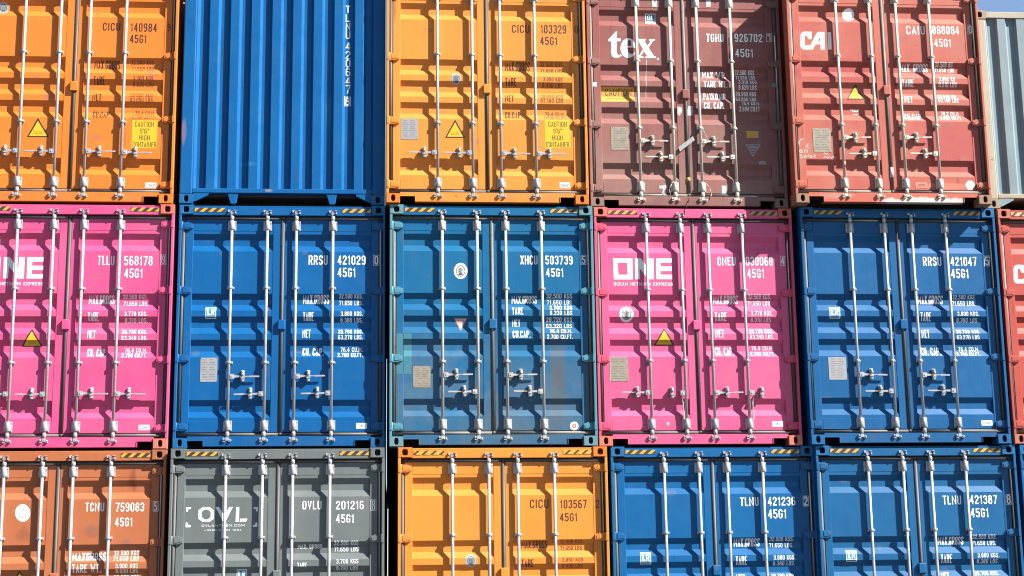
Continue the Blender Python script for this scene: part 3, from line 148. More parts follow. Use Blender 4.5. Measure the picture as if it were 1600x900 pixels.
  ('weight_lettering', [('t', 'white', 0, '76.4 CU.M.', 1.9035, 1.1339, 0.2526, 0.0505, 0.028)]),
  ('weight_lettering', [('t', 'white', 0, '2.700 CU.FT.', 1.8732, 1.0703, 0.285, 0.0503, 0.028)]),
  ('warning_triangle', [('p', 'black', 0, [[(0.7274, 1.2069), (0.7374, 1.2002), (0.9536, 1.2004), (0.963, 1.207), (0.8425, 1.4011), (0.8295, 1.4011)]]), ('p', 'yellow', 1, [[(0.7483, 1.2122), (0.9415, 1.2124), (0.8371, 1.3769)]]), ('p', 'ochre', 2, [[(0.7958, 1.2524), (0.8049, 1.2524), (0.8049, 1.2604), (0.7958, 1.2604)]]), ('p', 'ochre', 2, [[(0.7967, 1.2343), (0.8046, 1.2343), (0.8046, 1.2423), (0.7967, 1.2423)]]), ('p', 'ochre', 2, [[(0.81, 1.2524), (0.819, 1.2524), (0.819, 1.2604), (0.81, 1.2604)]]), ('p', 'ochre', 2, [[(0.8108, 1.2343), (0.8187, 1.2343), (0.8187, 1.2424), (0.8108, 1.2424)]]), ('p', 'ochre', 2, [[(0.8241, 1.2524), (0.8332, 1.2524), (0.8332, 1.2604), (0.8241, 1.2604)]]), ('p', 'ochre', 2, [[(0.825, 1.2343), (0.8329, 1.2343), (0.8329, 1.2424), (0.825, 1.2424)]]), ('p', 'ochre', 2, [[(0.8383, 1.2524), (0.8473, 1.2524), (0.8473, 1.2604), (0.8383, 1.2604)]]), ('p', 'ochre', 2, [[(0.8391, 1.2344), (0.847, 1.2344), (0.847, 1.2424), (0.8391, 1.2424)]]), ('p', 'ochre', 2, [[(0.8524, 1.2524), (0.8615, 1.2524), (0.8615, 1.2605), (0.8524, 1.2605)]]), ('p', 'ochre', 2, [[(0.8533, 1.2344), (0.8611, 1.2344), (0.8611, 1.2424), (0.8533, 1.2424)]]), ('p', 'ochre', 2, [[(0.8666, 1.2524), (0.8756, 1.2524), (0.8756, 1.2605), (0.8666, 1.2605)]]), ('p', 'ochre', 2, [[(0.8674, 1.2344), (0.8753, 1.2344), (0.8753, 1.2424), (0.8674, 1.2424)]]), ('p', 'ochre', 2, [[(0.8807, 1.2524), (0.8898, 1.2524), (0.8898, 1.2605), (0.8807, 1.2605)]]), ('p', 'ochre', 2, [[(0.8816, 1.2344), (0.8894, 1.2344), (0.8894, 1.2424), (0.8816, 1.2424)]])]),
  ('maker_sticker', [('p', 'white', 0, [[(2.0975, 0.2208), (2.2215, 0.2208), (2.2215, 0.2829), (2.0975, 0.2829)]]), ('t', 'greytext', 1, 'CIMC', 2.1147, 0.2345, 0.0921, 0.0334, 0.05)]),
 ],
 'D2': [
  ('logo_lettering', [('p', 'white', 0, [[(0.2305, 2.2727), (0.4675, 2.274), (0.4647, 2.0147), (0.2351, 2.0137)], [(0.2877, 2.2181), (0.4039, 2.2187), (0.4043, 2.0714), (0.2917, 2.0709)]]), ('p', 'white', 0, [[(0.498, 2.2741), (0.5737, 2.2746), (0.6602, 2.1411), (0.662, 2.275), (0.7254, 2.2754), (0.7242, 2.0181), (0.6497, 2.0178), (0.5544, 2.1543), (0.5504, 2.0173), (0.4963, 2.0171)]]), ('p', 'white', 0, [[(0.7582, 2.2756), (0.9475, 2.2766), (0.9458, 2.225), (0.8121, 2.2243), (0.8116, 2.175), (0.9464, 2.1757), (0.9445, 2.1196), (0.811, 2.119), (0.8095, 2.0732), (0.9464, 2.0739), (0.9457, 2.019), (0.7558, 2.0182)]]), ('t', 'white', 0, 'OCEAN NETWORK EXPRESS', 0.2332, 1.9386, 0.7156, 0.0382, 0.05)]),
  ('class_emblem', [('p', 'white', 0, [[(0.4634, 1.5878), (0.4607, 1.5669), (0.4537, 1.5471), (0.4429, 1.5293), (0.4289, 1.5144), (0.4122, 1.5032), (0.3938, 1.4963), (0.3746, 1.4939), (0.3555, 1.4962), (0.3375, 1.5031), (0.3215, 1.5142), (0.3082, 1.529), (0.2985, 1.5467), (0.2926, 1.5665), (0.291, 1.5873), (0.2937, 1.6082), (0.3006, 1.628), (0.3113, 1.6459), (0.3254, 1.6608), (0.342, 1.672), (0.3605, 1.679), (0.3797, 1.6814), (0.3989, 1.6791), (0.4169, 1.6722), (0.433, 1.6611), (0.4462, 1.6462), (0.456, 1.6285), (0.4618, 1.6086)]]), ('p', 'greytext', 1, [[(0.4358, 1.5877), (0.4339, 1.5727), (0.4292, 1.5584), (0.4218, 1.5456), (0.4123, 1.5349), (0.4009, 1.5268), (0.3884, 1.5218), (0.3753, 1.5201), (0.3623, 1.5218), (0.3501, 1.5267), (0.3392, 1.5347), (0.3302, 1.5454), (0.3236, 1.5581), (0.3196, 1.5724), (0.3186, 1.5874), (0.3204, 1.6024), (0.3252, 1.6167), (0.3325, 1.6295), (0.342, 1.6403), (0.3534, 1.6483), (0.3659, 1.6534), (0.379, 1.6551), (0.392, 1.6534), (0.4043, 1.6485), (0.4152, 1.6405), (0.4242, 1.6298), (0.4308, 1.617), (0.4347, 1.6027)], [(0.4264, 1.5877), (0.4248, 1.575), (0.4209, 1.5631), (0.4147, 1.5523), (0.4066, 1.5433), (0.3971, 1.5365), (0.3866, 1.5323), (0.3756, 1.5309), (0.3647, 1.5323), (0.3544, 1.5364), (0.3453, 1.5432), (0.3377, 1.5521), (0.3322, 1.5629), (0.3288, 1.5748), (0.3279, 1.5874), (0.3295, 1.6001), (0.3335, 1.612), (0.3396, 1.6228), (0.3477, 1.6318), (0.3572, 1.6386), (0.3677, 1.6428), (0.3787, 1.6443), (0.3896, 1.6429), (0.3999, 1.6387), (0.4091, 1.632), (0.4167, 1.623), (0.4222, 1.6123), (0.4255, 1.6003)]]), ('p', 'greytext', 1, [[(0.3406, 1.5593), (0.3518, 1.5593), (0.3518, 1.6203), (0.3406, 1.6203)]]), ('p', 'greytext', 1, [[(0.356, 1.5556), (0.3674, 1.5556), (0.3674, 1.625), (0.356, 1.625)]]), ('p', 'greytext', 1, [[(0.3715, 1.5519), (0.3831, 1.5519), (0.3831, 1.6298), (0.3715, 1.6298)]]), ('p', 'greytext', 1, [[(0.3871, 1.5557), (0.3985, 1.5557), (0.3985, 1.6251), (0.3871, 1.6251)]]), ('p', 'greytext', 1, [[(0.4027, 1.5595), (0.4139, 1.5595), (0.4139, 1.6205), (0.4027, 1.6205)]]), ('p', 'greytext', 1, [[(0.4054, 1.5483), (0.4046, 1.5457), (0.4024, 1.5434), (0.3988, 1.5412), (0.3941, 1.5394), (0.3885, 1.5381), (0.3823, 1.5372), (0.3758, 1.5369), (0.3693, 1.5372), (0.3631, 1.538), (0.3576, 1.5394), (0.353, 1.5411), (0.3496, 1.5433), (0.3475, 1.5456), (0.3468, 1.5481), (0.3476, 1.5506), (0.3498, 1.553), (0.3534, 1.5551), (0.3581, 1.5569), (0.3637, 1.5583), (0.3699, 1.5591), (0.3764, 1.5594), (0.3829, 1.5592), (0.3891, 1.5583), (0.3946, 1.557), (0.3992, 1.5552), (0.4026, 1.5531), (0.4047, 1.5508)]])]),
  ('warning_triangle', [('p', 'black', 0, [[(0.7041, 1.2177), (0.7142, 1.2108), (0.9349, 1.211), (0.9455, 1.2179), (0.838, 1.415), (0.8242, 1.415)]]), ('p', 'yellow', 1, [[(0.726, 1.223), (0.9239, 1.2232), (0.8303, 1.3905)]]), ('p', 'ochre', 2, [[(0.7779, 1.2638), (0.7879, 1.2638), (0.7879, 1.272), (0.7779, 1.272)]]), ('p', 'ochre', 2, [[(0.7774, 1.2455), (0.7861, 1.2455), (0.7861, 1.2536), (0.7774, 1.2536)]]), ('p', 'ochre', 2, [[(0.7924, 1.2638), (0.8023, 1.2638), (0.8023, 1.272), (0.7924, 1.272)]]), ('p', 'ochre', 2, [[(0.7918, 1.2455), (0.8005, 1.2455), (0.8005, 1.2537), (0.7918, 1.2537)]]), ('p', 'ochre', 2, [[(0.8069, 1.2639), (0.8168, 1.2639), (0.8168, 1.272), (0.8069, 1.272)]]), ('p', 'ochre', 2, [[(0.8063, 1.2455), (0.815, 1.2455), (0.815, 1.2537), (0.8063, 1.2537)]]), ('p', 'ochre', 2, [[(0.8214, 1.2639), (0.8313, 1.2639), (0.8313, 1.272), (0.8214, 1.272)]]), ('p', 'ochre', 2, [[(0.8208, 1.2455), (0.8295, 1.2455), (0.8295, 1.2537), (0.8208, 1.2537)]]), ('p', 'ochre', 2, [[(0.8359, 1.2639), (0.8458, 1.2639), (0.8458, 1.272), (0.8359, 1.272)]]), ('p', 'ochre', 2, [[(0.8353, 1.2455), (0.844, 1.2455), (0.844, 1.2537), (0.8353, 1.2537)]]), ('p', 'ochre', 2, [[(0.8504, 1.2639), (0.8603, 1.2639), (0.8603, 1.2721), (0.8504, 1.2721)]]), ('p', 'ochre', 2, [[(0.8498, 1.2455), (0.8585, 1.2455), (0.8585, 1.2537), (0.8498, 1.2537)]]), ('p', 'ochre', 2, [[(0.8649, 1.2639), (0.8748, 1.2639), (0.8748, 1.2721), (0.8649, 1.2721)]]), ('p', 'ochre', 2, [[(0.8643, 1.2456), (0.873, 1.2456), (0.873, 1.2537), (0.8643, 1.2537)]])]),
  ('approval_plate', [('p', 'platetan', 2, [[(0.1603, 0.7753), (0.3802, 0.7753), (0.3802, 1.0695), (0.1603, 1.0695)]]), ('p', 'plateline', 3, [[(0.1882, 1.0394), (0.2414, 1.0394), (0.2414, 1.0459), (0.1882, 1.0459)]]), ('p', 'plateline', 3, [[(0.2773, 1.0394), (0.337, 1.0394), (0.337, 1.0459), (0.2773, 1.0459)]]), ('p', 'plateline', 3, [[(0.1874, 1.0099), (0.2555, 1.0099), (0.2555, 1.0164), (0.1874, 1.0164)]]), ('p', 'plateline', 3, [[(0.2766, 1.0099), (0.3468, 1.0099), (0.3468, 1.0164), (0.2766, 1.0164)]]), ('p', 'plateline', 3, [[(0.1825, 0.9834), (0.3609, 0.9834), (0.3609, 0.9869), (0.1825, 0.9869)]]), ('p', 'plateline', 3, [[(0.1859, 0.951), (0.254, 0.951), (0.254, 0.9575), (0.1859, 0.9575)]]), ('p', 'plateline', 3, [[(0.275, 0.951), (0.3346, 0.951), (0.3346, 0.9574), (0.275, 0.9574)]]), ('p', 'plateline', 3, [[(0.1852, 0.9216), (0.2384, 0.9216), (0.2384, 0.928), (0.1852, 0.928)]]), ('p', 'plateline', 3, [[(0.2742, 0.9215), (0.3444, 0.9215), (0.3444, 0.928), (0.2742, 0.928)]]), ('p', 'plateline', 3, [[(0.1803, 0.8951), (0.3585, 0.8951), (0.3585, 0.8985), (0.1803, 0.8985)]]), ('p', 'plateline', 3, [[(0.1837, 0.8628), (0.2368, 0.8628), (0.2368, 0.8692), (0.1837, 0.8692)]]), ('p', 'plateline', 3, [[(0.2727, 0.8627), (0.3322, 0.8627), (0.3322, 0.8691), (0.2727, 0.8691)]]), ('p', 'plateline', 3, [[(0.1829, 0.8334), (0.2509, 0.8334), (0.2509, 0.8398), (0.1829, 0.8398)]]), ('p', 'plateline', 3, [[(0.2719, 0.8333), (0.342, 0.8333), (0.342, 0.8397), (0.2719, 0.8397)]]), ('p', 'plateline', 3, [[(0.178, 0.807), (0.3561, 0.807), (0.3561, 0.8103), (0.178, 0.8103)]]), ('p', 'black', 3, [[(0.1758, 1.0533), (0.1834, 1.0533), (0.1834, 1.0607), (0.1758, 1.0607)]]), ('p', 'black', 3, [[(0.169, 0.7827), (0.1765, 0.7827), (0.1765, 0.79), (0.169, 0.79)]]), ('p', 'black', 3, [[(0.3648, 1.0533), (0.3725, 1.0533), (0.3725, 1.0607), (0.3648, 1.0607)]]), ('p', 'black', 3, [[(0.3574, 0.7824), (0.365, 0.7824), (0.365, 0.7898), (0.3574, 0.7898)]])]),
  ('maker_sticker', [('p', 'white', 0, [[(2.0933, 0.226), (2.2277, 0.226), (2.2277, 0.2936), (2.0933, 0.2936)]]), ('t', 'greytext', 1, 'CIMC', 2.1123, 0.2408, 0.0989, 0.0365, 0.05)]),
  ('code_lettering', [('t', 'white', 0, 'ONEU', 1.5095, 2.1908, 0.2254, 0.1073, 0.03)]),
  ('number_lettering', [('t', 'white', 0, '030068', 1.8605, 2.1925, 0.3323, 0.1082, 0.03)]),
  ('check_digit', [('t', 'white', 0, '4', 2.2967, 2.2054, 0.0384, 0.0961, 0.03), ('p', 'white', 0, [[(2.288, 2.3126), (2.3495, 2.3129), (2.3438, 2.1943), (2.2824, 2.194)], [(2.292, 2.3083), (2.345, 2.3086), (2.3397, 2.1985), (2.2868, 2.1982)]])]),
  ('size_lettering', [('t', 'white', 0, '45G1', 1.8713, 2.0371, 0.2089, 0.1141, 0.03)]),
  ('weight_lettering', [('t', 'white', 0, 'MAX.GROSS', 1.4457, 1.7194, 0.3009, 0.1026, 0.055)]),
  ('weight_lettering', [('t', 'white', 0, '32.500 KGS.', 1.8708, 1.7803, 0.2828, 0.0536, 0.028)]),
  ('weight_lettering', [('t', 'white', 0, '71.650 LBS.', 1.8675, 1.7031, 0.2896, 0.0535, 0.028)]),
  ('weight_lettering', [('t', 'white', 0, 'TARE', 1.4515, 1.51, 0.1469, 0.1049, 0.055)]),
  ('weight_lettering', [('t', 'white', 0, '3.770 KGS.', 1.8968, 1.5737, 0.2648, 0.0531, 0.028)]),
  ('weight_lettering', [('t', 'white', 0, '8.310 LBS.', 1.8936, 1.5004, 0.2644, 0.0494, 0.028)]),
  ('weight_lettering', [('t', 'white', 0, 'NET', 1.4504, 1.3014, 0.1048, 0.1043, 0.055)]),
  ('weight_lettering', [('t', 'white', 0, '28.730 KGS.', 1.87, 1.3575, 0.2885, 0.0527, 0.028)]),
  ('weight_lettering', [('t', 'white', 0, '63.340 LBS.', 1.8739, 1.288, 0.2884, 0.0525, 0.028)]),
  ('weight_lettering', [('t', 'white', 0, 'CU. CAP.', 1.442, 1.0869, 0.2261, 0.1038, 0.055)]),
  ('weight_lettering', [('t', 'white', 0, '76.4 CU.M.', 1.8924, 1.1528, 0.2669, 0.0487, 0.028)]),
  ('weight_lettering', [('t', 'white', 0, '2.700 CU.FT.', 1.8722, 1.087, 0.2944, 0.0451, 0.028)]),
  ('worn_patch', [('p', 'whitedirty', 0, [[(0.8556, 0.2676), (0.855, 0.2623), (0.8536, 0.2573), (0.8514, 0.2528), (0.8485, 0.2491), (0.8452, 0.2463), (0.8416, 0.2446), (0.8377, 0.244), (0.834, 0.2446), (0.8304, 0.2463), (0.8273, 0.2492), (0.8247, 0.2529), (0.8228, 0.2574), (0.8217, 0.2624), (0.8214, 0.2677), (0.822, 0.273), (0.8235, 0.278), (0.8256, 0.2825), (0.8285, 0.2862), (0.8318, 0.289), (0.8355, 0.2908), (0.8393, 0.2913), (0.8431, 0.2907), (0.8466, 0.289), (0.8498, 0.2861), (0.8523, 0.2824), (0.8542, 0.2779), (0.8553, 0.2729)]])]),
 ],
 'B2': [
  ('class_sticker', [('p', 'white', 0, [[(0.3322, 1.5311), (0.4545, 1.5311), (0.4545, 1.6675), (0.3322, 1.6675)]]), ('p', 'ltblue', 1, [[(0.3391, 1.5583), (0.4471, 1.5583), (0.4471, 1.6593), (0.3391, 1.6593)]]), ('p', 'teal', 1, [[(0.3396, 1.5379), (0.4497, 1.5379), (0.4497, 1.5544), (0.3396, 1.5544)]]), ('p', 'white', 2, [[(0.3493, 1.6482), (0.3644, 1.6482), (0.366, 1.5855), (0.3886, 1.5856), (0.389, 1.5693), (0.3513, 1.5692)]]), ('t', 'white', 2, 'R', 0.3991, 1.5693, 0.0358, 0.0764, 0.04)]),
  ('approval_plate', [('p', 'plategrey', 2, [[(0.2894, 0.7794), (0.4857, 0.7794), (0.4857, 1.0644), (0.2894, 1.0644)]]), ('p', 'plateline', 3, [[(0.303, 1.0352), (0.3538, 1.0352), (0.3538, 1.0415), (0.303, 1.0415)]]), ('p', 'plateline', 3, [[(0.3886, 1.0352), (0.4455, 1.0352), (0.4455, 1.0415), (0.3886, 1.0415)]]), ('p', 'plateline', 3, [[(0.3038, 1.0067), (0.3687, 1.0067), (0.3687, 1.013), (0.3038, 1.013)]]), ('p', 'plateline', 3, [[(0.3893, 1.0067), (0.4564, 1.0067), (0.4564, 1.0129), (0.3893, 1.0129)]]), ('p', 'plateline', 3, [[(0.3004, 0.981), (0.4713, 0.981), (0.4713, 0.9844), (0.3004, 0.9844)]]), ('p', 'plateline', 3, [[(0.3053, 0.9496), (0.3702, 0.9496), (0.3702, 0.9558), (0.3053, 0.9558)]]), ('p', 'plateline', 3, [[(0.3907, 0.9496), (0.4476, 0.9496), (0.4476, 0.9558), (0.3907, 0.9558)]]), ('p', 'plateline', 3, [[(0.306, 0.9211), (0.3567, 0.9211), (0.3567, 0.9273), (0.306, 0.9273)]]), ('p', 'plateline', 3, [[(0.3914, 0.921), (0.4585, 0.921), (0.4585, 0.9273), (0.3914, 0.9273)]]), ('p', 'plateline', 3, [[(0.3026, 0.8954), (0.4734, 0.8954), (0.4734, 0.8987), (0.3026, 0.8987)]]), ('p', 'plateline', 3, [[(0.3075, 0.8641), (0.3582, 0.8641), (0.3582, 0.8703), (0.3075, 0.8703)]]), ('p', 'plateline', 3, [[(0.3929, 0.864), (0.4497, 0.864), (0.4497, 0.8702), (0.3929, 0.8702)]]), ('p', 'plateline', 3, [[(0.3083, 0.8356), (0.3731, 0.8356), (0.3731, 0.8418), (0.3083, 0.8418)]]), ('p', 'plateline', 3, [[(0.3936, 0.8356), (0.4606, 0.8356), (0.4606, 0.8418), (0.3936, 0.8418)]]), ('p', 'plateline', 3, [[(0.3049, 0.81), (0.4755, 0.81), (0.4755, 0.8133), (0.3049, 0.8133)]]), ('p', 'black', 3, [[(0.2904, 1.0487), (0.2974, 1.0487), (0.2974, 1.0558), (0.2904, 1.0558)]]), ('p', 'black', 3, [[(0.2974, 0.7864), (0.3043, 0.7864), (0.3043, 0.7935), (0.2974, 0.7935)]]), ('p', 'black', 3, [[(0.4718, 1.0487), (0.4788, 1.0487), (0.4788, 1.0558), (0.4718, 1.0558)]]), ('p', 'black', 3, [[(0.4782, 0.7862), (0.4852, 0.7862), (0.4852, 0.7933), (0.4782, 0.7933)]])]),
  ('maker_sticker', [('p', 'white', 0, [[(2.1056, 0.2243), (2.231, 0.2243), (2.231, 0.2905), (2.1056, 0.2905)]]), ('t', 'greytext', 1, 'CIMC', 2.1231, 0.2389, 0.0929, 0.0357, 0.05)]),
  ('code_lettering', [('t', 'white', 0, 'RRSU', 1.529, 2.1805, 0.2242, 0.1157, 0.03)]),
  ('number_lettering', [('t', 'white', 0, '421029', 1.8724, 2.1857, 0.3302, 0.1095, 0.03)]),
  ('check_digit', [('t', 'white', 0, '0', 2.3102, 2.1879, 0.0429, 0.1047, 0.03), ('p', 'white', 0, [[(2.2934, 2.3034), (2.3693, 2.3038), (2.3698, 2.1771), (2.294, 2.1767)], [(2.2974, 2.2992), (2.3652, 2.2996), (2.3657, 2.1812), (2.298, 2.1809)]])]),
  ('size_lettering', [('t', 'white', 0, '45G1', 1.8738, 2.0333, 0.2115, 0.1118, 0.03)]),
  ('weight_lettering', [('t', 'white', 0, 'MAX.GROSS', 1.4683, 1.7115, 0.3068, 0.1075, 0.055)]),
  ('weight_lettering', [('t', 'white', 0, '32.500 KGS.', 1.893, 1.7781, 0.2787, 0.0491, 0.028)]),
  ('weight_lettering', [('t', 'white', 0, '71.650 LBS.', 1.8937, 1.699, 0.2785, 0.0524, 0.028)]),
  ('weight_lettering', [('t', 'white', 0, 'TARE', 1.4711, 1.5062, 0.1255, 0.1029, 0.055)]),
  ('weight_lettering', [('t', 'white', 0, '3.800 KGS.', 1.915, 1.5653, 0.258, 0.0521, 0.028)]),
  ('weight_lettering', [('t', 'white', 0, '8.380 LBS.', 1.9124, 1.49, 0.2611, 0.0519, 0.028)]),
  ('weight_lettering', [('t', 'white', 0, 'NET', 1.4672, 1.3018, 0.0953, 0.0988, 0.055)]),
  ('weight_lettering', [('t', 'white', 0, '28.700 KGS.', 1.8869, 1.3534, 0.2875, 0.0482, 0.028)]),
  ('weight_lettering', [('t', 'white', 0, '63.270 LBS.', 1.8875, 1.2819, 0.2873, 0.0514, 0.028)]),
  ('weight_lettering', [('t', 'white', 0, 'CU. CAP.', 1.4702, 1.0882, 0.2449, 0.0949, 0.055)]),
  ('weight_lettering', [('t', 'white', 0, '76.4 CU.M.', 1.9155, 1.1391, 0.2602, 0.0511, 0.028)]),
  ('weight_lettering', [('t', 'white', 0, '2.700 CU.FT.', 1.8828, 1.0713, 0.2933, 0.0509, 0.028)]),
 ],
 'E2': [
  ('class_sticker', [('p', 'white', 0, [[(0.3207, 1.5297), (0.4511, 1.5297), (0.4511, 1.6665), (0.3207, 1.6665)]]), ('p', 'ltblue', 1, [[(0.3296, 1.557), (0.4432, 1.557), (0.4432, 1.6583), (0.3296, 1.6583)]]), ('p', 'teal', 1, [[(0.3285, 1.5366), (0.4374, 1.5366), (0.4374, 1.5532), (0.3285, 1.5532)]]), ('p', 'white', 2, [[(0.3467, 1.6471), (0.3615, 1.6471), (0.3581, 1.5843), (0.3802, 1.5844), (0.3793, 1.568), (0.3424, 1.5679)]]), ('t', 'white', 2, 'R', 0.3891, 1.5681, 0.0411, 0.0765, 0.04)]),
  ('approval_plate', [('p', 'plategrey', 2, [[(0.2735, 0.7815), (0.4908, 0.7815), (0.4908, 1.0573), (0.2735, 1.0573)]]), ('p', 'plateline', 3, [[(0.307, 1.029), (0.3579, 1.029), (0.3579, 1.0351), (0.307, 1.0351)]]), ('p', 'plateline', 3, [[(0.392, 1.029), (0.4491, 1.029), (0.4491, 1.0351), (0.392, 1.0351)]]), ('p', 'plateline', 3, [[(0.3055, 1.0014), (0.3706, 1.0014), (0.3706, 1.0075), (0.3055, 1.0075)]]), ('p', 'plateline', 3, [[(0.3905, 1.0014), (0.4576, 1.0014), (0.4576, 1.0075), (0.3905, 1.0075)]]), ('p', 'plateline', 3, [[(0.3001, 0.9766), (0.4703, 0.9766), (0.4703, 0.9798), (0.3001, 0.9798)]]), ('p', 'plateline', 3, [[(0.3025, 0.9462), (0.3676, 0.9462), (0.3676, 0.9523), (0.3025, 0.9523)]]), ('p', 'plateline', 3, [[(0.3875, 0.9462), (0.4444, 0.9462), (0.4444, 0.9522), (0.3875, 0.9522)]]), ('p', 'plateline', 3, [[(0.301, 0.9186), (0.3519, 0.9186), (0.3519, 0.9247), (0.301, 0.9247)]]), ('p', 'plateline', 3, [[(0.3859, 0.9186), (0.453, 0.9186), (0.453, 0.9246), (0.3859, 0.9246)]]), ('p', 'plateline', 3, [[(0.2957, 0.8938), (0.4657, 0.8938), (0.4657, 0.897), (0.2957, 0.897)]]), ('p', 'plateline', 3, [[(0.2981, 0.8635), (0.3489, 0.8635), (0.3489, 0.8695), (0.2981, 0.8695)]]), ('p', 'plateline', 3, [[(0.3829, 0.8634), (0.4399, 0.8634), (0.4399, 0.8695), (0.3829, 0.8695)]]), ('p', 'plateline', 3, [[(0.2966, 0.836), (0.3615, 0.836), (0.3615, 0.842), (0.2966, 0.842)]]), ('p', 'plateline', 3, [[(0.3814, 0.8359), (0.4484, 0.8359), (0.4484, 0.8419), (0.3814, 0.8419)]]), ('p', 'plateline', 3, [[(0.2912, 0.8112), (0.461, 0.8112), (0.461, 0.8144), (0.2912, 0.8144)]]), ('p', 'black', 3, [[(0.2956, 1.042), (0.303, 1.042), (0.303, 1.049), (0.2956, 1.049)]]), ('p', 'black', 3, [[(0.2819, 0.7884), (0.2893, 0.7884), (0.2893, 0.7953), (0.2819, 0.7953)]]), ('p', 'black', 3, [[(0.4758, 1.042), (0.4833, 1.042), (0.4833, 1.049), (0.4758, 1.049)]]), ('p', 'black', 3, [[(0.4616, 0.7882), (0.4691, 0.7882), (0.4691, 0.7951), (0.4616, 0.7951)]])]),
  ('maker_sticker', [('p', 'white', 0, [[(2.1085, 0.225), (2.2433, 0.225), (2.2433, 0.2863), (2.1085, 0.2863)]]), ('t', 'greytext', 1, 'CIMC', 2.1277, 0.2385, 0.0988, 0.033, 0.05)]),
  ('code_lettering', [('t', 'white', 0, 'RRSU', 1.52, 2.1826, 0.229, 0.1116, 0.03)]),
  ('number_lettering', [('t', 'white', 0, '421047', 1.8666, 2.1843, 0.3271, 0.1124, 0.03)]),
  ('check_digit', [('t', 'white', 0, '5', 2.3012, 2.1936, 0.0471, 0.1075, 0.03), ('p', 'white', 0, [[(2.2947, 2.3123), (2.3645, 2.3127), (2.3547, 2.1825), (2.285, 2.1821)], [(2.2987, 2.308), (2.3599, 2.3083), (2.3507, 2.1867), (2.2897, 2.1864)]])]),
  ('size_lettering', [('t', 'white', 0, '45G1', 1.863, 2.0313, 0.2193, 0.1149, 0.03)]),
  ('weight_lettering', [('t', 'white', 0, 'MAX.GROSS', 1.4355, 1.7115, 0.3091, 0.1033, 0.055)]),
  ('weight_lettering', [('t', 'white', 0, '32.500 KGS.', 1.8663, 1.7728, 0.2891, 0.0504, 0.028)]),
  ('weight_lettering', [('t', 'white', 0, '71.650 LBS.', 1.8608, 1.6951, 0.2891, 0.0538, 0.028)]),
  ('weight_lettering', [('t', 'white', 0, 'TARE', 1.4465, 1.5006, 0.131, 0.1057, 0.055)]),
  ('weight_lettering', [('t', 'white', 0, '3.800 KGS.', 1.905, 1.5649, 0.2708, 0.0499, 0.028)]),
  ('weight_lettering', [('t', 'white', 0, '8.380 LBS.', 1.8996, 1.4875, 0.2705, 0.0498, 0.028)]),
  ('weight_lettering', [('t', 'white', 0, 'NET', 1.4432, 1.2907, 0.0987, 0.1015, 0.055)]),
  ('weight_lettering', [('t', 'white', 0, '28.700 KGS.', 1.879, 1.3472, 0.2947, 0.046, 0.028)]),
  ('weight_lettering', [('t', 'white', 0, '63.270 LBS.', 1.8806, 1.2702, 0.295, 0.0529, 0.028)]),
  ('weight_lettering', [('t', 'white', 0, 'CU. CAP.', 1.4292, 1.0782, 0.243, 0.0976, 0.055)]),
  ('weight_lettering', [('t', 'white', 0, '76.4 CU.M.', 1.8991, 1.1306, 0.2591, 0.0525, 0.028)]),
  ('weight_lettering', [('t', 'white', 0, '2.700 CU.FT.', 1.8665, 1.0713, 0.2972, 0.0419, 0.028)]),
 ],
 'C2': [
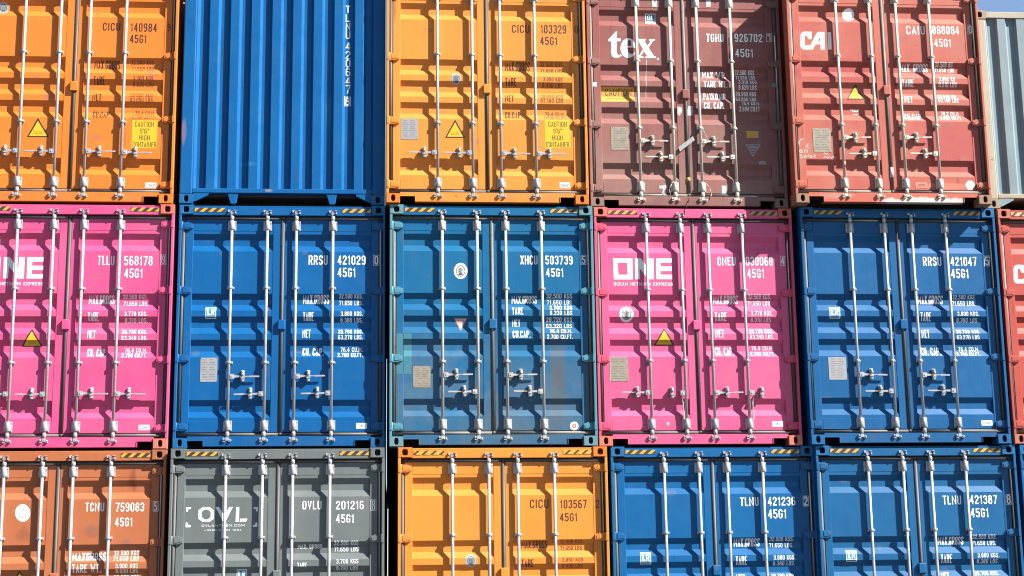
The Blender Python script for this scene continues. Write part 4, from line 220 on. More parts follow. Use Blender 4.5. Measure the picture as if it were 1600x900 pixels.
  ('class_emblem', [('p', 'white', 0, [[(0.9272, 2.0982), (0.925, 2.0766), (0.9188, 2.0561), (0.909, 2.0376), (0.8959, 2.0222), (0.8804, 2.0106), (0.8632, 2.0033), (0.845, 2.0008), (0.8269, 2.0032), (0.8098, 2.0103), (0.7944, 2.0217), (0.7816, 2.037), (0.772, 2.0554), (0.7661, 2.0759), (0.7642, 2.0975), (0.7663, 2.1191), (0.7724, 2.1397), (0.7823, 2.1581), (0.7952, 2.1736), (0.8108, 2.1853), (0.8281, 2.1926), (0.8462, 2.1951), (0.8644, 2.1928), (0.8816, 2.1856), (0.897, 2.1741), (0.9098, 2.1588), (0.9194, 2.1404), (0.9253, 2.1199)]]), ('p', 'greytext', 1, [[(0.9011, 2.0981), (0.8996, 2.0825), (0.8954, 2.0677), (0.8887, 2.0545), (0.8798, 2.0434), (0.8693, 2.035), (0.8575, 2.0298), (0.8452, 2.028), (0.8329, 2.0297), (0.8212, 2.0348), (0.8108, 2.043), (0.8021, 2.0541), (0.7955, 2.0673), (0.7915, 2.082), (0.7902, 2.0976), (0.7917, 2.1132), (0.7959, 2.128), (0.8026, 2.1413), (0.8114, 2.1524), (0.822, 2.1608), (0.8337, 2.166), (0.8461, 2.1679), (0.8584, 2.1662), (0.8701, 2.161), (0.8805, 2.1527), (0.8892, 2.1417), (0.8958, 2.1285), (0.8998, 2.1137)], [(0.8922, 2.0981), (0.8909, 2.085), (0.8874, 2.0726), (0.8818, 2.0614), (0.8744, 2.0521), (0.8655, 2.045), (0.8556, 2.0407), (0.8453, 2.0391), (0.8349, 2.0406), (0.8251, 2.0449), (0.8163, 2.0518), (0.809, 2.0611), (0.8035, 2.0722), (0.8002, 2.0846), (0.7991, 2.0976), (0.8003, 2.1107), (0.8038, 2.1232), (0.8094, 2.1343), (0.8169, 2.1437), (0.8257, 2.1507), (0.8356, 2.1551), (0.846, 2.1566), (0.8563, 2.1552), (0.8662, 2.1509), (0.8749, 2.144), (0.8823, 2.1347), (0.8877, 2.1236), (0.8911, 2.1112)]]), ('p', 'greytext', 1, [[(0.8116, 2.0686), (0.821, 2.0686), (0.821, 2.1317), (0.8116, 2.1317)]]), ('p', 'greytext', 1, [[(0.8263, 2.0648), (0.8357, 2.0648), (0.8357, 2.1367), (0.8263, 2.1367)]]), ('p', 'greytext', 1, [[(0.8409, 2.0609), (0.8504, 2.0609), (0.8504, 2.1416), (0.8409, 2.1416)]]), ('p', 'greytext', 1, [[(0.8556, 2.0649), (0.865, 2.0649), (0.865, 2.1368), (0.8556, 2.1368)]]), ('p', 'greytext', 1, [[(0.8703, 2.0688), (0.8797, 2.0688), (0.8797, 2.132), (0.8703, 2.132)]]), ('p', 'greytext', 1, [[(0.8731, 2.0572), (0.8724, 2.0546), (0.8703, 2.0521), (0.867, 2.0499), (0.8626, 2.048), (0.8573, 2.0466), (0.8515, 2.0457), (0.8453, 2.0454), (0.8391, 2.0457), (0.8333, 2.0465), (0.8281, 2.0479), (0.8237, 2.0497), (0.8204, 2.0519), (0.8184, 2.0544), (0.8177, 2.0569), (0.8184, 2.0595), (0.8205, 2.062), (0.8238, 2.0642), (0.8282, 2.0661), (0.8334, 2.0675), (0.8393, 2.0684), (0.8454, 2.0687), (0.8516, 2.0685), (0.8575, 2.0676), (0.8627, 2.0663), (0.8671, 2.0644), (0.8704, 2.0622), (0.8724, 2.0598)]])]),
  ('approval_plate', [('p', 'platetan', 2, [[(0.2798, 0.6974), (0.4836, 0.6974), (0.4836, 0.9499), (0.2798, 0.9499)]]), ('p', 'plateline', 3, [[(0.3002, 0.9241), (0.3511, 0.9241), (0.3511, 0.9297), (0.3002, 0.9297)]]), ('p', 'plateline', 3, [[(0.3857, 0.9241), (0.4428, 0.9241), (0.4428, 0.9296), (0.3857, 0.9296)]]), ('p', 'plateline', 3, [[(0.3002, 0.8988), (0.3653, 0.8988), (0.3653, 0.9044), (0.3002, 0.9044)]]), ('p', 'plateline', 3, [[(0.3857, 0.8988), (0.4529, 0.8988), (0.4529, 0.9043), (0.3857, 0.9043)]]), ('p', 'plateline', 3, [[(0.2961, 0.8761), (0.4671, 0.8761), (0.4671, 0.879), (0.2961, 0.879)]]), ('p', 'plateline', 3, [[(0.3002, 0.8483), (0.3653, 0.8483), (0.3653, 0.8538), (0.3002, 0.8538)]]), ('p', 'plateline', 3, [[(0.3856, 0.8482), (0.4426, 0.8482), (0.4426, 0.8537), (0.3856, 0.8537)]]), ('p', 'plateline', 3, [[(0.3002, 0.823), (0.351, 0.823), (0.351, 0.8285), (0.3002, 0.8285)]]), ('p', 'plateline', 3, [[(0.3856, 0.8229), (0.4528, 0.8229), (0.4528, 0.8284), (0.3856, 0.8284)]]), ('p', 'plateline', 3, [[(0.2961, 0.8003), (0.467, 0.8003), (0.467, 0.8031), (0.2961, 0.8031)]]), ('p', 'plateline', 3, [[(0.3001, 0.7725), (0.351, 0.7725), (0.351, 0.778), (0.3001, 0.778)]]), ('p', 'plateline', 3, [[(0.3855, 0.7724), (0.4425, 0.7724), (0.4425, 0.7779), (0.3855, 0.7779)]]), ('p', 'plateline', 3, [[(0.3001, 0.7473), (0.3652, 0.7473), (0.3652, 0.7527), (0.3001, 0.7527)]]), ('p', 'plateline', 3, [[(0.3855, 0.7472), (0.4526, 0.7472), (0.4526, 0.7526), (0.3855, 0.7526)]]), ('p', 'plateline', 3, [[(0.2961, 0.7246), (0.4668, 0.7246), (0.4668, 0.7274), (0.2961, 0.7274)]]), ('p', 'black', 3, [[(0.288, 0.936), (0.2951, 0.936), (0.2951, 0.9424), (0.288, 0.9424)]]), ('p', 'black', 3, [[(0.2879, 0.7037), (0.295, 0.7037), (0.295, 0.71), (0.2879, 0.71)]]), ('p', 'black', 3, [[(0.4693, 0.936), (0.4765, 0.936), (0.4765, 0.9423), (0.4693, 0.9423)]]), ('p', 'black', 3, [[(0.4688, 0.7034), (0.4759, 0.7034), (0.4759, 0.7097), (0.4688, 0.7097)]])]),
  ('warning_triangle', [('p', 'pinkred', 0, [[(0.7612, 1.5287), (0.9232, 1.529), (0.8412, 1.3715)]]), ('p', 'whitepink', 1, [[(0.7746, 1.5201), (0.9096, 1.5204), (0.8413, 1.392)]]), ('p', 'pinkred', 2, [[(0.7981, 1.5031), (0.8859, 1.5031), (0.8859, 1.5084), (0.7981, 1.5084)]]), ('p', 'pinkred', 2, [[(0.7981, 1.4894), (0.8858, 1.4894), (0.8858, 1.4947), (0.7981, 1.4947)]]), ('p', 'pinkred', 2, [[(0.798, 1.4757), (0.8857, 1.4757), (0.8857, 1.481), (0.798, 1.481)]])]),
  ('repaint_patch', [('p', 'tealpatch', 0, [[(0.1665, 0.859), (0.2631, 0.859), (0.2631, 1.3399), (0.1665, 1.3399)]])]),
  ('repaint_patch', [('p', 'tealpatch', 0, [[(0.0833, 0.859), (0.1593, 0.859), (0.1593, 1.3398), (0.0833, 1.3398)]])]),
  ('class_emblem', [('p', 'white', 0, [[(2.221, 0.2393), (2.2195, 0.2281), (2.2155, 0.2175), (2.2093, 0.208), (2.2011, 0.2001), (2.1914, 0.1941), (2.1806, 0.1904), (2.1694, 0.1892), (2.1582, 0.1905), (2.1476, 0.1943), (2.1381, 0.2003), (2.1303, 0.2083), (2.1245, 0.2179), (2.1209, 0.2285), (2.1199, 0.2397), (2.1214, 0.2509), (2.1253, 0.2615), (2.1316, 0.271), (2.1397, 0.279), (2.1494, 0.2849), (2.1602, 0.2886), (2.1715, 0.2898), (2.1827, 0.2885), (2.1933, 0.2848), (2.2027, 0.2788), (2.2106, 0.2708), (2.2164, 0.2612), (2.2199, 0.2505)]]), ('p', 'pinkred', 1, [[(2.1974, 0.2394), (2.1966, 0.2334), (2.1945, 0.2278), (2.1911, 0.2227), (2.1868, 0.2185), (2.1816, 0.2153), (2.1759, 0.2133), (2.1699, 0.2127), (2.1639, 0.2134), (2.1582, 0.2154), (2.1532, 0.2186), (2.149, 0.2229), (2.1459, 0.228), (2.144, 0.2336), (2.1435, 0.2396), (2.1443, 0.2456), (2.1464, 0.2512), (2.1497, 0.2563), (2.154, 0.2606), (2.1592, 0.2637), (2.165, 0.2657), (2.171, 0.2663), (2.177, 0.2657), (2.1826, 0.2637), (2.1877, 0.2604), (2.1918, 0.2562), (2.1949, 0.2511), (2.1968, 0.2454)], [(2.1839, 0.2395), (2.1835, 0.2365), (2.1824, 0.2336), (2.1808, 0.2311), (2.1786, 0.229), (2.176, 0.2274), (2.1731, 0.2264), (2.1701, 0.2261), (2.1671, 0.2264), (2.1643, 0.2274), (2.1618, 0.2291), (2.1597, 0.2312), (2.1582, 0.2337), (2.1572, 0.2366), (2.1569, 0.2396), (2.1573, 0.2425), (2.1584, 0.2454), (2.1601, 0.2479), (2.1622, 0.25), (2.1648, 0.2516), (2.1677, 0.2526), (2.1707, 0.2529), (2.1737, 0.2526), (2.1765, 0.2516), (2.179, 0.25), (2.1811, 0.2478), (2.1827, 0.2453), (2.1836, 0.2424)]]), ('p', 'pinkred', 2, [[(2.1468, 0.2362), (2.1941, 0.2362), (2.1941, 0.2428), (2.1468, 0.2428)]])]),
  ('code_lettering', [('t', 'white', 0, 'XHCU', 1.5621, 2.1814, 0.2072, 0.1093, 0.03)]),
  ('number_lettering', [('t', 'white', 0, '503739', 1.8635, 2.1829, 0.3285, 0.1067, 0.03)]),
  ('check_digit', [('t', 'white', 0, '5', 2.3066, 2.1922, 0.0373, 0.0947, 0.03), ('p', 'white', 0, [[(2.2948, 2.2979), (2.3582, 2.2982), (2.3557, 2.1812), (2.2923, 2.1809)], [(2.2989, 2.2937), (2.354, 2.294), (2.3516, 2.1854), (2.2965, 2.1851)]])]),
  ('size_lettering', [('t', 'white', 0, '45G1', 1.8678, 2.0296, 0.2111, 0.1055, 0.03)]),
  ('weight_lettering', [('t', 'white', 0, 'MAX.GROSS', 1.4536, 1.7093, 0.301, 0.0908, 0.055)]),
  ('weight_lettering', [('t', 'white', 0, '32.500 KGS', 1.8703, 1.7728, 0.3088, 0.053, 0.028)]),
  ('weight_lettering', [('t', 'white', 0, '71.650 LBS', 1.8758, 1.7002, 0.3017, 0.0493, 0.028)]),
  ('weight_lettering', [('t', 'white', 0, 'TARE', 1.4553, 1.5715, 0.1337, 0.0899, 0.055)]),
  ('weight_lettering', [('t', 'white', 0, '3.780 KGS', 1.9054, 1.6312, 0.2708, 0.0526, 0.028)]),
  ('weight_lettering', [('t', 'white', 0, '8.330 LBS', 1.9076, 1.5657, 0.2673, 0.0524, 0.028)]),
  ('weight_lettering', [('t', 'white', 0, 'NET', 1.4568, 1.4272, 0.0962, 0.086, 0.055)]),
  ('weight_lettering', [('t', 'white', 0, '28.720 KGS', 1.8654, 1.4864, 0.3079, 0.0523, 0.028)]),
  ('weight_lettering', [('t', 'white', 0, '63.320 LBS', 1.8641, 1.4142, 0.3076, 0.0487, 0.028)]),
  ('weight_lettering', [('t', 'white', 0, 'CU.CAP.', 1.4585, 1.2902, 0.2113, 0.0859, 0.055)]),
  ('weight_lettering', [('t', 'white', 0, '76.4 CU.M.', 1.9038, 1.349, 0.2666, 0.0485, 0.028)]),
  ('weight_lettering', [('t', 'white', 0, '2.700 CU.FT.', 1.8686, 1.277, 0.3072, 0.0518, 0.028)]),
 ],
 'A3': [
  ('class_emblem', [('p', 'white', 0, [[(0.9255, 2.1895), (0.9245, 2.1676), (0.9193, 2.1468), (0.9103, 2.1282), (0.8978, 2.1128), (0.8826, 2.1012), (0.8653, 2.094), (0.8469, 2.0917), (0.8283, 2.0944), (0.8103, 2.1018), (0.794, 2.1136), (0.7801, 2.1293), (0.7692, 2.1481), (0.7621, 2.1689), (0.7589, 2.1908), (0.7599, 2.2127), (0.765, 2.2335), (0.7741, 2.2522), (0.7865, 2.2677), (0.8017, 2.2793), (0.819, 2.2865), (0.8374, 2.2888), (0.8561, 2.2862), (0.8741, 2.2788), (0.8905, 2.2669), (0.9044, 2.2511), (0.9153, 2.2324), (0.9224, 2.2115)]]), ('p', 'silver', 1, [[(0.8841, 2.1846), (0.8836, 2.1728), (0.8811, 2.1617), (0.8766, 2.1517), (0.8704, 2.1434), (0.8628, 2.1372), (0.8542, 2.1334), (0.845, 2.1321), (0.8357, 2.1335), (0.8267, 2.1375), (0.8185, 2.1439), (0.8115, 2.1523), (0.806, 2.1623), (0.8024, 2.1735), (0.8008, 2.1852), (0.8013, 2.197), (0.8038, 2.2081), (0.8083, 2.2181), (0.8145, 2.2264), (0.8221, 2.2326), (0.8307, 2.2365), (0.8399, 2.2377), (0.8492, 2.2363), (0.8582, 2.2323), (0.8664, 2.226), (0.8734, 2.2176), (0.8789, 2.2075), (0.8825, 2.1963)], [(0.8758, 2.1846), (0.8754, 2.1752), (0.8734, 2.1663), (0.8698, 2.1584), (0.8648, 2.1517), (0.8587, 2.1467), (0.8518, 2.1437), (0.8445, 2.1427), (0.837, 2.1438), (0.8298, 2.147), (0.8233, 2.1521), (0.8177, 2.1588), (0.8133, 2.1668), (0.8104, 2.1758), (0.8091, 2.1852), (0.8095, 2.1946), (0.8115, 2.2035), (0.8151, 2.2114), (0.8201, 2.2181), (0.8261, 2.2231), (0.833, 2.2261), (0.8404, 2.2271), (0.8479, 2.226), (0.8551, 2.2228), (0.8616, 2.2178), (0.8672, 2.211), (0.8716, 2.203), (0.8745, 2.194)]])]),
  ('code_lettering', [('t', 'white', 0, 'TCNU', 1.5381, 2.2022, 0.2096, 0.0974, 0.03)]),
  ('number_lettering', [('t', 'white', 0, '759083', 1.8759, 2.1978, 0.3196, 0.0984, 0.03)]),
  ('check_digit', [('t', 'white', 0, '5', 2.3101, 2.2032, 0.0307, 0.0991, 0.03), ('p', 'white', 0, [[(2.2933, 2.31), (2.3539, 2.3096), (2.3575, 2.1954), (2.297, 2.1959)], [(2.2973, 2.3061), (2.3502, 2.3057), (2.3535, 2.1993), (2.3007, 2.1997)]])]),
  ('size_lettering', [('t', 'white', 0, '45G1', 1.8734, 2.0302, 0.1979, 0.0971, 0.03)]),
  ('weight_lettering', [('t', 'white', 0, 'MAXGROSS', 1.4096, 1.6492, 0.3787, 0.0904, 0.055)]),
  ('weight_lettering', [('t', 'white', 0, '32.500 KGS', 1.8714, 1.7055, 0.2774, 0.0515, 0.028)]),
  ('weight_lettering', [('t', 'white', 0, '71.650 LBS', 1.8685, 1.6444, 0.2825, 0.0495, 0.028)]),
  ('weight_lettering', [('t', 'white', 0, 'TARE WT.', 1.4152, 1.5152, 0.3206, 0.0957, 0.055)]),
  ('weight_lettering', [('t', 'white', 0, '3.900 KGS', 1.8975, 1.5656, 0.2475, 0.0462, 0.028)]),
  ('weight_lettering', [('t', 'white', 0, '8.600 LBS', 1.9013, 1.5098, 0.2457, 0.0461, 0.028)]),
  ('weight_lettering', [('t', 'white', 0, 'NET', 1.421, 1.3798, 0.1727, 0.0934, 0.055)]),
  ('weight_lettering', [('t', 'white', 0, '28.600 KGS', 1.8814, 1.4369, 0.2767, 0.0474, 0.028)]),
  ('warning_triangle', [('p', 'black', 0, [[(0.7392, 1.3671), (0.7445, 1.3636), (0.9406, 1.3612), (0.9456, 1.3646), (0.837, 1.5459), (0.8302, 1.5459)]]), ('p', 'yellow', 1, [[(0.7574, 1.3744), (0.9267, 1.3724), (0.8347, 1.5238)]]), ('p', 'ochre', 2, [[(0.7989, 1.4105), (0.8068, 1.4105), (0.8068, 1.4177), (0.7989, 1.4177)]]), ('p', 'ochre', 2, [[(0.7997, 1.394), (0.8066, 1.394), (0.8066, 1.4013), (0.7997, 1.4013)]]), ('p', 'ochre', 2, [[(0.8113, 1.4104), (0.8192, 1.4104), (0.8192, 1.4176), (0.8113, 1.4176)]]), ('p', 'ochre', 2, [[(0.8121, 1.3939), (0.819, 1.3939), (0.819, 1.4011), (0.8121, 1.4011)]]), ('p', 'ochre', 2, [[(0.8237, 1.4102), (0.8316, 1.4102), (0.8316, 1.4175), (0.8237, 1.4175)]]), ('p', 'ochre', 2, [[(0.8245, 1.3937), (0.8314, 1.3937), (0.8314, 1.401), (0.8245, 1.401)]]), ('p', 'ochre', 2, [[(0.8361, 1.4101), (0.844, 1.4101), (0.844, 1.4173), (0.8361, 1.4173)]]), ('p', 'ochre', 2, [[(0.8369, 1.3936), (0.8437, 1.3936), (0.8437, 1.4008), (0.8369, 1.4008)]]), ('p', 'ochre', 2, [[(0.8485, 1.4099), (0.8564, 1.4099), (0.8564, 1.4172), (0.8485, 1.4172)]]), ('p', 'ochre', 2, [[(0.8493, 1.3934), (0.8561, 1.3934), (0.8561, 1.4007), (0.8493, 1.4007)]]), ('p', 'ochre', 2, [[(0.8609, 1.4098), (0.8688, 1.4098), (0.8688, 1.417), (0.8609, 1.417)]]), ('p', 'ochre', 2, [[(0.8617, 1.3933), (0.8685, 1.3933), (0.8685, 1.4005), (0.8617, 1.4005)]]), ('p', 'ochre', 2, [[(0.8733, 1.4096), (0.8812, 1.4096), (0.8812, 1.4169), (0.8733, 1.4169)]]), ('p', 'ochre', 2, [[(0.874, 1.3931), (0.8809, 1.3931), (0.8809, 1.4004), (0.874, 1.4004)]])]),
 ],
 'B3': [
  ('logo_lettering', [('p', 'white', 0, [[(0.4023, 2.2329), (0.3759, 2.2331), (0.3242, 2.1952), (0.3267, 2.1012), (0.3744, 2.0644), (0.4066, 2.0641), (0.4058, 2.0947), (0.3912, 2.0948), (0.3624, 2.1215), (0.3609, 2.1773), (0.3855, 2.2006), (0.4031, 2.2005)]]), ('p', 'white', 0, [[(0.414, 2.2328), (0.4462, 2.2325), (0.497, 2.1939), (0.4994, 2.0998), (0.4505, 2.0638), (0.4183, 2.064), (0.4175, 2.0946), (0.4351, 2.0944), (0.4637, 2.1206), (0.4623, 2.1765), (0.4353, 2.2002), (0.4148, 2.2004)]]), ('p', 'white', 0, [[(0.5166, 2.232), (0.5565, 2.2317), (0.6176, 2.1311), (0.6723, 2.2308), (0.7116, 2.2305), (0.6292, 2.0623), (0.6057, 2.0625)]]), ('p', 'white', 0, [[(0.7487, 2.2302), (0.784, 2.2299), (0.7847, 2.0609), (0.7465, 2.0613)]]), ('p', 'white', 0, [[(0.7956, 2.0973), (0.8809, 2.0966), (0.861, 2.0603), (0.7935, 2.0609)]]), ('p', 'white', 0, [[(0.1857, 2.2316), (0.2413, 2.2312), (0.2372, 2.2094), (0.2079, 2.2097), (0.2064, 2.1815), (0.1871, 2.1816)]]), ('p', 'white', 0, [[(0.1847, 2.0584), (0.2051, 2.0582), (0.2106, 2.0318), (0.2398, 2.0316), (0.2387, 2.0052), (0.1844, 2.0057)]]), ('p', 'white', 0, [[(0.9489, 2.2257), (0.996, 2.2253), (0.994, 2.1781), (0.9733, 2.1801), (0.9746, 2.206), (0.9463, 2.2062)]]), ('p', 'white', 0, [[(0.9905, 2.0515), (0.9932, 2.0045), (0.9444, 2.0049), (0.9452, 2.0255), (0.9704, 2.027), (0.9729, 2.0517)]]), ('t', 'white', 0, 'OVLANTHEN.COM', 0.3642, 2.0094, 0.4856, 0.0245, 0.05), ('t', 'white', 0, '+3288 8 234 1234', 0.3947, 1.9611, 0.4181, 0.0185, 0.05)]),
  ('code_lettering', [('t', 'white', 0, 'OVLU', 1.5004, 2.196, 0.2181, 0.0964, 0.03)]),
  ('number_lettering', [('t', 'white', 0, '201216', 1.8838, 2.193, 0.3179, 0.0958, 0.03)]),
  ('check_digit', [('t', 'white', 0, '8', 2.2948, 2.1826, 0.0351, 0.1106, 0.03), ('p', 'white', 0, [[(2.2803, 2.301), (2.3438, 2.3006), (2.3444, 2.1748), (2.281, 2.1753)], [(2.2842, 2.2971), (2.3399, 2.2967), (2.3404, 2.1787), (2.2849, 2.1791)]])]),
  ('size_lettering', [('t', 'white', 0, '45G1', 1.8853, 2.0382, 0.2046, 0.0979, 0.03)]),
  ('weight_lettering', [('t', 'white', 0, 'MAX. GROSS', 1.4533, 1.7538, 0.2779, 0.0467, 0.055)]),
  ('weight_lettering', [('t', 'white', 0, '32.500 KGS', 1.8664, 1.7868, 0.2756, 0.0504, 0.028)]),
  ('weight_lettering', [('t', 'white', 0, '71.650 LBS', 1.8671, 1.7162, 0.2754, 0.052, 0.028)]),
  ('weight_lettering', [('t', 'white', 0, 'TARE', 1.451, 1.5465, 0.1072, 0.048, 0.055)]),
  ('weight_lettering', [('t', 'white', 0, '3.700 KGS', 1.8933, 1.5804, 0.2502, 0.0484, 0.028)]),
  ('weight_lettering', [('t', 'white', 0, '8.160 LBS', 1.8939, 1.5118, 0.2447, 0.0413, 0.028)]),
  ('weight_lettering', [('t', 'white', 0, 'NET', 1.454, 1.3365, 0.0929, 0.0478, 0.055)]),
  ('class_sticker', [('p', 'white', 0, [[(0.7692, 1.3985), (0.884, 1.3985), (0.884, 1.5281), (0.7692, 1.5281)]]), ('p', 'ltblue', 1, [[(0.7757, 1.4246), (0.8771, 1.4246), (0.8771, 1.5203), (0.7757, 1.5203)]]), ('p', 'teal', 1, [[(0.7761, 1.405), (0.8792, 1.405), (0.8792, 1.4195), (0.7761, 1.4195)]]), ('p', 'white', 2, [[(0.7855, 1.5108), (0.7996, 1.5107), (0.8009, 1.4504), (0.8221, 1.4502), (0.8224, 1.4345), (0.7872, 1.4349)]]), ('t', 'white', 2, 'R', 0.8318, 1.4344, 0.0338, 0.0729, 0.04)]),
 ],
 'D3': [
  ('class_sticker', [('p', 'white', 0, [[(0.3296, 1.5299), (0.4552, 1.5299), (0.4552, 1.6652), (0.3296, 1.6652)]]), ('p', 'ltblue', 1, [[(0.3376, 1.5571), (0.4477, 1.5571), (0.4477, 1.6571), (0.3376, 1.6571)]]), ('p', 'teal', 1, [[(0.337, 1.5367), (0.4445, 1.5367), (0.4445, 1.5519), (0.337, 1.5519)]]), ('p', 'white', 2, [[(0.3524, 1.6471), (0.367, 1.647), (0.3652, 1.5841), (0.3871, 1.5839), (0.3866, 1.5675), (0.3501, 1.5679)]]), ('t', 'white', 2, 'R', 0.3963, 1.5674, 0.0388, 0.0762, 0.04)]),
  ('code_lettering', [('t', 'white', 0, 'TLNU', 1.538, 2.1949, 0.2203, 0.1028, 0.03)]),
  ('number_lettering', [('t', 'white', 0, '421236', 1.8703, 2.1978, 0.3306, 0.1004, 0.03)]),
  ('check_digit', [('t', 'white', 0, '2', 2.305, 2.1945, 0.0453, 0.1063, 0.03), ('p', 'white', 0, [[(2.2955, 2.3089), (2.366, 2.3084), (2.3598, 2.1864), (2.2893, 2.1869)], [(2.2994, 2.3049), (2.3617, 2.3044), (2.3559, 2.1904), (2.2936, 2.1909)]])]),
  ('size_lettering', [('t', 'white', 0, '45G1', 1.8672, 2.0477, 0.2174, 0.1063, 0.03)]),
  ('weight_lettering', [('t', 'white', 0, 'MAX.GROSS', 1.4474, 1.724, 0.3083, 0.0951, 0.055)]),
  ('weight_lettering', [('t', 'white', 0, '32.500 KGS.', 1.8738, 1.7834, 0.289, 0.0465, 0.028)]),
  ('weight_lettering', [('t', 'white', 0, '71.650 LBS.', 1.8705, 1.7108, 0.2888, 0.0481, 0.028)]),
  ('weight_lettering', [('t', 'white', 0, 'TARE', 1.4572, 1.5107, 0.1345, 0.1015, 0.055)]),
  ('weight_lettering', [('t', 'white', 0, '3.800 KGS.', 1.9106, 1.5673, 0.2568, 0.0517, 0.028)]),
  ('weight_lettering', [('t', 'white', 0, '8.380 LBS.', 1.9038, 1.5023, 0.2601, 0.0461, 0.028)]),
  ('weight_lettering', [('t', 'white', 0, 'NET', 1.4579, 1.3056, 0.1063, 0.0976, 0.055)]),
  ('weight_lettering', [('t', 'white', 0, '28.700 KGS.', 1.8748, 1.3583, 0.282, 0.0455, 0.028)]),
 ],
 'E3': [
  ('class_sticker', [('p', 'white', 0, [[(0.3231, 1.5392), (0.4506, 1.5392), (0.4506, 1.6701), (0.3231, 1.6701)]]), ('p', 'ltblue', 1, [[(0.3317, 1.5655), (0.4429, 1.5655), (0.4429, 1.6622), (0.3317, 1.6622)]]), ('p', 'teal', 1, [[(0.3306, 1.5457), (0.4371, 1.5457), (0.4371, 1.5604), (0.3306, 1.5604)]]), ('p', 'white', 2, [[(0.3486, 1.6526), (0.363, 1.6524), (0.3596, 1.5916), (0.3812, 1.5914), (0.3803, 1.5756), (0.3443, 1.5759)]]), ('t', 'white', 2, 'R', 0.3899, 1.5755, 0.0403, 0.0736, 0.04)]),
  ('code_lettering', [('t', 'white', 0, 'TLNU', 1.5306, 2.1946, 0.2231, 0.1036, 0.03)]),
  ('number_lettering', [('t', 'white', 0, '421387', 1.8613, 2.1976, 0.3316, 0.103, 0.03)]),
  ('check_digit', [('t', 'white', 0, '8', 2.3115, 2.196, 0.0489, 0.1071, 0.03), ('p', 'white', 0, [[(2.3048, 2.3113), (2.3766, 2.3108), (2.367, 2.1879), (2.2953, 2.1884)], [(2.3087, 2.3072), (2.3721, 2.3067), (2.3632, 2.1919), (2.2998, 2.1924)]])]),
  ('size_lettering', [('t', 'white', 0, '45G1', 1.8595, 2.0409, 0.2183, 0.107, 0.03)]),
  ('weight_lettering', [('t', 'white', 0, 'MAX.GROSS', 1.4469, 1.724, 0.3105, 0.0921, 0.055)]),
  ('weight_lettering', [('t', 'white', 0, '32.500 KGS.', 1.8639, 1.7876, 0.2956, 0.0486, 0.028)]),
  ('weight_lettering', [('t', 'white', 0, '71.650 LBS.', 1.8586, 1.7145, 0.2956, 0.0521, 0.028)]),
  ('weight_lettering', [('t', 'white', 0, 'TARE', 1.4608, 1.5109, 0.1378, 0.1022, 0.055)]),
  ('weight_lettering', [('t', 'white', 0, '3.800 KGS.', 1.9089, 1.5699, 0.2608, 0.0502, 0.028)]),
  ('weight_lettering', [('t', 'white', 0, '8.380 LBS.', 1.9001, 1.5026, 0.2645, 0.05, 0.028)]),
  ('weight_lettering', [('t', 'white', 0, 'NET', 1.4502, 1.3026, 0.1012, 0.0966, 0.055)]),
  ('weight_lettering', [('t', 'white', 0, '28.700 KGS.', 1.8652, 1.3631, 0.2885, 0.0476, 0.028)]),
 ],
 'B1': [
  ('upright_lettering', [('t', 'white', 0, 'T', 1.9496, 2.4512, 0.0555, 0.0924, 0.02), ('t', 'white', 0, 'L', 1.9505, 2.3349, 0.0554, 0.0985, 0.02), ('t', 'white', 0, 'N', 1.9515, 2.2189, 0.0553, 0.1014, 0.02), ('t', 'white', 0, 'U', 1.9524, 2.1126, 0.0553, 0.0979, 0.02), ('t', 'white', 0, '4', 1.9536, 1.9659, 0.0552, 0.1039, 0.02), ('t', 'white', 0, '2', 1.9546, 1.8508, 0.0551, 0.1036, 0.02), ('t', 'white', 0, '0', 1.9555, 1.7453, 0.055, 0.1002, 0.02), ('t', 'white', 0, '6', 1.9564, 1.6338, 0.055, 0.1, 0.02), ('t', 'white', 0, '4', 1.9574, 1.5225, 0.0549, 0.0998, 0.02), ('t', 'white', 0, '7', 1.9583, 1.4116, 0.0548, 0.1056, 0.02), ('t', 'white', 0, '8', 1.9537, 1.2608, 0.0519, 0.096, 0.02), ('p', 'white', 0, [[(1.9411, 1.3682), (2.0172, 1.3693), (2.0181, 1.2494), (1.9421, 1.2484)], [(1.947, 1.3621), (2.0114, 1.3631), (2.0122, 1.2555), (1.9479, 1.2546)]])]),
 ],
}

W, H, Z0 = 2.438, 2.896, 2.912
ROWZ = {'1': H + .012, '2': 0.0, '3': -H - .012}

# ------------------------------------------------------------------ camera, sky, sun, exposure
def make_camera():
    yaw, pitch, roll = CAM['rot']
    cy, sy, cp, sp = math.cos(yaw), math.sin(yaw), math.cos(pitch), math.sin(pitch)
    f = Vector((sy*cp, cy*cp, sp)); r = Vector((cy, -sy, 0)); u = r.cross(f)
    cr, sr = math.cos(roll), math.sin(roll)
    r, u = cr*r + sr*u, -sr*r + cr*u
    cam = bpy.data.cameras.new('camera'); o = bpy.data.objects.new('camera', cam); col.objects.link(o)
    m = Matrix((r, u, -f)).transposed().to_4x4()
    m.translation = Vector(CAM['loc']) + Vector((0, 0, Z0))
    o.matrix_world = m
    cam.sensor_width = 36; cam.lens = CAM['f']/1600*36; cam.clip_start = .1; cam.clip_end = 4000
    sc.camera = o
make_camera()
SUN_DIR = Vector((2.0, -1.0, 2.02)).normalized()
SUN_STRENGTH, SKY_STRENGTH, EXPOSURE = 5.0, .05, 1.98
sun = bpy.data.lights.new('sun', 'SUN'); sun.energy = SUN_STRENGTH; sun.angle = math.radians(.5); sun.color = (1, .955, .88)
so = bpy.data.objects.new('sun', sun); col.objects.link(so)
so.rotation_euler = (-SUN_DIR).to_track_quat('-Z', 'Y').to_euler(); so.location = (30, -20, 40)
world = bpy.data.worlds.new('World'); sc.world = world; world.use_nodes = True
nt = world.node_tree; bg = nt.nodes['Background']
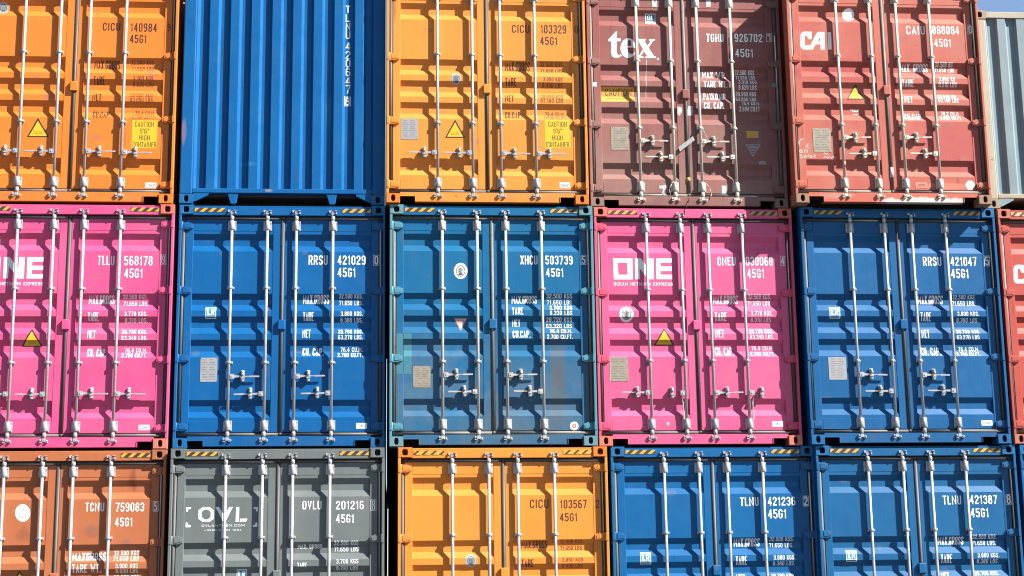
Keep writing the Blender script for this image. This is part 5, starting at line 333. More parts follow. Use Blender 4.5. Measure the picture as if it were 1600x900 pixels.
sky = nt.nodes.new('ShaderNodeTexSky'); sky.sky_type = 'NISHITA'; sky.sun_disc = False
sky.sun_elevation = math.asin(SUN_DIR.z); sky.sun_rotation = math.atan2(SUN_DIR.x, SUN_DIR.y)
sky.air_density = .85; sky.dust_density = .4; sky.ozone_density = 1.0
nt.links.new(sky.outputs[0], bg.inputs[0]); bg.inputs[1].default_value = SKY_STRENGTH
sc.cycles.pixel_filter_type = 'BLACKMAN_HARRIS'; sc.cycles.filter_width = 1.15
sc.view_settings.view_transform = 'Standard'; sc.view_settings.look = 'None'
sc.view_settings.exposure = EXPOSURE; sc.view_settings.gamma = 1; sc.view_settings.use_curve_mapping = False

# ------------------------------------------------------------------ materials
class NT:
    def __init__(s, name):
        s.m = bpy.data.materials.new(name); s.m.use_nodes = True; s.t = s.m.node_tree
        s.b = s.t.nodes['Principled BSDF']
    def n(s, typ, **k):
        x = s.t.nodes.new(typ)
        for a, v in k.items(): setattr(x, a, v)
        return x
    def l(s, a, b): s.t.links.new(a, b)
    def math(s, op, a, b=None, clamp=False):
        x = s.n('ShaderNodeMath', operation=op); x.use_clamp = clamp
        for i, v in enumerate((a, b)):
            if v is None: continue
            if isinstance(v, (int, float)): x.inputs[i].default_value = v
            else: s.l(v, x.inputs[i])
        return x.outputs[0]
    def noise(s, vec, scale, detail=4, rough=.55, mapping=None):
        if mapping:
            mp = s.n('ShaderNodeMapping'); mp.inputs['Scale'].default_value = mapping; s.l(vec, mp.inputs[0]); vec = mp.outputs[0]
        x = s.n('ShaderNodeTexNoise'); x.inputs['Scale'].default_value = scale; x.inputs['Detail'].default_value = detail; x.inputs['Roughness'].default_value = rough
        s.l(vec, x.inputs['Vector']); return x.outputs[0]
    def ramp(s, v, lo, hi):
        x = s.n('ShaderNodeMapRange'); x.interpolation_type = 'SMOOTHSTEP'
        x.inputs[1].default_value = lo; x.inputs[2].default_value = hi; s.l(v, x.inputs[0]); return x.outputs[0]
    def mix(s, fac, a, b):
        x = s.n('ShaderNodeMix', data_type='RGBA')
        if isinstance(fac, (int, float)): x.inputs[0].default_value = fac
        else: s.l(fac, x.inputs[0])
        for i, v in ((6, a), (7, b)):
            if isinstance(v, tuple): x.inputs[i].default_value = (*v[:3], 1)
            else: s.l(v, x.inputs[i])
        return x.outputs[2]
    def offset_coords(s, seed):
        tc = s.n('ShaderNodeTexCoord'); va = s.n('ShaderNodeVectorMath', operation='ADD'); va.inputs[1].default_value = (seed*3.7, seed*1.9, seed*5.3)
        s.l(tc.outputs['Object'], va.inputs[0]); return tc.outputs['Object'], va.outputs[0]

PF = .60
RUST = (.13, .05, .022); DUST = (.30, .26, .21); SOOT = (.035, .03, .03)

def paint(name, base, seed, dirt=.15, dirtcol=DUST, streak=.12, streakcol=SOOT, rust=0., fade=.15, fadecol=None, rough=.42, patches=(), bump=.22, lower=0., lowercol=DUST, fittings=0.):
    k = NT(name); o, v = k.offset_coords(seed)
    S = lambda q: tuple(x*PF for x in q)
    base, dirtcol, streakcol, lowercol = S(base), S(dirtcol), S(streakcol), S(lowercol); fadecol = fadecol and S(fadecol)
    fadecol = fadecol or tuple(min(1, c*1.25 + .02) for c in base)
    c = k.mix(k.math('MULTIPLY', k.ramp(k.noise(v, 1.6, 5), .35, .7), fade), base, fadecol)
    c = k.mix(k.math('MULTIPLY', k.ramp(k.noise(v, 3.1, 8, .65), .48, .78), dirt), c, dirtcol)
    st = k.ramp(k.noise(v, 1.0, 6, .6, (22, 22, .55)), .52, .8)
    c = k.mix(k.math('MULTIPLY', st, streak), c, streakcol)
    sep = k.n('ShaderNodeSeparateXYZ'); k.l(o, sep.inputs[0])
    if lower:
        lo = k.ramp(sep.outputs[2], 1.9, .3)
        lo = k.math('MULTIPLY', lo, k.ramp(k.noise(v, 1.3, 6, .6), .25, .7))
        c = k.mix(k.math('MULTIPLY', lo, lower), c, lowercol)
    rg = random.Random(int(seed*100)); runs = []
    if fittings:
        spots = [(x_, z_) for x_ in (.629, 1.049, 1.391, 1.816) for z_ in (2.55, 1.85, .97, .17)] + [(x_, z_) for x_ in (.13, 2.31) for z_ in (2.60, 1.79, .99, .19)]
        for x_, z_ in rg.sample(spots, 9):
            L_ = rg.uniform(.06, .22); runs.append((x_ + rg.uniform(-.035, .035), z_ - L_*.7, rg.uniform(.010, .026), L_, tuple(q*1.3 for q in RUST), rg.uniform(.45, .8)*fittings, .95))
        for _ in range(4): runs.append((rg.uniform(.2, 2.2), rg.uniform(.25, 2.5), rg.uniform(.03, .10), rg.uniform(.02, .06), tuple(.55*q + .10 for q in base), rg.uniform(.35, .65), .6))
        low = k.math('MULTIPLY', k.ramp(sep.outputs[2], .26, .02), k.ramp(k.noise(v, 6, 7, .65, (1, 1, .5)), .38, .66))
        c = k.mix(k.math('MULTIPLY', low, .7*fittings), c, tuple(.45*q + .04 for q in base))
    for (px, pz, rx, rz, pc, ps, soft) in list(patches) + runs:
        dx = k.math('DIVIDE', k.math('SUBTRACT', sep.outputs[0], px), rx); dz = k.math('DIVIDE', k.math('SUBTRACT', sep.outputs[2], pz), rz)
        d = k.math('SQRT', k.math('ADD', k.math('MULTIPLY', dx, dx), k.math('MULTIPLY', dz, dz)))
        nz = k.noise(v, 1, 6, .6, (16, 16, 1.1)) if rz > 2*rx else k.noise(v, 6, 7, .65)
        d = k.math('ADD', d, k.math('MULTIPLY', k.math('SUBTRACT', nz, .5), 2.2))
        mk = k.ramp(d, 1.0, 1.0 - soft)
        c = k.mix(k.math('MULTIPLY', mk, ps), c, S(pc))
    scr = k.ramp(k.noise(v, 1.0, 3, .5, (3, 3, 46)), .70, .76)
    c = k.mix(k.math('MULTIPLY', k.math('MULTIPLY', scr, k.ramp(k.noise(v, 1.1, 2), .5, .66)), .30), c, tuple(min(.6, x*1.6 + .03) for x in base))
    # scattered small scuffs and chips
    sp = k.ramp(k.noise(v, 34, 3, .6), .70, .74)
    c = k.mix(k.math('MULTIPLY', sp, .25 + .5*min(1, rust)), c, RUST)
    if rust:
        rm = k.math('MULTIPLY', k.noise(v, 5.5, 9, .7), 1.0)
        c = k.mix(k.ramp(rm, .66 - .10*rust, .74 - .08*rust), c, RUST)
    k.l(c, k.b.inputs['Base Color'])
    rn = k.n('ShaderNodeMapRange'); rn.inputs[3].default_value = rough - .08; rn.inputs[4].default_value = rough + .18
    k.l(k.noise(v, 9, 5), rn.inputs[0]); k.l(rn.outputs[0], k.b.inputs['Roughness'])
    k.b.inputs['Specular IOR Level'].default_value = .20
    bn = k.math('ADD', k.math('MULTIPLY', k.noise(v, 2.2, 2), 1.0), k.math('MULTIPLY', k.noise(v, 60, 3), .03))
    bp = k.n('ShaderNodeBump'); bp.inputs['Strength'].default_value = bump; bp.inputs['Distance'].default_value = .02
    k.l(bn, bp.inputs['Height']); k.l(bp.outputs[0], k.b.inputs['Normal'])
    return k.m

def metal(name, base, dirtcol=(.16, .12, .09), dirt=.35, rough=.42, met=.15, seed=0):
    k = NT(name); o, v = k.offset_coords(seed)
    c = k.mix(k.math('MULTIPLY', k.ramp(k.noise(v, 11, 7, .65), .46, .75), dirt), base, dirtcol)
    c = k.mix(k.math('MULTIPLY', k.ramp(k.noise(v, 55, 4), .62, .72), dirt), c, RUST)
    k.l(c, k.b.inputs['Base Color']); k.b.inputs['Roughness'].default_value = rough; k.b.inputs['Metallic'].default_value = met
    return k.m

def flat(name, base, rough=.5, wear=.0, wearcol=(.2, .2, .2), scale=25, met=0.):
    k = NT(name); o, v = k.offset_coords(2.3)
    n = k.noise(v, 6, 5)
    c = k.mix(k.math('MULTIPLY', n, .18), base, tuple(x*.7 for x in base))
    if wear: c = k.mix(k.math('MULTIPLY', k.ramp(k.noise(v, scale, 6, .7), .45, .62), wear), c, wearcol)
    k.l(c, k.b.inputs['Base Color']); k.b.inputs['Roughness'].default_value = rough; k.b.inputs['Metallic'].default_value = met
    return k.m

M = {
 'white': flat('white_lettering', (0.663, 0.663, 0.654)), 'whitedirty': flat('dirty_white_label', (0.384, 0.384, 0.372), .6, .5, (0.155, 0.124, 0.112)),
 'brown': flat('brown_lettering', (.035, .008, .004)), 'brownfade': flat('faded_brown_lettering', (.085, .022, .008), .5, .55, (.33, .085, .016), 40),
 'yellow': flat('yellow_sticker', (0.496, 0.310, 0.009), .4), 'yellowdirty': flat('dirty_yellow_sticker', (.44, .23, .02), .5, .3, (.2, .1, .03)),
 'ochre': flat('ochre_print', (0.186, 0.099, 0.006)), 'black': flat('black_print', (0.012, 0.011, 0.009)),
 'plate': flat('steel_plate', (0.260, 0.260, 0.248), .4, .3, (0.186, 0.186, 0.186), 12, .3), 'plategrey': flat('grey_plate', (0.267, 0.267, 0.273), .4, .3, (0.205, 0.205, 0.211), 12, .2),
 'platetan': flat('weathered_plate', (0.248, 0.211, 0.161), .45, .6, (0.167, 0.143, 0.105), 14, .2), 'plateline': flat('plate_engraving', (.105, .10, .095)),
 'ltblue': flat('light_blue_sticker', (.035, .17, .34)), 'teal': flat('teal_sticker', (.008, .10, .18)), 'tealdirty': flat('teal_label', (0.062, 0.186, 0.205), .6, .5),
 'greytext': flat('grey_print', (.05, .055, .06)), 'greylt': flat('pale_grey_print', (0.248, 0.242, 0.248), .6, .4, (0.124, 0.093, 0.093)),
 'silver': flat('silver_sticker', (0.347, 0.353, 0.372), .3, .3, (0.217, 0.223, 0.260), 20, .3),
 'pinkred': flat('faded_red_print', (0.341, 0.099, 0.081)), 'whitepink': flat('pinkish_white_sticker', (0.446, 0.372, 0.360)),
 'tealpatch': flat('mismatched_teal_paint', (.03, .125, .165), .45, .25, (0.019, 0.118, 0.186), 8),
 'chalk': flat('chalk', (.60, .50, .47), .9, .3, (0.310, 0.124, 0.105), 30), 'chalkthin': flat('thin_chalk', (0.372, 0.155, 0.118), .8, .8, (0.310, 0.093, 0.068), 30),
}
K = {
 'gasket': metal('rubber_gasket', (.042, .040, .040), (.022, .02, .019), .5, .62, 0., 3),
 'gasket_old': metal('dusty_rubber_gasket', (.085, .075, .065), (.034, .03, .026), .6, .62, 0., 5),
 'rod_white': metal('white_galvanised_steel', (.33, .33, .345), (.14, .12, .11), .65, .38, .35, 1),
 'rod_grey': metal('weathered_galvanised_steel', (.33, .32, .305), (.13, .10, .08), .5, .45, .2, 2),
 'rod_cream': metal('dusty_galvanised_steel', (.40, .375, .32), (.17, .12, .085), .5, .5, .1, 4),
 'dark': flat('dark_underside', (.03, .028, .026), .8),
 'plywood': flat('floor_underside', (.05, .04, .03), .8),
 'hazard_yellow': flat('hazard_yellow', (.40, .235, .018), .5, .6, (.33, .2, .03), 30), 'hazard_black': flat('hazard_black', (.028, .018, .018), .5),
 'hazard_tan': flat('faded_hazard_yellow', (.42, .29, .11), .5, .3, (.33, .2, .13), 30),
}

# ------------------------------------------------------------------ mesh helpers
class MB:
    """collects simple solids into one bmesh"""
    def __init__(s): s.bm = bmesh.new()
    def box(s, x0, x1, y0, y1, z0, z1, mi=0):
        v = [s.bm.verts.new(c) for c in ((x0,y0,z0),(x1,y0,z0),(x1,y1,z0),(x0,y1,z0),(x0,y0,z1),(x1,y0,z1),(x1,y1,z1),(x0,y1,z1))]
        for q in ((0,1,5,4),(1,2,6,5),(2,3,7,6),(3,0,4,7),(4,5,6,7),(3,2,1,0)):
            f = s.bm.faces.new([v[i] for i in q]); f.material_index = mi
        return v
    def prism_xz(s, pts, y0, y1, mi=0):
        a = [s.bm.verts.new((x, y0, z)) for x, z in pts]; b = [s.bm.verts.new((x, y1, z)) for x, z in pts]
        n = len(pts)
        s.bm.faces.new(a).material_index = mi; s.bm.faces.new(b[::-1]).material_index = mi
        for i in range(n): s.bm.faces.new((a[i], b[i], b[(i+1) % n], a[(i+1) % n])).material_index = mi
    def prism_xy(s, pts, z0, z1):
        a = [s.bm.verts.new((x, y, z0)) for x, y in pts]; b = [s.bm.verts.new((x, y, z1)) for x, y in pts]
        n = len(pts)
        s.bm.faces.new(a); s.bm.faces.new(b[::-1])
        for i in range(n): s.bm.faces.new((a[i], b[i], b[(i+1) % n], a[(i+1) % n]))
    def tube(s, p, q, r, seg=14, r2=None, caps=True):
        p, q = Vector(p), Vector(q); d = (q - p).normalized(); a = d.orthogonal().normalized(); b = d.cross(a); r2 = r if r2 is None else r2
        ra = []; rb = []
        for i in range(seg):
            t = 2*math.pi*i/seg; o = a*math.cos(t) + b*math.sin(t)
            ra.append(s.bm.verts.new(p + o*r)); rb.append(s.bm.verts.new(q + o*r2))
        for i in range(seg):
            f = s.bm.faces.new((ra[i], ra[(i+1) % seg], rb[(i+1) % seg], rb[i])); f.smooth = True
        if caps: s.bm.faces.new(ra[::-1]); s.bm.faces.new(rb)
    def ball(s, c, rx, ry, rz, u=12, v=8):
        m = Matrix.Translation(c) @ Matrix.Diagonal((rx, ry, rz, 1))
        r = bmesh.ops.create_uvsphere(s.bm, u_segments=u, v_segments=v, radius=1, matrix=m)
        for vv in r['verts']:
            for f in vv.link_faces: f.smooth = True
    def sheet(s, rows):
        """grid of points -> quads"""
        g = [[s.bm.verts.new(p) for p in r] for r in rows]
        for i in range(len(g)-1):
            for j in range(len(g[0])-1): s.bm.faces.new((g[i][j], g[i][j+1], g[i+1][j+1], g[i+1][j]))
    def mesh(s, name, bevel=0., seg=1, smooth_angle=None):
        bmesh.ops.recalc_face_normals(s.bm, faces=s.bm.faces)
        if bevel:
            ed = [e for e in s.bm.edges if len(e.link_faces) == 2 and e.calc_face_angle(0) > math.radians(40)]
            bmesh.ops.bevel(s.bm, geom=ed, offset=bevel, segments=seg, affect='EDGES', clamp_overlap=True, profile=.5)
        me = bpy.data.meshes.new(name); s.bm.to_mesh(me); s.bm.free()
        return me

def put(name, me, parent, mat=None, loc=(0, 0, 0), slots=None):
    o = bpy.data.objects.new(name, me); col.objects.link(o); o.parent = parent; o.location = loc
    if mat is not None:
        if not me.materials: me.materials.append(None)
        o.material_slots[0].link = 'OBJECT'; o.material_slots[0].material = mat
    return o

# ------------------------------------------------------------------ shared container meshes (local: x across, y inward from the front, z up)
YD = .060                        # face of the doors behind the front of the corner posts
PANEL = YD + .003
DG = .0345                        # depth of the grooves pressed into the door panels
GROOVES = [(2.552, 2.484, 2.414, 2.340), (1.830, 1.766, 1.700, 1.626), (1.556, 1.492, 1.424, 1.349), (1.278, 1.212, 1.142, 1.068), (.566, .500, .430, .360)]
PROFILE = [(2.586, 0.)]
for a_, b_, c_, d_ in GROOVES: PROFILE += [(a_, 0.), (b_, DG), (c_, DG), (d_, 0.)]
PROFILE += [(.318, 0.)]
PANELS = [(.167, 1.106), (1.330, 2.271)]
CX = 1.222

def panel_depth(z):
    if z >= PROFILE[0][0] or z <= PROFILE[-1][0]: return 0.
    for (za, da), (zb, db) in zip(PROFILE, PROFILE[1:]):
        if za >= z >= zb: return da + (db-da)*(za-z)/(za-zb)
    return 0.
FRONT_Y = {}
def door_depth(x, z):
    for a, b in PANELS:
        if a - 1e-4 < x < b + 1e-4 and .318 < z < 2.586: return PANEL + panel_depth(z)
    return YD
DOOR_ZB = [z for z, d in PROFILE]; DOOR_XB = [.167, 1.106, 1.330, 2.271]
# corrugated front wall of the two containers that stand the other way round
CW0, CWP, CWD, CWY = .158, .2513, .042, .012
def wall_profile():
    pts = [(.02, 0.), (CW0, 0.)]
    for k in range(8):
        a = CW0 + k*CWP
        pts += [(a+.032, CWD), (a+.122, CWD), (a+.150, 0.), (a+CWP, 0.)]
    pts += [(a+CWP+.032, CWD), (2.268, CWD), (2.290, 0.), (2.418, 0.)]
    return pts
WALLP = wall_profile()
def wall_depth(x, z):
    for (xa, da), (xb, db) in zip(WALLP, WALLP[1:]):
        if xa <= x <= xb: return CWY + da + (db-da)*(x-xa)/(xb-xa)
    return CWY

def mesh_door(left):
    m = MB(); p = PANELS[0] if left else PANELS[1]
    if left: st = [(.078, .167), (1.106, 1.202)]
    else: st = [(1.242, 1.330), (2.271, 2.360)]
    for a, b in st: m.box(a, b, YD, YD+.05, .186, 2.728)
    m.box(p[0], p[1], YD+.0005, YD+.05, 2.586, 2.728); m.box(p[0], p[1], YD+.0005, YD+.05, .186, .318)
    bm = m.bm
    bmesh.ops.recalc_face_normals(bm, faces=bm.faces)
    bmesh.ops.bevel(bm, geom=[e for e in bm.edges if e.calc_face_angle(0) > .7], offset=.004, segments=1, affect='EDGES')
    m.sheet([[(p[0]-.002, PANEL+d, z), (p[1]+.002, PANEL+d, z)] for z, d in PROFILE])
    me = bpy.data.meshes.new('door')
    # make sheet normals face outward
    for f in bm.faces:
        if len(f.verts) == 4 and f.normal.length == 0: f.normal_update()
    bm.normal_update()
    bm.to_mesh(me); bm.free(); return me

def mesh_gasket(left):
    m = MB(); r = .021
    yy = YD+.006
    def bar(p, q): m.tube(p, q, r, 10)
    x0, x1 = (.052, 1.20) if left else (1.244, W-.052)
    xo = .052 if left else W-.052
    bar((xo, yy, .15), (xo, yy, 2.755))
    bar((x0, yy, 2.748), (x1, yy, 2.748)); bar((x0, yy, .160), (x1, yy, .160))
    if not left: bar((CX, yy, .163), (CX, yy, 2.745)); m.ball((CX, yy-.004, 2.752), .026, .022, .018); m.ball((CX, yy-.004, .165), .026, .022, .020)
    return m.mesh('gasket')

def mesh_post(left, z1):
    m = MB(); P = [(0,0),(.031,0),(.031,.092),(.10,.092),(.10,.118),(.031,.118),(.031,.165),(0,.165)]
    if not left: P = [(W-x, y) for x, y in P]
    m.prism_xy(P, .116, z1); return m.mesh('corner_post', .004)

def mesh_casting(left, top, zt=H):
    """hollow corner casting with its oval aperture"""
    m = MB(); bm = m.bm; n = 24; w, h, dp = .165, .118, .178
    cx, cz, a, b = (.081, .059, .033, .037) if top else (.083, .060, .0255, .041)
    pw = 3.2 if top else 2.6
    def sq(t, ax, bz, e): c, s_ = math.cos(t), math.sin(t); return (ax*math.copysign(abs(c)**(2/e), c), bz*math.copysign(abs(s_)**(2/e), s_))
    def rr(t, r=.014):      # rounded rectangle outline by ray
        c, s_ = math.cos(t), math.sin(t); hx = (w-cx) if c > 0 else cx; hz = (h-cz) if s_ > 0 else cz
        k = min(hx/max(abs(c), 1e-9), hz/max(abs(s_), 1e-9)); return (c*k, s_*k)
    ts = sorted([2*math.pi*i/n + .01 for i in range(n)] + [math.atan2(zz, xx) % (2*math.pi) for xx in (-cx, w-cx) for zz in (-cz, h-cz)])
    def ring(f, y): return [bm.verts.new((cx+f(t)[0], y, cz+f(t)[1])) for t in ts]
    hole = lambda t: sq(t, a, b, pw); big = lambda t: sq(t, a*1.7, b*1.25, 4)
    hc = lambda t: sq(t, a+.003, b+.003, pw)
    r0 = ring(rr, dp); r1 = ring(rr, -.004); r2 = ring(hc, -.004); r3 = ring(hole, -.001); r4 = ring(hole, .026); r5 = ring(big, .027); r6 = ring(big, .15)
    N = len(ts)
    for A, B in ((r0, r1), (r1, r2), (r2, r3), (r3, r4), (r4, r5), (r5, r6)):
        for i in range(N): bm.faces.new((A[i], A[(i+1) % N], B[(i+1) % N], B[i]))
    bm.faces.new(r6); bm.faces.new(r0[::-1])
    outer = [e for e in bm.edges if all(v in set(r1) for v in e.verts)]
    corner = [e for e in bm.edges if len(e.link_faces) == 2 and {e.verts[0] in r0, e.verts[1] in r0} == {True, False} and e.calc_face_angle(0) > .8]
    bmesh.ops.recalc_face_normals(bm, faces=bm.faces)
    bmesh.ops.bevel(bm, geom=outer+corner, offset=.006, segments=2, affect='EDGES', clamp_overlap=True)
    for v in bm.verts:
        x = v.co.x; v.co.x = x if left else W - x
        v.co.z += (zt - h) if top else 0
    bmesh.ops.recalc_face_normals(bm, faces=bm.faces)
    me = bpy.data.meshes.new('corner_casting'); bm.to_mesh(me); bm.free(); return me

def mesh_header(z1):
    m = MB(); m.box(.165, W-.165, .012, .10, z1-.126, z1-.028); m.box(.165, W-.165, .020, .12, z1-.028, z1-.010)
    return m.mesh('door_header', .004)
def mesh_sill():
    m = MB()
    m.prism_xz([(.165, .136), (W-.165, .136), (W-.165, .084), (2.094, .084), (2.094, .020), (.344, .020), (.344, .084), (.165, .084)], .014, .11)
    m.box(.168, .352, .006, .12, .084, .090); m.box(.344, .351, .006, .12, .020, .084)
    m.box(2.086, W-.168, .006, .12, .084, .090); m.box(2.087, 2.094, .006, .12, .020, .084)
    return m.mesh('door_sill', .0025)

def mesh_hazard(x0, x1, z0, z1, duty, phase):
    bm = bmesh.new(); y = .0095
    def quad(pts, yy, mi):
        f = bm.faces.new([bm.verts.new((x, yy, z)) for x, z in pts]); f.material_index = mi
    quad([(x0, z0), (x1, z0), (x1, z1), (x0, z1)], y, 1)
    P, sl = .101, .055; x = x0 - P*2 + phase*P
    while x < x1:
        pts = [(x, z0), (x+P*duty, z0), (x+P*duty+sl, z1), (x+sl, z1)]
        # clip to strip
        def clip(pts, lim, keep_less):
            out = []
            for i in range(len(pts)):
                a, b = pts[i], pts[(i+1) % len(pts)]
                ia = (a[0] <= lim) == keep_less or a[0] == lim; ib = (b[0] <= lim) == keep_less or b[0] == lim
                if ia: out.append(a)
                if ia != ib:
                    t = (lim-a[0])/(b[0]-a[0]); out.append((lim, a[1]+(b[1]-a[1])*t))
            return out
        q = clip(clip(pts, x1, True), x0, False) if pts else []
        if len(q) >= 3: quad(q, y-.0015, 0)
        x += P
    me = bpy.data.meshes.new('hazard_stripe'); bmesh.ops.recalc_face_normals(bm, faces=bm.faces)
    for f in bm.faces:
        f.normal_update()
        if f.normal.y > 0: f.normal_flip()
    bm.to_mesh(me); bm.free(); return me

ROD_Y = .026
def mesh_rod():
    m = MB(); m.tube((0, 0, .09), (0, 0, 2.80), .0175, 16); return m.mesh('locking_rod')
def mesh_cam(top):
    m = MB(); s = 1 if top else -1; z = 2.800 if top else .104
    m.tube((0, 0, z-s*.085), (0, 0, z-s*.032), .024, 14)
    m.box(-.021, .021, -.020, .028, z-.020, z+.020)
    m.box(-.046, -.021, -.014, .014, z-.006*s-.011, z-.006*s+.011); m.box(.021, .046, -.014, .014, z+.006*s-.011, z+.006*s+.011)
    return m.mesh('cam', .004)
def mesh_keeper(top):
    m = MB(); z = 2.806 if top else .098; s = 1 if top else -1
    m.box(-.050, .050, -.011, -.004, z-.022, z+.022)
    m.box(-.049, -.030, -.036, -.010, z-.004, z+.020); m.box(.030, .049, -.036, -.010, z-.020, z+.004)
    m.box(-.049, -.018, -.032, -.012, z+s*.022-.005, z+s*.022+.005); m.box(.018, .049, -.032, -.012, z+s*.022-.006, z+s*.022+.004)
    return m.mesh('cam_keeper', .003)
def mesh_housing(top):
    m = MB(); z = 2.648 if top else .262
    m.box(-.048, .048, .018, .031, z-.060, z+.060)
    m.tube((0, 0, z-.054), (0, 0, z+.054), .0285, 16)
    m.box(-.030, .030, -.006, .020, z-.050, z+.050)
    for x in (-.037, .037):
        for dz in (-.043, .043): m.tube((x, .019, z+dz), (x, .010, z+dz), .008, 8)
    return m.mesh('bearing_bracket', .003)
def mesh_guide():
    m = MB(); m.box(-.042, .042, .018, .031, -.016, .016); m.tube((0, 0, -.015), (0, 0, .015), .027, 14)
    m.tube((.034, .020, 0), (.034, .008, 0), .008, 8); m.tube((-.034, .020, 0), (-.034, .008, 0), .008, 8)
    return m.mesh('rod_guide', .002)
def mesh_handle(direction):
    m = MB(); bm = m.bm
    m.box(.014, .066, -.020, .014, -.028, .028)
    m.tube((.040, -.026, 0), (.040, -.018, 0), .009, 10)
    m.prism_xz([(.066, -.014), (.150, -.007), (.235, -.005), (.235, .005), (.150, .008), (.066, .016)], -.010, .002)
    m.prism_xz([(.235, -.007), (.245, -.010), (.352, -.009), (.356, 0), (.352, .009), (.245, .010), (.235, .007)], -.009, .003)
    if direction == 'left':
        for v in bm.verts: v.co.x *= -1
    elif direction.startswith('down'):
        sgn = -1 if direction.endswith('l') else 1
        for v in bm.verts:
            x, z = v.co.x, v.co.z
            if x > .066: v.co.x, v.co.z = sgn*(.040 + z) + (x-.066)*.03, -(x - .066) - .028
            else: v.co.x = sgn*x
    return m.mesh('handle', .002)
def mesh_catch():
    m = MB()
    m.box(-.020, .020, .019, .031, -.066, .072)
    m.box(-.022, .022, -.014, .022, -.030, -.014)
    m.prism_xz([(-.016, -.060), (.016, -.060), (.020, -.030), (-.020, -.030)], -.004, .022)
    m.ball((0, .006, .048), .020, .026, .020)
    m.box(-.012, .012, -.022, .020, .012, .038); m.ball((.002, -.022, .020), .016, .012, .016)
    m.tube((0, .018, -.050), (0, -.010, -.050), .010, 10)
    return m.mesh('handle_catch', .002)
def mesh_hinge(left):
    m = MB(); s = (lambda x: x) if left else (lambda x: W-x)
    def P(p): return [(s(x), z) for x, z in p]
    m.prism_xz(P([(.034, -.045), (.104, -.045), (.158, -.028), (.158, .026), (.104, .045), (.034, .045)]), .034, YD+.004)
    m.prism_xz(P([(.058, -.028), (.104, -.028), (.142, -.017), (.142, .015), (.104, .028), (.058, .028)]), .029, .036)
    m.tube((s(.032), .036, -.050), (s(.032), .036, .050), .013, 12)
    x0, x1 = sorted((s(.004), s(.034))); m.box(x0, x1, -.007, .040, -.046, .046)
    return m.mesh('hinge', .002)
def mesh_lockbox():
    m = MB(); m.box(CX-.044, CX+.044, .026, YD+.004, 1.393, 1.512); return m.mesh('lock_box', .009, 2)

LEN = 12.19
def mesh_side(left):
    m = MB(); rows = []; y = .165; x = lambda d: (.012 + d) if left else W - .012 - d
    pts = [(y, 0)]
    while y < LEN-.4:
        pts += [(y+.07, 0), (y+.138, .036), (y+.208, .036), (y+.276, 0)]; y += .276
    pts += [(LEN-.16, 0)]
    m.sheet([[(x(d), yy, .15), (x(d), yy, 2.80)] for yy, d in pts])
    return m.mesh('side_wall')
def mesh_siderail(left, top, H_):
    m = MB(); x0, x1 = (.004, .07) if left else (W-.07, W-.004)
    if top: m.box(x0, x1, .178, LEN-.1, H_-.075, H_-.012)
    else: m.box(x0, x1, .178, LEN-.1, .012, .16)
    return m.mesh('side_rail', .004)
def mesh_roof(H_):
    m = MB(); m.box(.03, W-.03, .11, LEN-.05, H_-.034, H_-.016); return m.mesh('roof')
def mesh_floor():
    m = MB(); m.box(.06, W-.06, .125, LEN-.05, .115, .16)
    for k in range(12): m.box(.07, W-.07, .45+k*.95, .53+k*.95, .02, .115)
    return m.mesh('floor')
def mesh_endwall(H_):
    m = MB(); m.box(.005, W-.005, LEN-.10, LEN, .004, H_-.004); return m.mesh('end_wall')

def mesh_frontwall(H_):
    m = MB(); m.sheet([[(x, CWY+d, z) for x, d in WALLP] for z in (.185, H_-.09)]); return m.mesh('corrugated_wall')
def mesh_frontpost(left, H_):
    m = MB(); x0, x1 = (0, .150) if left else (W-.150, W)
    m.box(x0, x1, .002, .16, .116, H_-.116); return m.mesh('corner_post', .012, 2)
def mesh_frontrail(top, H_):
    m = MB()
    if top: m.box(.163, W-.163, .004, .10, H_-.098, H_-.016)
    else: m.box(.148, W-.148, .003, .12, .134, .190)
    return m.mesh('end_rail', .006, 2)
def mesh_gusset(left):
    m = MB(); P = [(.163, .134), (.163, .030), (.19, .030), (.345, .110), (.345, .134)]
    if not left: P = [(W-x, z) for x, z in P]
    m.prism_xz(P, .008, .022); return m.mesh('gusset_plate')
def mesh_bracket():
    m = MB(); m.prism_xz([(-.070, .134), (-.056, .09), (-.032, .012), (-.018, .002), (.022, .002), (.040, .018), (.058, .134)], .012, .05); return m.mesh('tunnel_bracket', .006, 2)

MESH = {}
def get(key, fn, *a):
    k = (key, *a)
    if k not in MESH: MESH[k] = fn(*a)
    return MESH[k]

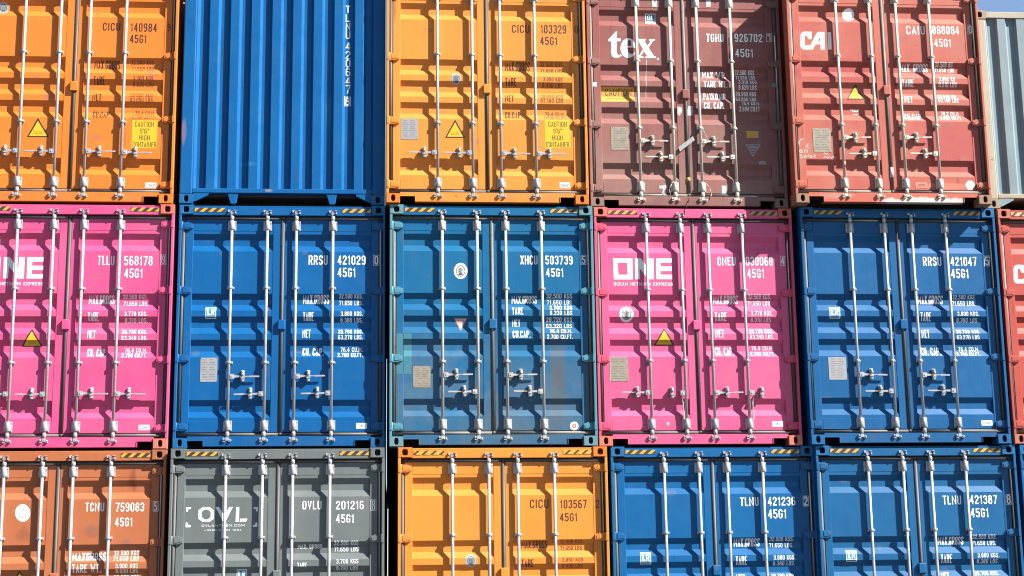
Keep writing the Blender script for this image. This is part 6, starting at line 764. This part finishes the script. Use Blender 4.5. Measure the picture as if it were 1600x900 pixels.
# ------------------------------------------------------------------ painted lettering and stickers, laid on the pressed sheet steel
def cr_(cx=.3, cy=.13, x0=0., x1=1., y0=0., y1=1.):
    return [(cx, y0), (x1-cx, y0), (x1, y0+cy), (x1, y1-cy), (x1-cx, y1), (cx, y1), (x0, y1-cy), (x0, y0+cy), (cx, y0)]
_P = [(0,0),(0,1),(.7,1),(1,.88),(1,.60),(.7,.48),(.18,.48)]
_C = [(1,.80),(1,.87),(.7,1),(.3,1),(0,.87),(0,.13),(.3,0),(.7,0),(1,.13),(1,.22)]
GLYPH = {
 '0': [cr_()], 'O': [cr_()], '1': [[(.0,.82),(.75,1),(.75,0)]],
 '2': [[(0,.78),(0,.87),(.3,1),(.7,1),(1,.87),(1,.66),(0,.1),(0,0),(1,0)]],
 '3': [[(0,.84),(.3,1),(.7,1),(1,.87),(1,.66),(.72,.53),(1,.42),(1,.13),(.7,0),(.3,0),(0,.15)], [(.35,.53),(.7,.53)]],
 '4': [[(.76,0),(.76,1)], [(.66,.95),(0,.27),(1,.27)]],
 '5': [[(.95,1),(.06,1),(.03,.55),(.65,.60),(1,.47),(1,.13),(.7,0),(.3,0),(0,.14)]],
 '6': [[(.96,.86),(.7,1),(.3,1),(0,.87),(0,.13),(.3,0),(.7,0),(1,.13),(1,.43),(.7,.56),(.28,.56)]],
 '7': [[(0,1),(1,1),(.36,0)]],
 '8': [cr_(.3,.12,.04,.96,.53,1.), [(.28,.50),(0,.40),(0,.12),(.3,0),(.7,0),(1,.12),(1,.40),(.72,.50)]],
 '9': [[(.04,.14),(.3,0),(.7,0),(1,.13),(1,.87),(.7,1),(.3,1),(0,.87),(0,.57),(.3,.44),(.72,.44)]],
 'A': [[(0,0),(.5,1),(1,0)], [(.22,.28),(.78,.28)]],
 'B': [[(0,0),(0,1),(.7,1),(1,.88),(1,.66),(.76,.53),(1,.42),(1,.12),(.7,0),(0,0)], [(.05,.53),(.74,.53)]],
 'C': [_C], 'D': [[(0,0),(0,1),(.65,1),(1,.86),(1,.14),(.65,0),(0,0)]],
 'E': [[(1,1),(0,1),(0,0),(1,0)], [(.05,.52),(.85,.52)]], 'F': [[(1,1),(0,1),(0,0)], [(.05,.52),(.85,.52)]],
 'G': [_C + [(1,.46),(.55,.46)]], 'H': [[(0,0),(0,1)], [(1,0),(1,1)], [(.05,.52),(.95,.52)]], 'I': [[(.5,0),(.5,1)]],
 'K': [[(0,0),(0,1)], [(1,1),(.08,.42)], [(.36,.58),(1,0)]], 'L': [[(0,1),(0,0),(1,0)]],
 'M': [[(0,0),(0,1),(.5,.3),(1,1),(1,0)]], 'N': [[(0,0),(0,1),(1,0),(1,1)]], 'P': [_P], 'R': [_P, [(.5,.46),(1,0)]],
 'S': [[(1,.80),(1,.87),(.7,1),(.3,1),(0,.87),(0,.66),(.25,.56),(.75,.46),(1,.36),(1,.13),(.7,0),(.3,0),(0,.13),(0,.20)]],
 'T': [[(0,1),(1,1)], [(.5,.97),(.5,0)]], 'U': [[(0,1),(0,.13),(.3,0),(.7,0),(1,.13),(1,1)]], 'V': [[(0,1),(.5,0),(1,1)]],
 'W': [[(0,1),(.25,0),(.5,.75),(.75,0),(1,1)]], 'X': [[(0,0),(1,1)], [(0,1),(.46,.54)], [(.54,.46),(1,0)]], 'Y': [[(0,1),(.5,.48),(1,1)], [(.5,.46),(.5,0)]],
 "'": [[(.5,1),(.5,.74)]], '"': [[(.1,1),(.1,.74)], [(.9,1),(.9,.74)]], '+': [[(0,.5),(1,.5)], [(.5,.2),(.5,.46)], [(.5,.54),(.5,.8)]], '.': None}
WID = {'1': .62, 'I': .35, '.': .3, "'": .3, '"': .6, ' ': .55, 'M': 1.35, 'W': 1.45, 'N': 1.18, 'H': 1.08, 'R': 1.05, 'L': .85, 'E': .9, 'F': .85, 'T': .95}
def stroke_strip(pts, sw):
    """one stroke of constant width with mitred corners, as a strip of quads"""
    closed = pts[0] == pts[-1]; P = pts[:-1] if closed else pts; n = len(P); vs = []; fs = []
    for i in range(n):
        p = Vector(P[i]); a = Vector(P[i-1]) if (i or closed) else None; b = Vector(P[(i+1) % n]) if (i < n-1 or closed) else None
        d1 = (p-a).normalized() if a is not None else None; d2 = (b-p).normalized() if b is not None else None
        d1 = d1 or d2; d2 = d2 or d1
        n1 = Vector((-d1.y, d1.x)); n2 = Vector((-d2.y, d2.x)); m = n1 + n2
        m = m.normalized() if m.length > 1e-6 else n1
        k = min(1/max(m.dot(n1), .3), 1.9)*sw/2
        e = 0
        if not closed and i == 0: p = p - d2*0
        vs += [tuple(p + m*k), tuple(p - m*k)]
    for i in range(n if closed else n-1):
        j = (i+1) % n; fs.append((2*i, 2*i+1, 2*j+1, 2*j))
    return vs, fs
def text_strips(body, x0, z0, w, h, bold):
    adv = [WID.get(c, 1.) for c in body]; gap = .24 if bold > .05 else .32
    unit = w/(sum(adv) + gap*(len(body)-1))
    sw = min(h*(.092 + bold*1.2), unit*(.35 if bold > .05 else .30)); out = []; x = x0
    for c, a in zip(body, adv):
        gw = a*unit
        if c == '.': out.append(([(x+gw*.1, z0), (x+gw*.1+sw*1.1, z0), (x+gw*.1+sw*1.1, z0+sw*1.1), (x+gw*.1, z0+sw*1.1)], [(0, 1, 2, 3)]))
        elif c != ' ':
            iw, ih = max(gw-sw, .001), h-sw
            for st in GLYPH[c]:
                ends = [list(q) for q in st]
                pts = [(x+sw/2+q[0]*iw, z0+sw/2+q[1]*ih) for q in ends]
                if pts[0] != pts[-1]:      # square stroke ends
                    for e0, e1 in ((0, 1), (-1, -2)):
                        d = (Vector(pts[e0])-Vector(pts[e1])).normalized()*sw*.5
                        if ends[e0][1] in (0, 1) or ends[e0][0] in (0, 1): pts[e0] = (pts[e0][0]+d.x, pts[e0][1]+d.y)
                out.append(stroke_strip(pts, sw))
        x += gw + gap*unit
    return out
def poly_tris(loops):
    cu = bpy.data.curves.new('p', 'CURVE'); cu.dimensions = '2D'; cu.fill_mode = 'BOTH'
    for l in loops:
        sp = cu.splines.new('POLY'); sp.points.add(len(l)-1); sp.use_cyclic_u = True
        for q, (x, z) in zip(sp.points, l): q.co = (x, z, 0, 1)
    o = bpy.data.objects.new('p', cu); me = bpy.data.meshes.new_from_object(o)
    vs = [(v.co.x, v.co.y) for v in me.vertices]; fs = [tuple(p.vertices) for p in me.polygons]
    bpy.data.objects.remove(o); bpy.data.curves.remove(cu); bpy.data.meshes.remove(me)
    return vs, fs
def ribbon(pts, w):
    vs = []; fs = []
    for i, (x, z) in enumerate(pts):
        a = pts[max(i-1, 0)]; b = pts[min(i+1, len(pts)-1)]; dx, dz = b[0]-a[0], b[1]-a[1]; L = math.hypot(dx, dz) or 1
        vs += [(x-dz/L*w/2, z+dx/L*w/2), (x+dz/L*w/2, z-dx/L*w/2)]
        if i: k = 2*i; fs.append((k-2, k-1, k+1, k))
    return vs, fs
def decal(name, items, parent, depth, zb, xb):
    bm = bmesh.new(); slots = []
    for it in items:
        kind, mat, lev = it[:3]
        if kind == 't': parts = text_strips(*it[3:])
        elif kind == 'p': parts = [poly_tris(it[3])]
        else: parts = [ribbon(it[3], it[4])]
        if mat not in slots: slots.append(mat)
        mi = slots.index(mat)
        for si, (vs, fs) in enumerate(parts):
            b2 = bmesh.new(); vv = [b2.verts.new((x, 0, z)) for x, z in vs]
            for f in fs:
                try: b2.faces.new([vv[i] for i in f])
                except ValueError: pass
            z0, z1 = min(v[1] for v in vs), max(v[1] for v in vs); x0, x1 = min(v[0] for v in vs), max(v[0] for v in vs)
            lift = .0013 + .0007*lev + .00015*(si % 3) if lev < 20 else .0013
            if lev < 20:
                for z in zb:
                    if z0 < z < z1: bmesh.ops.bisect_plane(b2, geom=b2.verts[:]+b2.edges[:]+b2.faces[:], plane_co=(0, 0, z), plane_no=(0, 0, 1), dist=1e-6)
                for x in xb:
                    if x0 < x < x1: bmesh.ops.bisect_plane(b2, geom=b2.verts[:]+b2.edges[:]+b2.faces[:], plane_co=(x, 0, 0), plane_no=(1, 0, 0), dist=1e-6)
            for v in b2.verts: v.co.y = (depth(v.co.x, v.co.z) - lift) if lev < 20 else .031
            b2.normal_update()
            for f in b2.faces:
                f.material_index = mi
                if f.normal.y > 0: f.normal_flip()
            t = bpy.data.meshes.new('x'); b2.to_mesh(t); b2.free(); bm.from_mesh(t); bpy.data.meshes.remove(t)
    if not bm.faces: bm.free(); return None
    me = bpy.data.meshes.new(name); bm.to_mesh(me); bm.free()
    for s_ in slots: me.materials.append(M[s_])
    o = bpy.data.objects.new(name, me); col.objects.link(o); o.parent = parent
    return o

# ------------------------------------------------------------------ container builders
BOX = {}
SKEW = {'B2': -.235, 'B3': -.38, 'C3': .33, 'B1': -.06}
GROUP = 'shipping containers stacked in a wall'
def root(n, label):
    x, y, dz = BASE[n]
    o = bpy.data.objects.new('shipping_container', None); col.objects.link(o)
    o.location = (x, y, ROWZ[n[1]] + dz + Z0); o.empty_display_size = .3
    o.rotation_euler = (0, 0, math.radians(SKEW.get(n, 0.)))       # boxes are never set down quite parallel
    o['label'] = label; o['category'] = 'shipping container'; o['group'] = GROUP
    return o

def shell(r, pm, H_=H):
    for l in (True, False):
        put('side_wall', get('side', mesh_side, l), r, pm)
        put('side_rail', get('rail', mesh_siderail, l, True, H_), r, pm); put('side_rail', get('rail', mesh_siderail, l, False, H_), r, pm)
    put('roof', get('roof', mesh_roof, H_), r, pm); put('floor', get('floor', mesh_floor), r, K['plywood']); put('end_wall', get('endw', mesh_endwall, H_), r, pm)

RODX = [.629, 1.049, 1.391, 1.816]
HINGEZ = [2.653, 1.855, 1.045, .243]
HANDLES = {
 'paired': [('right', .838), ('left', .637), ('right', .838), ('left', .637)],
 'level': [('left', .636), ('left', .636), ('right', .636), ('right', .636)],
 'open': [('left', .630), ('down_l', .630), ('right', .630), ('down', .630)],
}
def door_container(n, label, pm, cast=None, post=None, rods='rod_white', handles='paired', gasket='gasket', hazard=('hazard_yellow', .48, .55), door_paint=None, sill_paint=None, gz=0.):
    r = root(n, label); shell(r, pm); rm = K[rods]; cast = cast or pm; post = post or pm; dp = door_paint or pm
    for l in (True, False):
        put('corner_post', get('post', mesh_post, l, H-.116), r, post)
        for t in (True, False): put('corner_casting', get('cast', mesh_casting, l, t), r, cast)
    hd = put('door_header', get('header', mesh_header, H), r, pm); put('door_sill', get('sill', mesh_sill), r, sill_paint or pm)
    hy, duty, ph = hazard
    for k, (a, b) in enumerate(((.180, .535), (1.925, 2.262))):
        me = get('hazard', mesh_hazard, a, b, 2.808, 2.857, duty, ph + .2*k)
        if not me.materials: me.materials.append(None); me.materials.append(K['hazard_black'])
        h = bpy.data.objects.new('hazard_stripe', me); col.objects.link(h); h.parent = hd
        h.material_slots[0].link = 'OBJECT'; h.material_slots[0].material = K[hy]
    doors = {}; jh = [random.uniform(-.010, .010) for _ in range(8)]; jg = [random.uniform(-.012, .012) for _ in range(2)]; js = random.uniform(-.007, .007)
    for l in (True, False):
        d = put('door', get('door', mesh_door, l), r, dp); doors[l] = d
        put('gasket', get('gasket', mesh_gasket, l), d, K[gasket])
        for q, z in enumerate(HINGEZ): put('hinge', get('hinge', mesh_hinge, l), d, post, (0, 0, z + jh[q]))
    put('lock_box', get('lockbox', mesh_lockbox), doors[False], dp)
    for k, x in enumerate(RODX):
        x += js + random.uniform(-.005, .005); L = (x, ROD_Y, 0)
        rod = put('locking_rod', get('rod', mesh_rod), r, rm, L)
        put('cam', get('cam', mesh_cam, True), rod, rm); put('cam', get('cam', mesh_cam, False), rod, rm)
        for t in (True, False):
            put('cam_keeper', get('keeper', mesh_keeper, t), rod, rm)
            put('bearing_bracket', get('housing', mesh_housing, t), rod, rm)
        for q, z in enumerate((1.888, 1.012)): put('rod_guide', get('guide', mesh_guide), rod, rm, (0, 0, z + jg[q]))
        di, z = HANDLES[handles][k]; z += random.uniform(-.006, .006)
        hn = put('handle', get('handle', mesh_handle, di), rod, rm, (0, 0, z))
        if not di.startswith('down'): hn.rotation_euler = (0, math.radians(random.uniform(-1.2, 1.2)), 0)
        side = -1 if di in ('left', 'down_l') else 1
        put('handle_catch', get('catch', mesh_catch), doors[k < 2], rm, (x + side*.163, ROD_Y, z + .006))
    for nm, items in DECALS.get(n, ()):
        xs = [it[4] if it[0] == 't' else (it[3][0][0][0] if it[0] == 'p' else it[3][0][0]) for it in items]
        decal(nm, items, doors[min(xs) < CX], door_depth, DOOR_ZB, DOOR_XB)
    BOX[n] = (r, doors)
    return r, doors

def wall_container(n, label, pm, cast, H_=H, post=None):
    r = root(n, label); shell(r, pm, H_); post = post or pm
    w = put('corrugated_wall', get('fwall', mesh_frontwall, H_), r, pm)
    for l in (True, False):
        put('corner_post', get('fpost', mesh_frontpost, l, H_), r, post); put('gusset_plate', get('gusset', mesh_gusset, l), r, pm)
        for t in (True, False): put('corner_casting', get('cast', mesh_casting, l, t, H_), r, cast)
        put('end_rail', get('frail', mesh_frontrail, l, H_), r, post)
    for x in (.634, 1.806): put('tunnel_bracket', get('brk', mesh_bracket), r, pm, (x, 0, 0))
    for nm, items in DECALS.get(n, ()):
        decal(nm, items, w, wall_depth, [], [x for x, d in WALLP])
    return r

# ------------------------------------------------------------------ the ground of the yard
gb = MB(); gb.sheet([[(-900, -700, -.006), (900, -700, -.006)], [(-900, 1100, -.006), (900, 1100, -.006)]])
gm = flat('yard_asphalt', (.055, .054, .052), .9, .5, (.075, .072, .068), .6)
g = put('ground', gb.mesh('ground'), None, gm); g['kind'] = 'structure'

# ------------------------------------------------------------------ paints
ORANGE, BLUE, PINK = (.84, .215, .030), (.0005, .105, .32), (.76, .105, .255)
def orange(k, b=ORANGE): return paint('orange_paint', b, k, dirt=.16, dirtcol=(.50, .17, .06), streak=.16, streakcol=(.32, .085, .025), fade=.4, rust=.04, fittings=.65, fadecol=(b[0]*1.03, b[1]*1.14, b[2]*1.3))
def blue(k, b=BLUE): return paint('blue_paint', b, k, fittings=.5, dirt=.14, dirtcol=(.05, .16, .29), streak=.2, streakcol=(.006, .05, .14), fade=.5, rust=.03, fadecol=(b[0]*1.1, b[1]*1.15+.004, b[2]*1.1+.01))
def pink(k, b=PINK): return paint('pink_paint', b, k, fittings=.6, dirt=.18, dirtcol=(.55, .16, .23), streak=.18, streakcol=(.38, .05, .11), fade=.5, fadecol=(.80, .15, .29), rust=.05)
blue_cast = paint('worn_blue_casting_paint', (.006, .125, .33), 21, dirt=.3, dirtcol=(.12, .22, .32), rust=.22, fade=.5, fadecol=(.03, .19, .40))
orange_cast = paint('worn_orange_casting_paint', (.80, .21, .03), 22, dirt=.35, dirtcol=(.5, .2, .08), rust=.25)
salmon = paint('salmon_casting_paint', (.62, .17, .12), 31, dirt=.3, rust=.3, fade=.4)

# ------------------------------------------------------------------ the wall of containers
door_container('A1', 'clean orange container in the top row, left of the blue corrugated end wall', orange(1), handles='level', cast=orange_cast)
wall_container('B1', 'bright blue container showing its ribbed windowless end wall with an upright number',
    paint('scuffed_blue_paint', (.0005, .108, .33), 2, dirt=.18, dirtcol=(.05, .16, .29), streak=.22, streakcol=(.004, .05, .14), fade=.5, fadecol=(.002, .13, .36), rust=.05, bump=.4,
          patches=((.03, .90, .045, .17, (.20, .15, .26), .85, .5), (1.05, .165, .05, .02, (.4, .3, .25), .6, .6), (1.75, 1.2, .05, .3, (.02, .20, .42), .5, .8), (.8, .5, .12, .03, (.03, .22, .44), .6, .6), (.45, 1.9, .03, .35, (.01, .06, .15), .6, .9), (1.40, .35, .02, .16, RUST, .5, .9))), blue_cast)
door_container('C1', 'orange container with brown lettering between the blue ribbed end and the maroon container', orange(3, (.86, .285, .046)), handles='level', cast=orange_cast)
door_container('D1', 'dusty maroon container with white serif lettering, half in shadow, topmost beside the orange one',
    paint('maroon_paint', (.29, .095, .085), 4, fittings=1.0, dirt=.5, dirtcol=(.36, .22, .18), streak=.3, fade=.5, fadecol=(.36, .15, .13), rust=.28, rough=.5, lower=.6, lowercol=(.32, .23, .19)),
    cast=paint('dusty_casting_paint', (.27, .18, .145), 41, dirt=.5, rust=.3), rods='rod_cream', gasket='gasket_old', hazard=('hazard_tan', .52, .3))
door_container('E1', 'weathered coral red container in the top row with chalk scribbles by its metal plate',
    paint('coral_paint', (.49, .112, .082), 5, fittings=0.9, dirt=.3, dirtcol=(.5, .27, .21), streak=.14, streakcol=(.25, .05, .04), fade=.7, fadecol=(.54, .165, .115), rust=.42, rough=.5,
          patches=((1.95, .78, .55, .45, (.47, .085, .085), .7, .7), (.45, 1.72, .85, .22, (.42, .05, .055), .7, .8), (1.9, .24, .35, .05, (.66, .22, .15), .8, .5))),
    cast=paint('rusty_casting_paint', (.36, .20, .12), 51, dirt=.6, dirtcol=(.35, .27, .18), rust=.5), post=paint('rust_edged_post_paint', (.50, .13, .085), 52, dirt=.4, dirtcol=(.4, .28, .18), rust=.5),
    sill_paint=paint('scraped_sill_paint', (.58, .14, .09), 53, dirt=.4, dirtcol=(.5, .3, .25), rust=.35, patches=((1.62, .04, .62, .055, (.66, .62, .58), .95, .35), (.55, .10, .3, .05, (.5, .33, .25), .6, .6))),
    rods='rod_cream', gasket='gasket_old')
door_container('A2', 'pink container at the far left of the middle row with both handles level', pink(6, (.78, .085, .245)), cast=salmon, handles='level')
door_container('B2', 'clean deep blue container in the middle row beneath the blue ribbed end wall', blue(7), cast=blue_cast)
door_container('C2', 'weathered teal blue container with brown drip stain and mismatched paint patch on its doors',
    paint('weathered_blue_paint', (.001, .122, .290), 8, fittings=1.0, dirt=.22, dirtcol=(.05, .16, .23), streak=.2, streakcol=(.03, .07, .10), fade=.5, fadecol=(.008, .148, .315), lower=.75, lowercol=(.10, .15, .185), rust=.1, rough=.45,
          patches=((1.98, .80, .15, .90, (.115, .112, .105), .75, .98), (.62, .75, .6, .6, (.12, .19, .26), .45, .9), (1.7, .55, .7, .45, (.11, .17, .23), .4, .9))),
    cast=paint('teal_casting_paint', (.13, .28, .33), 81, dirt=.35, rust=.15), post=paint('teal_post_paint', (.085, .265, .34), 82, dirt=.2), rods='rod_grey', gasket='gasket_old')
door_container('D2', 'pink container with two of its handles hanging open, between teal blue and blue', pink(9), cast=salmon, post=paint('pink_post_paint', (.72, .09, .17), 91, rust=.2), handles='open')
door_container('E2', 'deep blue container in the middle row below the weathered coral red one', blue(10, (.004, .105, .29)), cast=blue_cast)
door_container('A3', 'faded rust orange container at the lower left with blotchy stains', 
    paint('faded_orange_paint', (.47, .142, .056), 11, fittings=0.9, dirt=.35, dirtcol=(.42, .19, .1), streak=.14, streakcol=(.2, .06, .03), fade=.5, fadecol=(.54, .18, .08), rust=.2, rough=.5,
          patches=((2.06, 2.56, .07, .20, (.22, .06, .03), .6, .7), (.86, 1.95, .10, .10, (.25, .09, .05), .5, .8), (1.65, 1.98, .2, .1, (.35, .12, .07), .5, .8))),
    cast=paint('stained_casting_paint', (.42, .15, .07), 111, dirt=.5, rust=.4))
door_container('B3', 'grey container with white corner marks round its lettering, beside the faded orange one', paint('grey_paint', (.150, .172, .174), 12, fittings=0.5, dirt=.16, fade=.3, streak=.1))
door_container('C3', 'orange container in the bottom row under the weathered teal blue one', orange(13, (.86, .275, .040)), hazard=('hazard_yellow', .68, .2), handles='level', cast=orange_cast)
door_container('D3', 'blue container in the bottom row under the pink one with hanging handles', blue(14, (.001, .112, .315)), cast=blue_cast)
door_container('E3', 'second blue container in the bottom row, right of another blue one', blue(15, (.007, .112, .285)), cast=blue_cast)
door_container('F2', 'red container at the right edge, cut off, under the pale grey ribbed one',
    paint('red_paint', (.48, .078, .060), 16, fittings=0.6, dirt=.15, fade=.4, fadecol=(.53, .12, .095), rust=.1), cast=paint('red_casting_paint', (.5, .16, .11), 161, dirt=.4, rust=.4), gasket='gasket_old', hazard=('hazard_tan', .6, .3))
door_container('F3', 'blue container in the bottom row, a mere sliver at the right edge', blue(17), cast=blue_cast)
wall_container('F1', 'pale grey ribbed container standing lower than its neighbours against the sky',
    paint('pale_grey_paint', (.20, .275, .31), 18, dirt=.25, dirtcol=(.36, .33, .28), streak=.3, streakcol=(.25, .17, .11), fade=.4, rust=.12, rough=.55),
    paint('grey_rusty_casting_paint', (.35, .29, .21), 181, dirt=.6, rust=.5), 2.591, paint('stained_post_paint', (.43, .40, .31), 182, dirt=.5, dirtcol=(.34, .22, .10), streak=.5, streakcol=(.3, .16, .06), rust=.35))

# small loose things on the maroon and coral containers
def wire(name, pts, r_, mat, parent):
    m = MB()
    for a, b in zip(pts, pts[1:]): m.tube(a, b, r_, 6)
    return put(name, m.mesh(name), parent, mat)
R1, D1 = BOX['D1']
wire('tie_wire', [(1.40, .02, 1.03), (1.415, .006, .98), (1.44, .004, .93), (1.465, .01, .87), (1.48, .02, .84)], .003, K['rod_cream'], D1[False])
wire('tie_wire', [(1.40, .02, .32), (1.43, .004, .30), (1.47, .003, .24), (1.49, .006, .17), (1.47, .008, .10)], .003, K['rod_cream'], D1[False])
wire('tie_wire', [(1.03, .02, .33), (1.00, .004, .29), (.97, .004, .22), (.985, .006, .15)], .003, K['rod_cream'], D1[True])
m = MB(); m.tube((CX, YD+.004, .335), (CX, YD+.004, .385), .0235, 10); put('yellow_tape', m.mesh('yellow_tape'), D1[False], M['yellowdirty'])
wire('tie_wire', [(1.222, .05, .15), (1.225, .008, .12), (1.19, .006, .05), (1.16, .002, -.03), (1.145, .0, -.10)], .004, K['gasket'], D1[False])
R2, E1 = BOX['E1']
m = MB(); m.tube((CX, YD+.004, .34), (CX+.004, YD+.004, .47), .0225, 10); put('torn_gasket_patch', m.mesh('torn_gasket_patch'), E1[False], M['whitedirty'])
m = MB(); m.tube((RODX[0], ROD_Y, .46), (RODX[0], ROD_Y, .53), .0185, 12); put('red_paint_mark', m.mesh('red_paint_mark'), E1[True], M['pinkred'])
m = MB(); m.box(1.030, 1.044, .018, .030, .64, 1.0); put('steel_strap', m.mesh('steel_strap'), E1[True], K['rod_cream'])
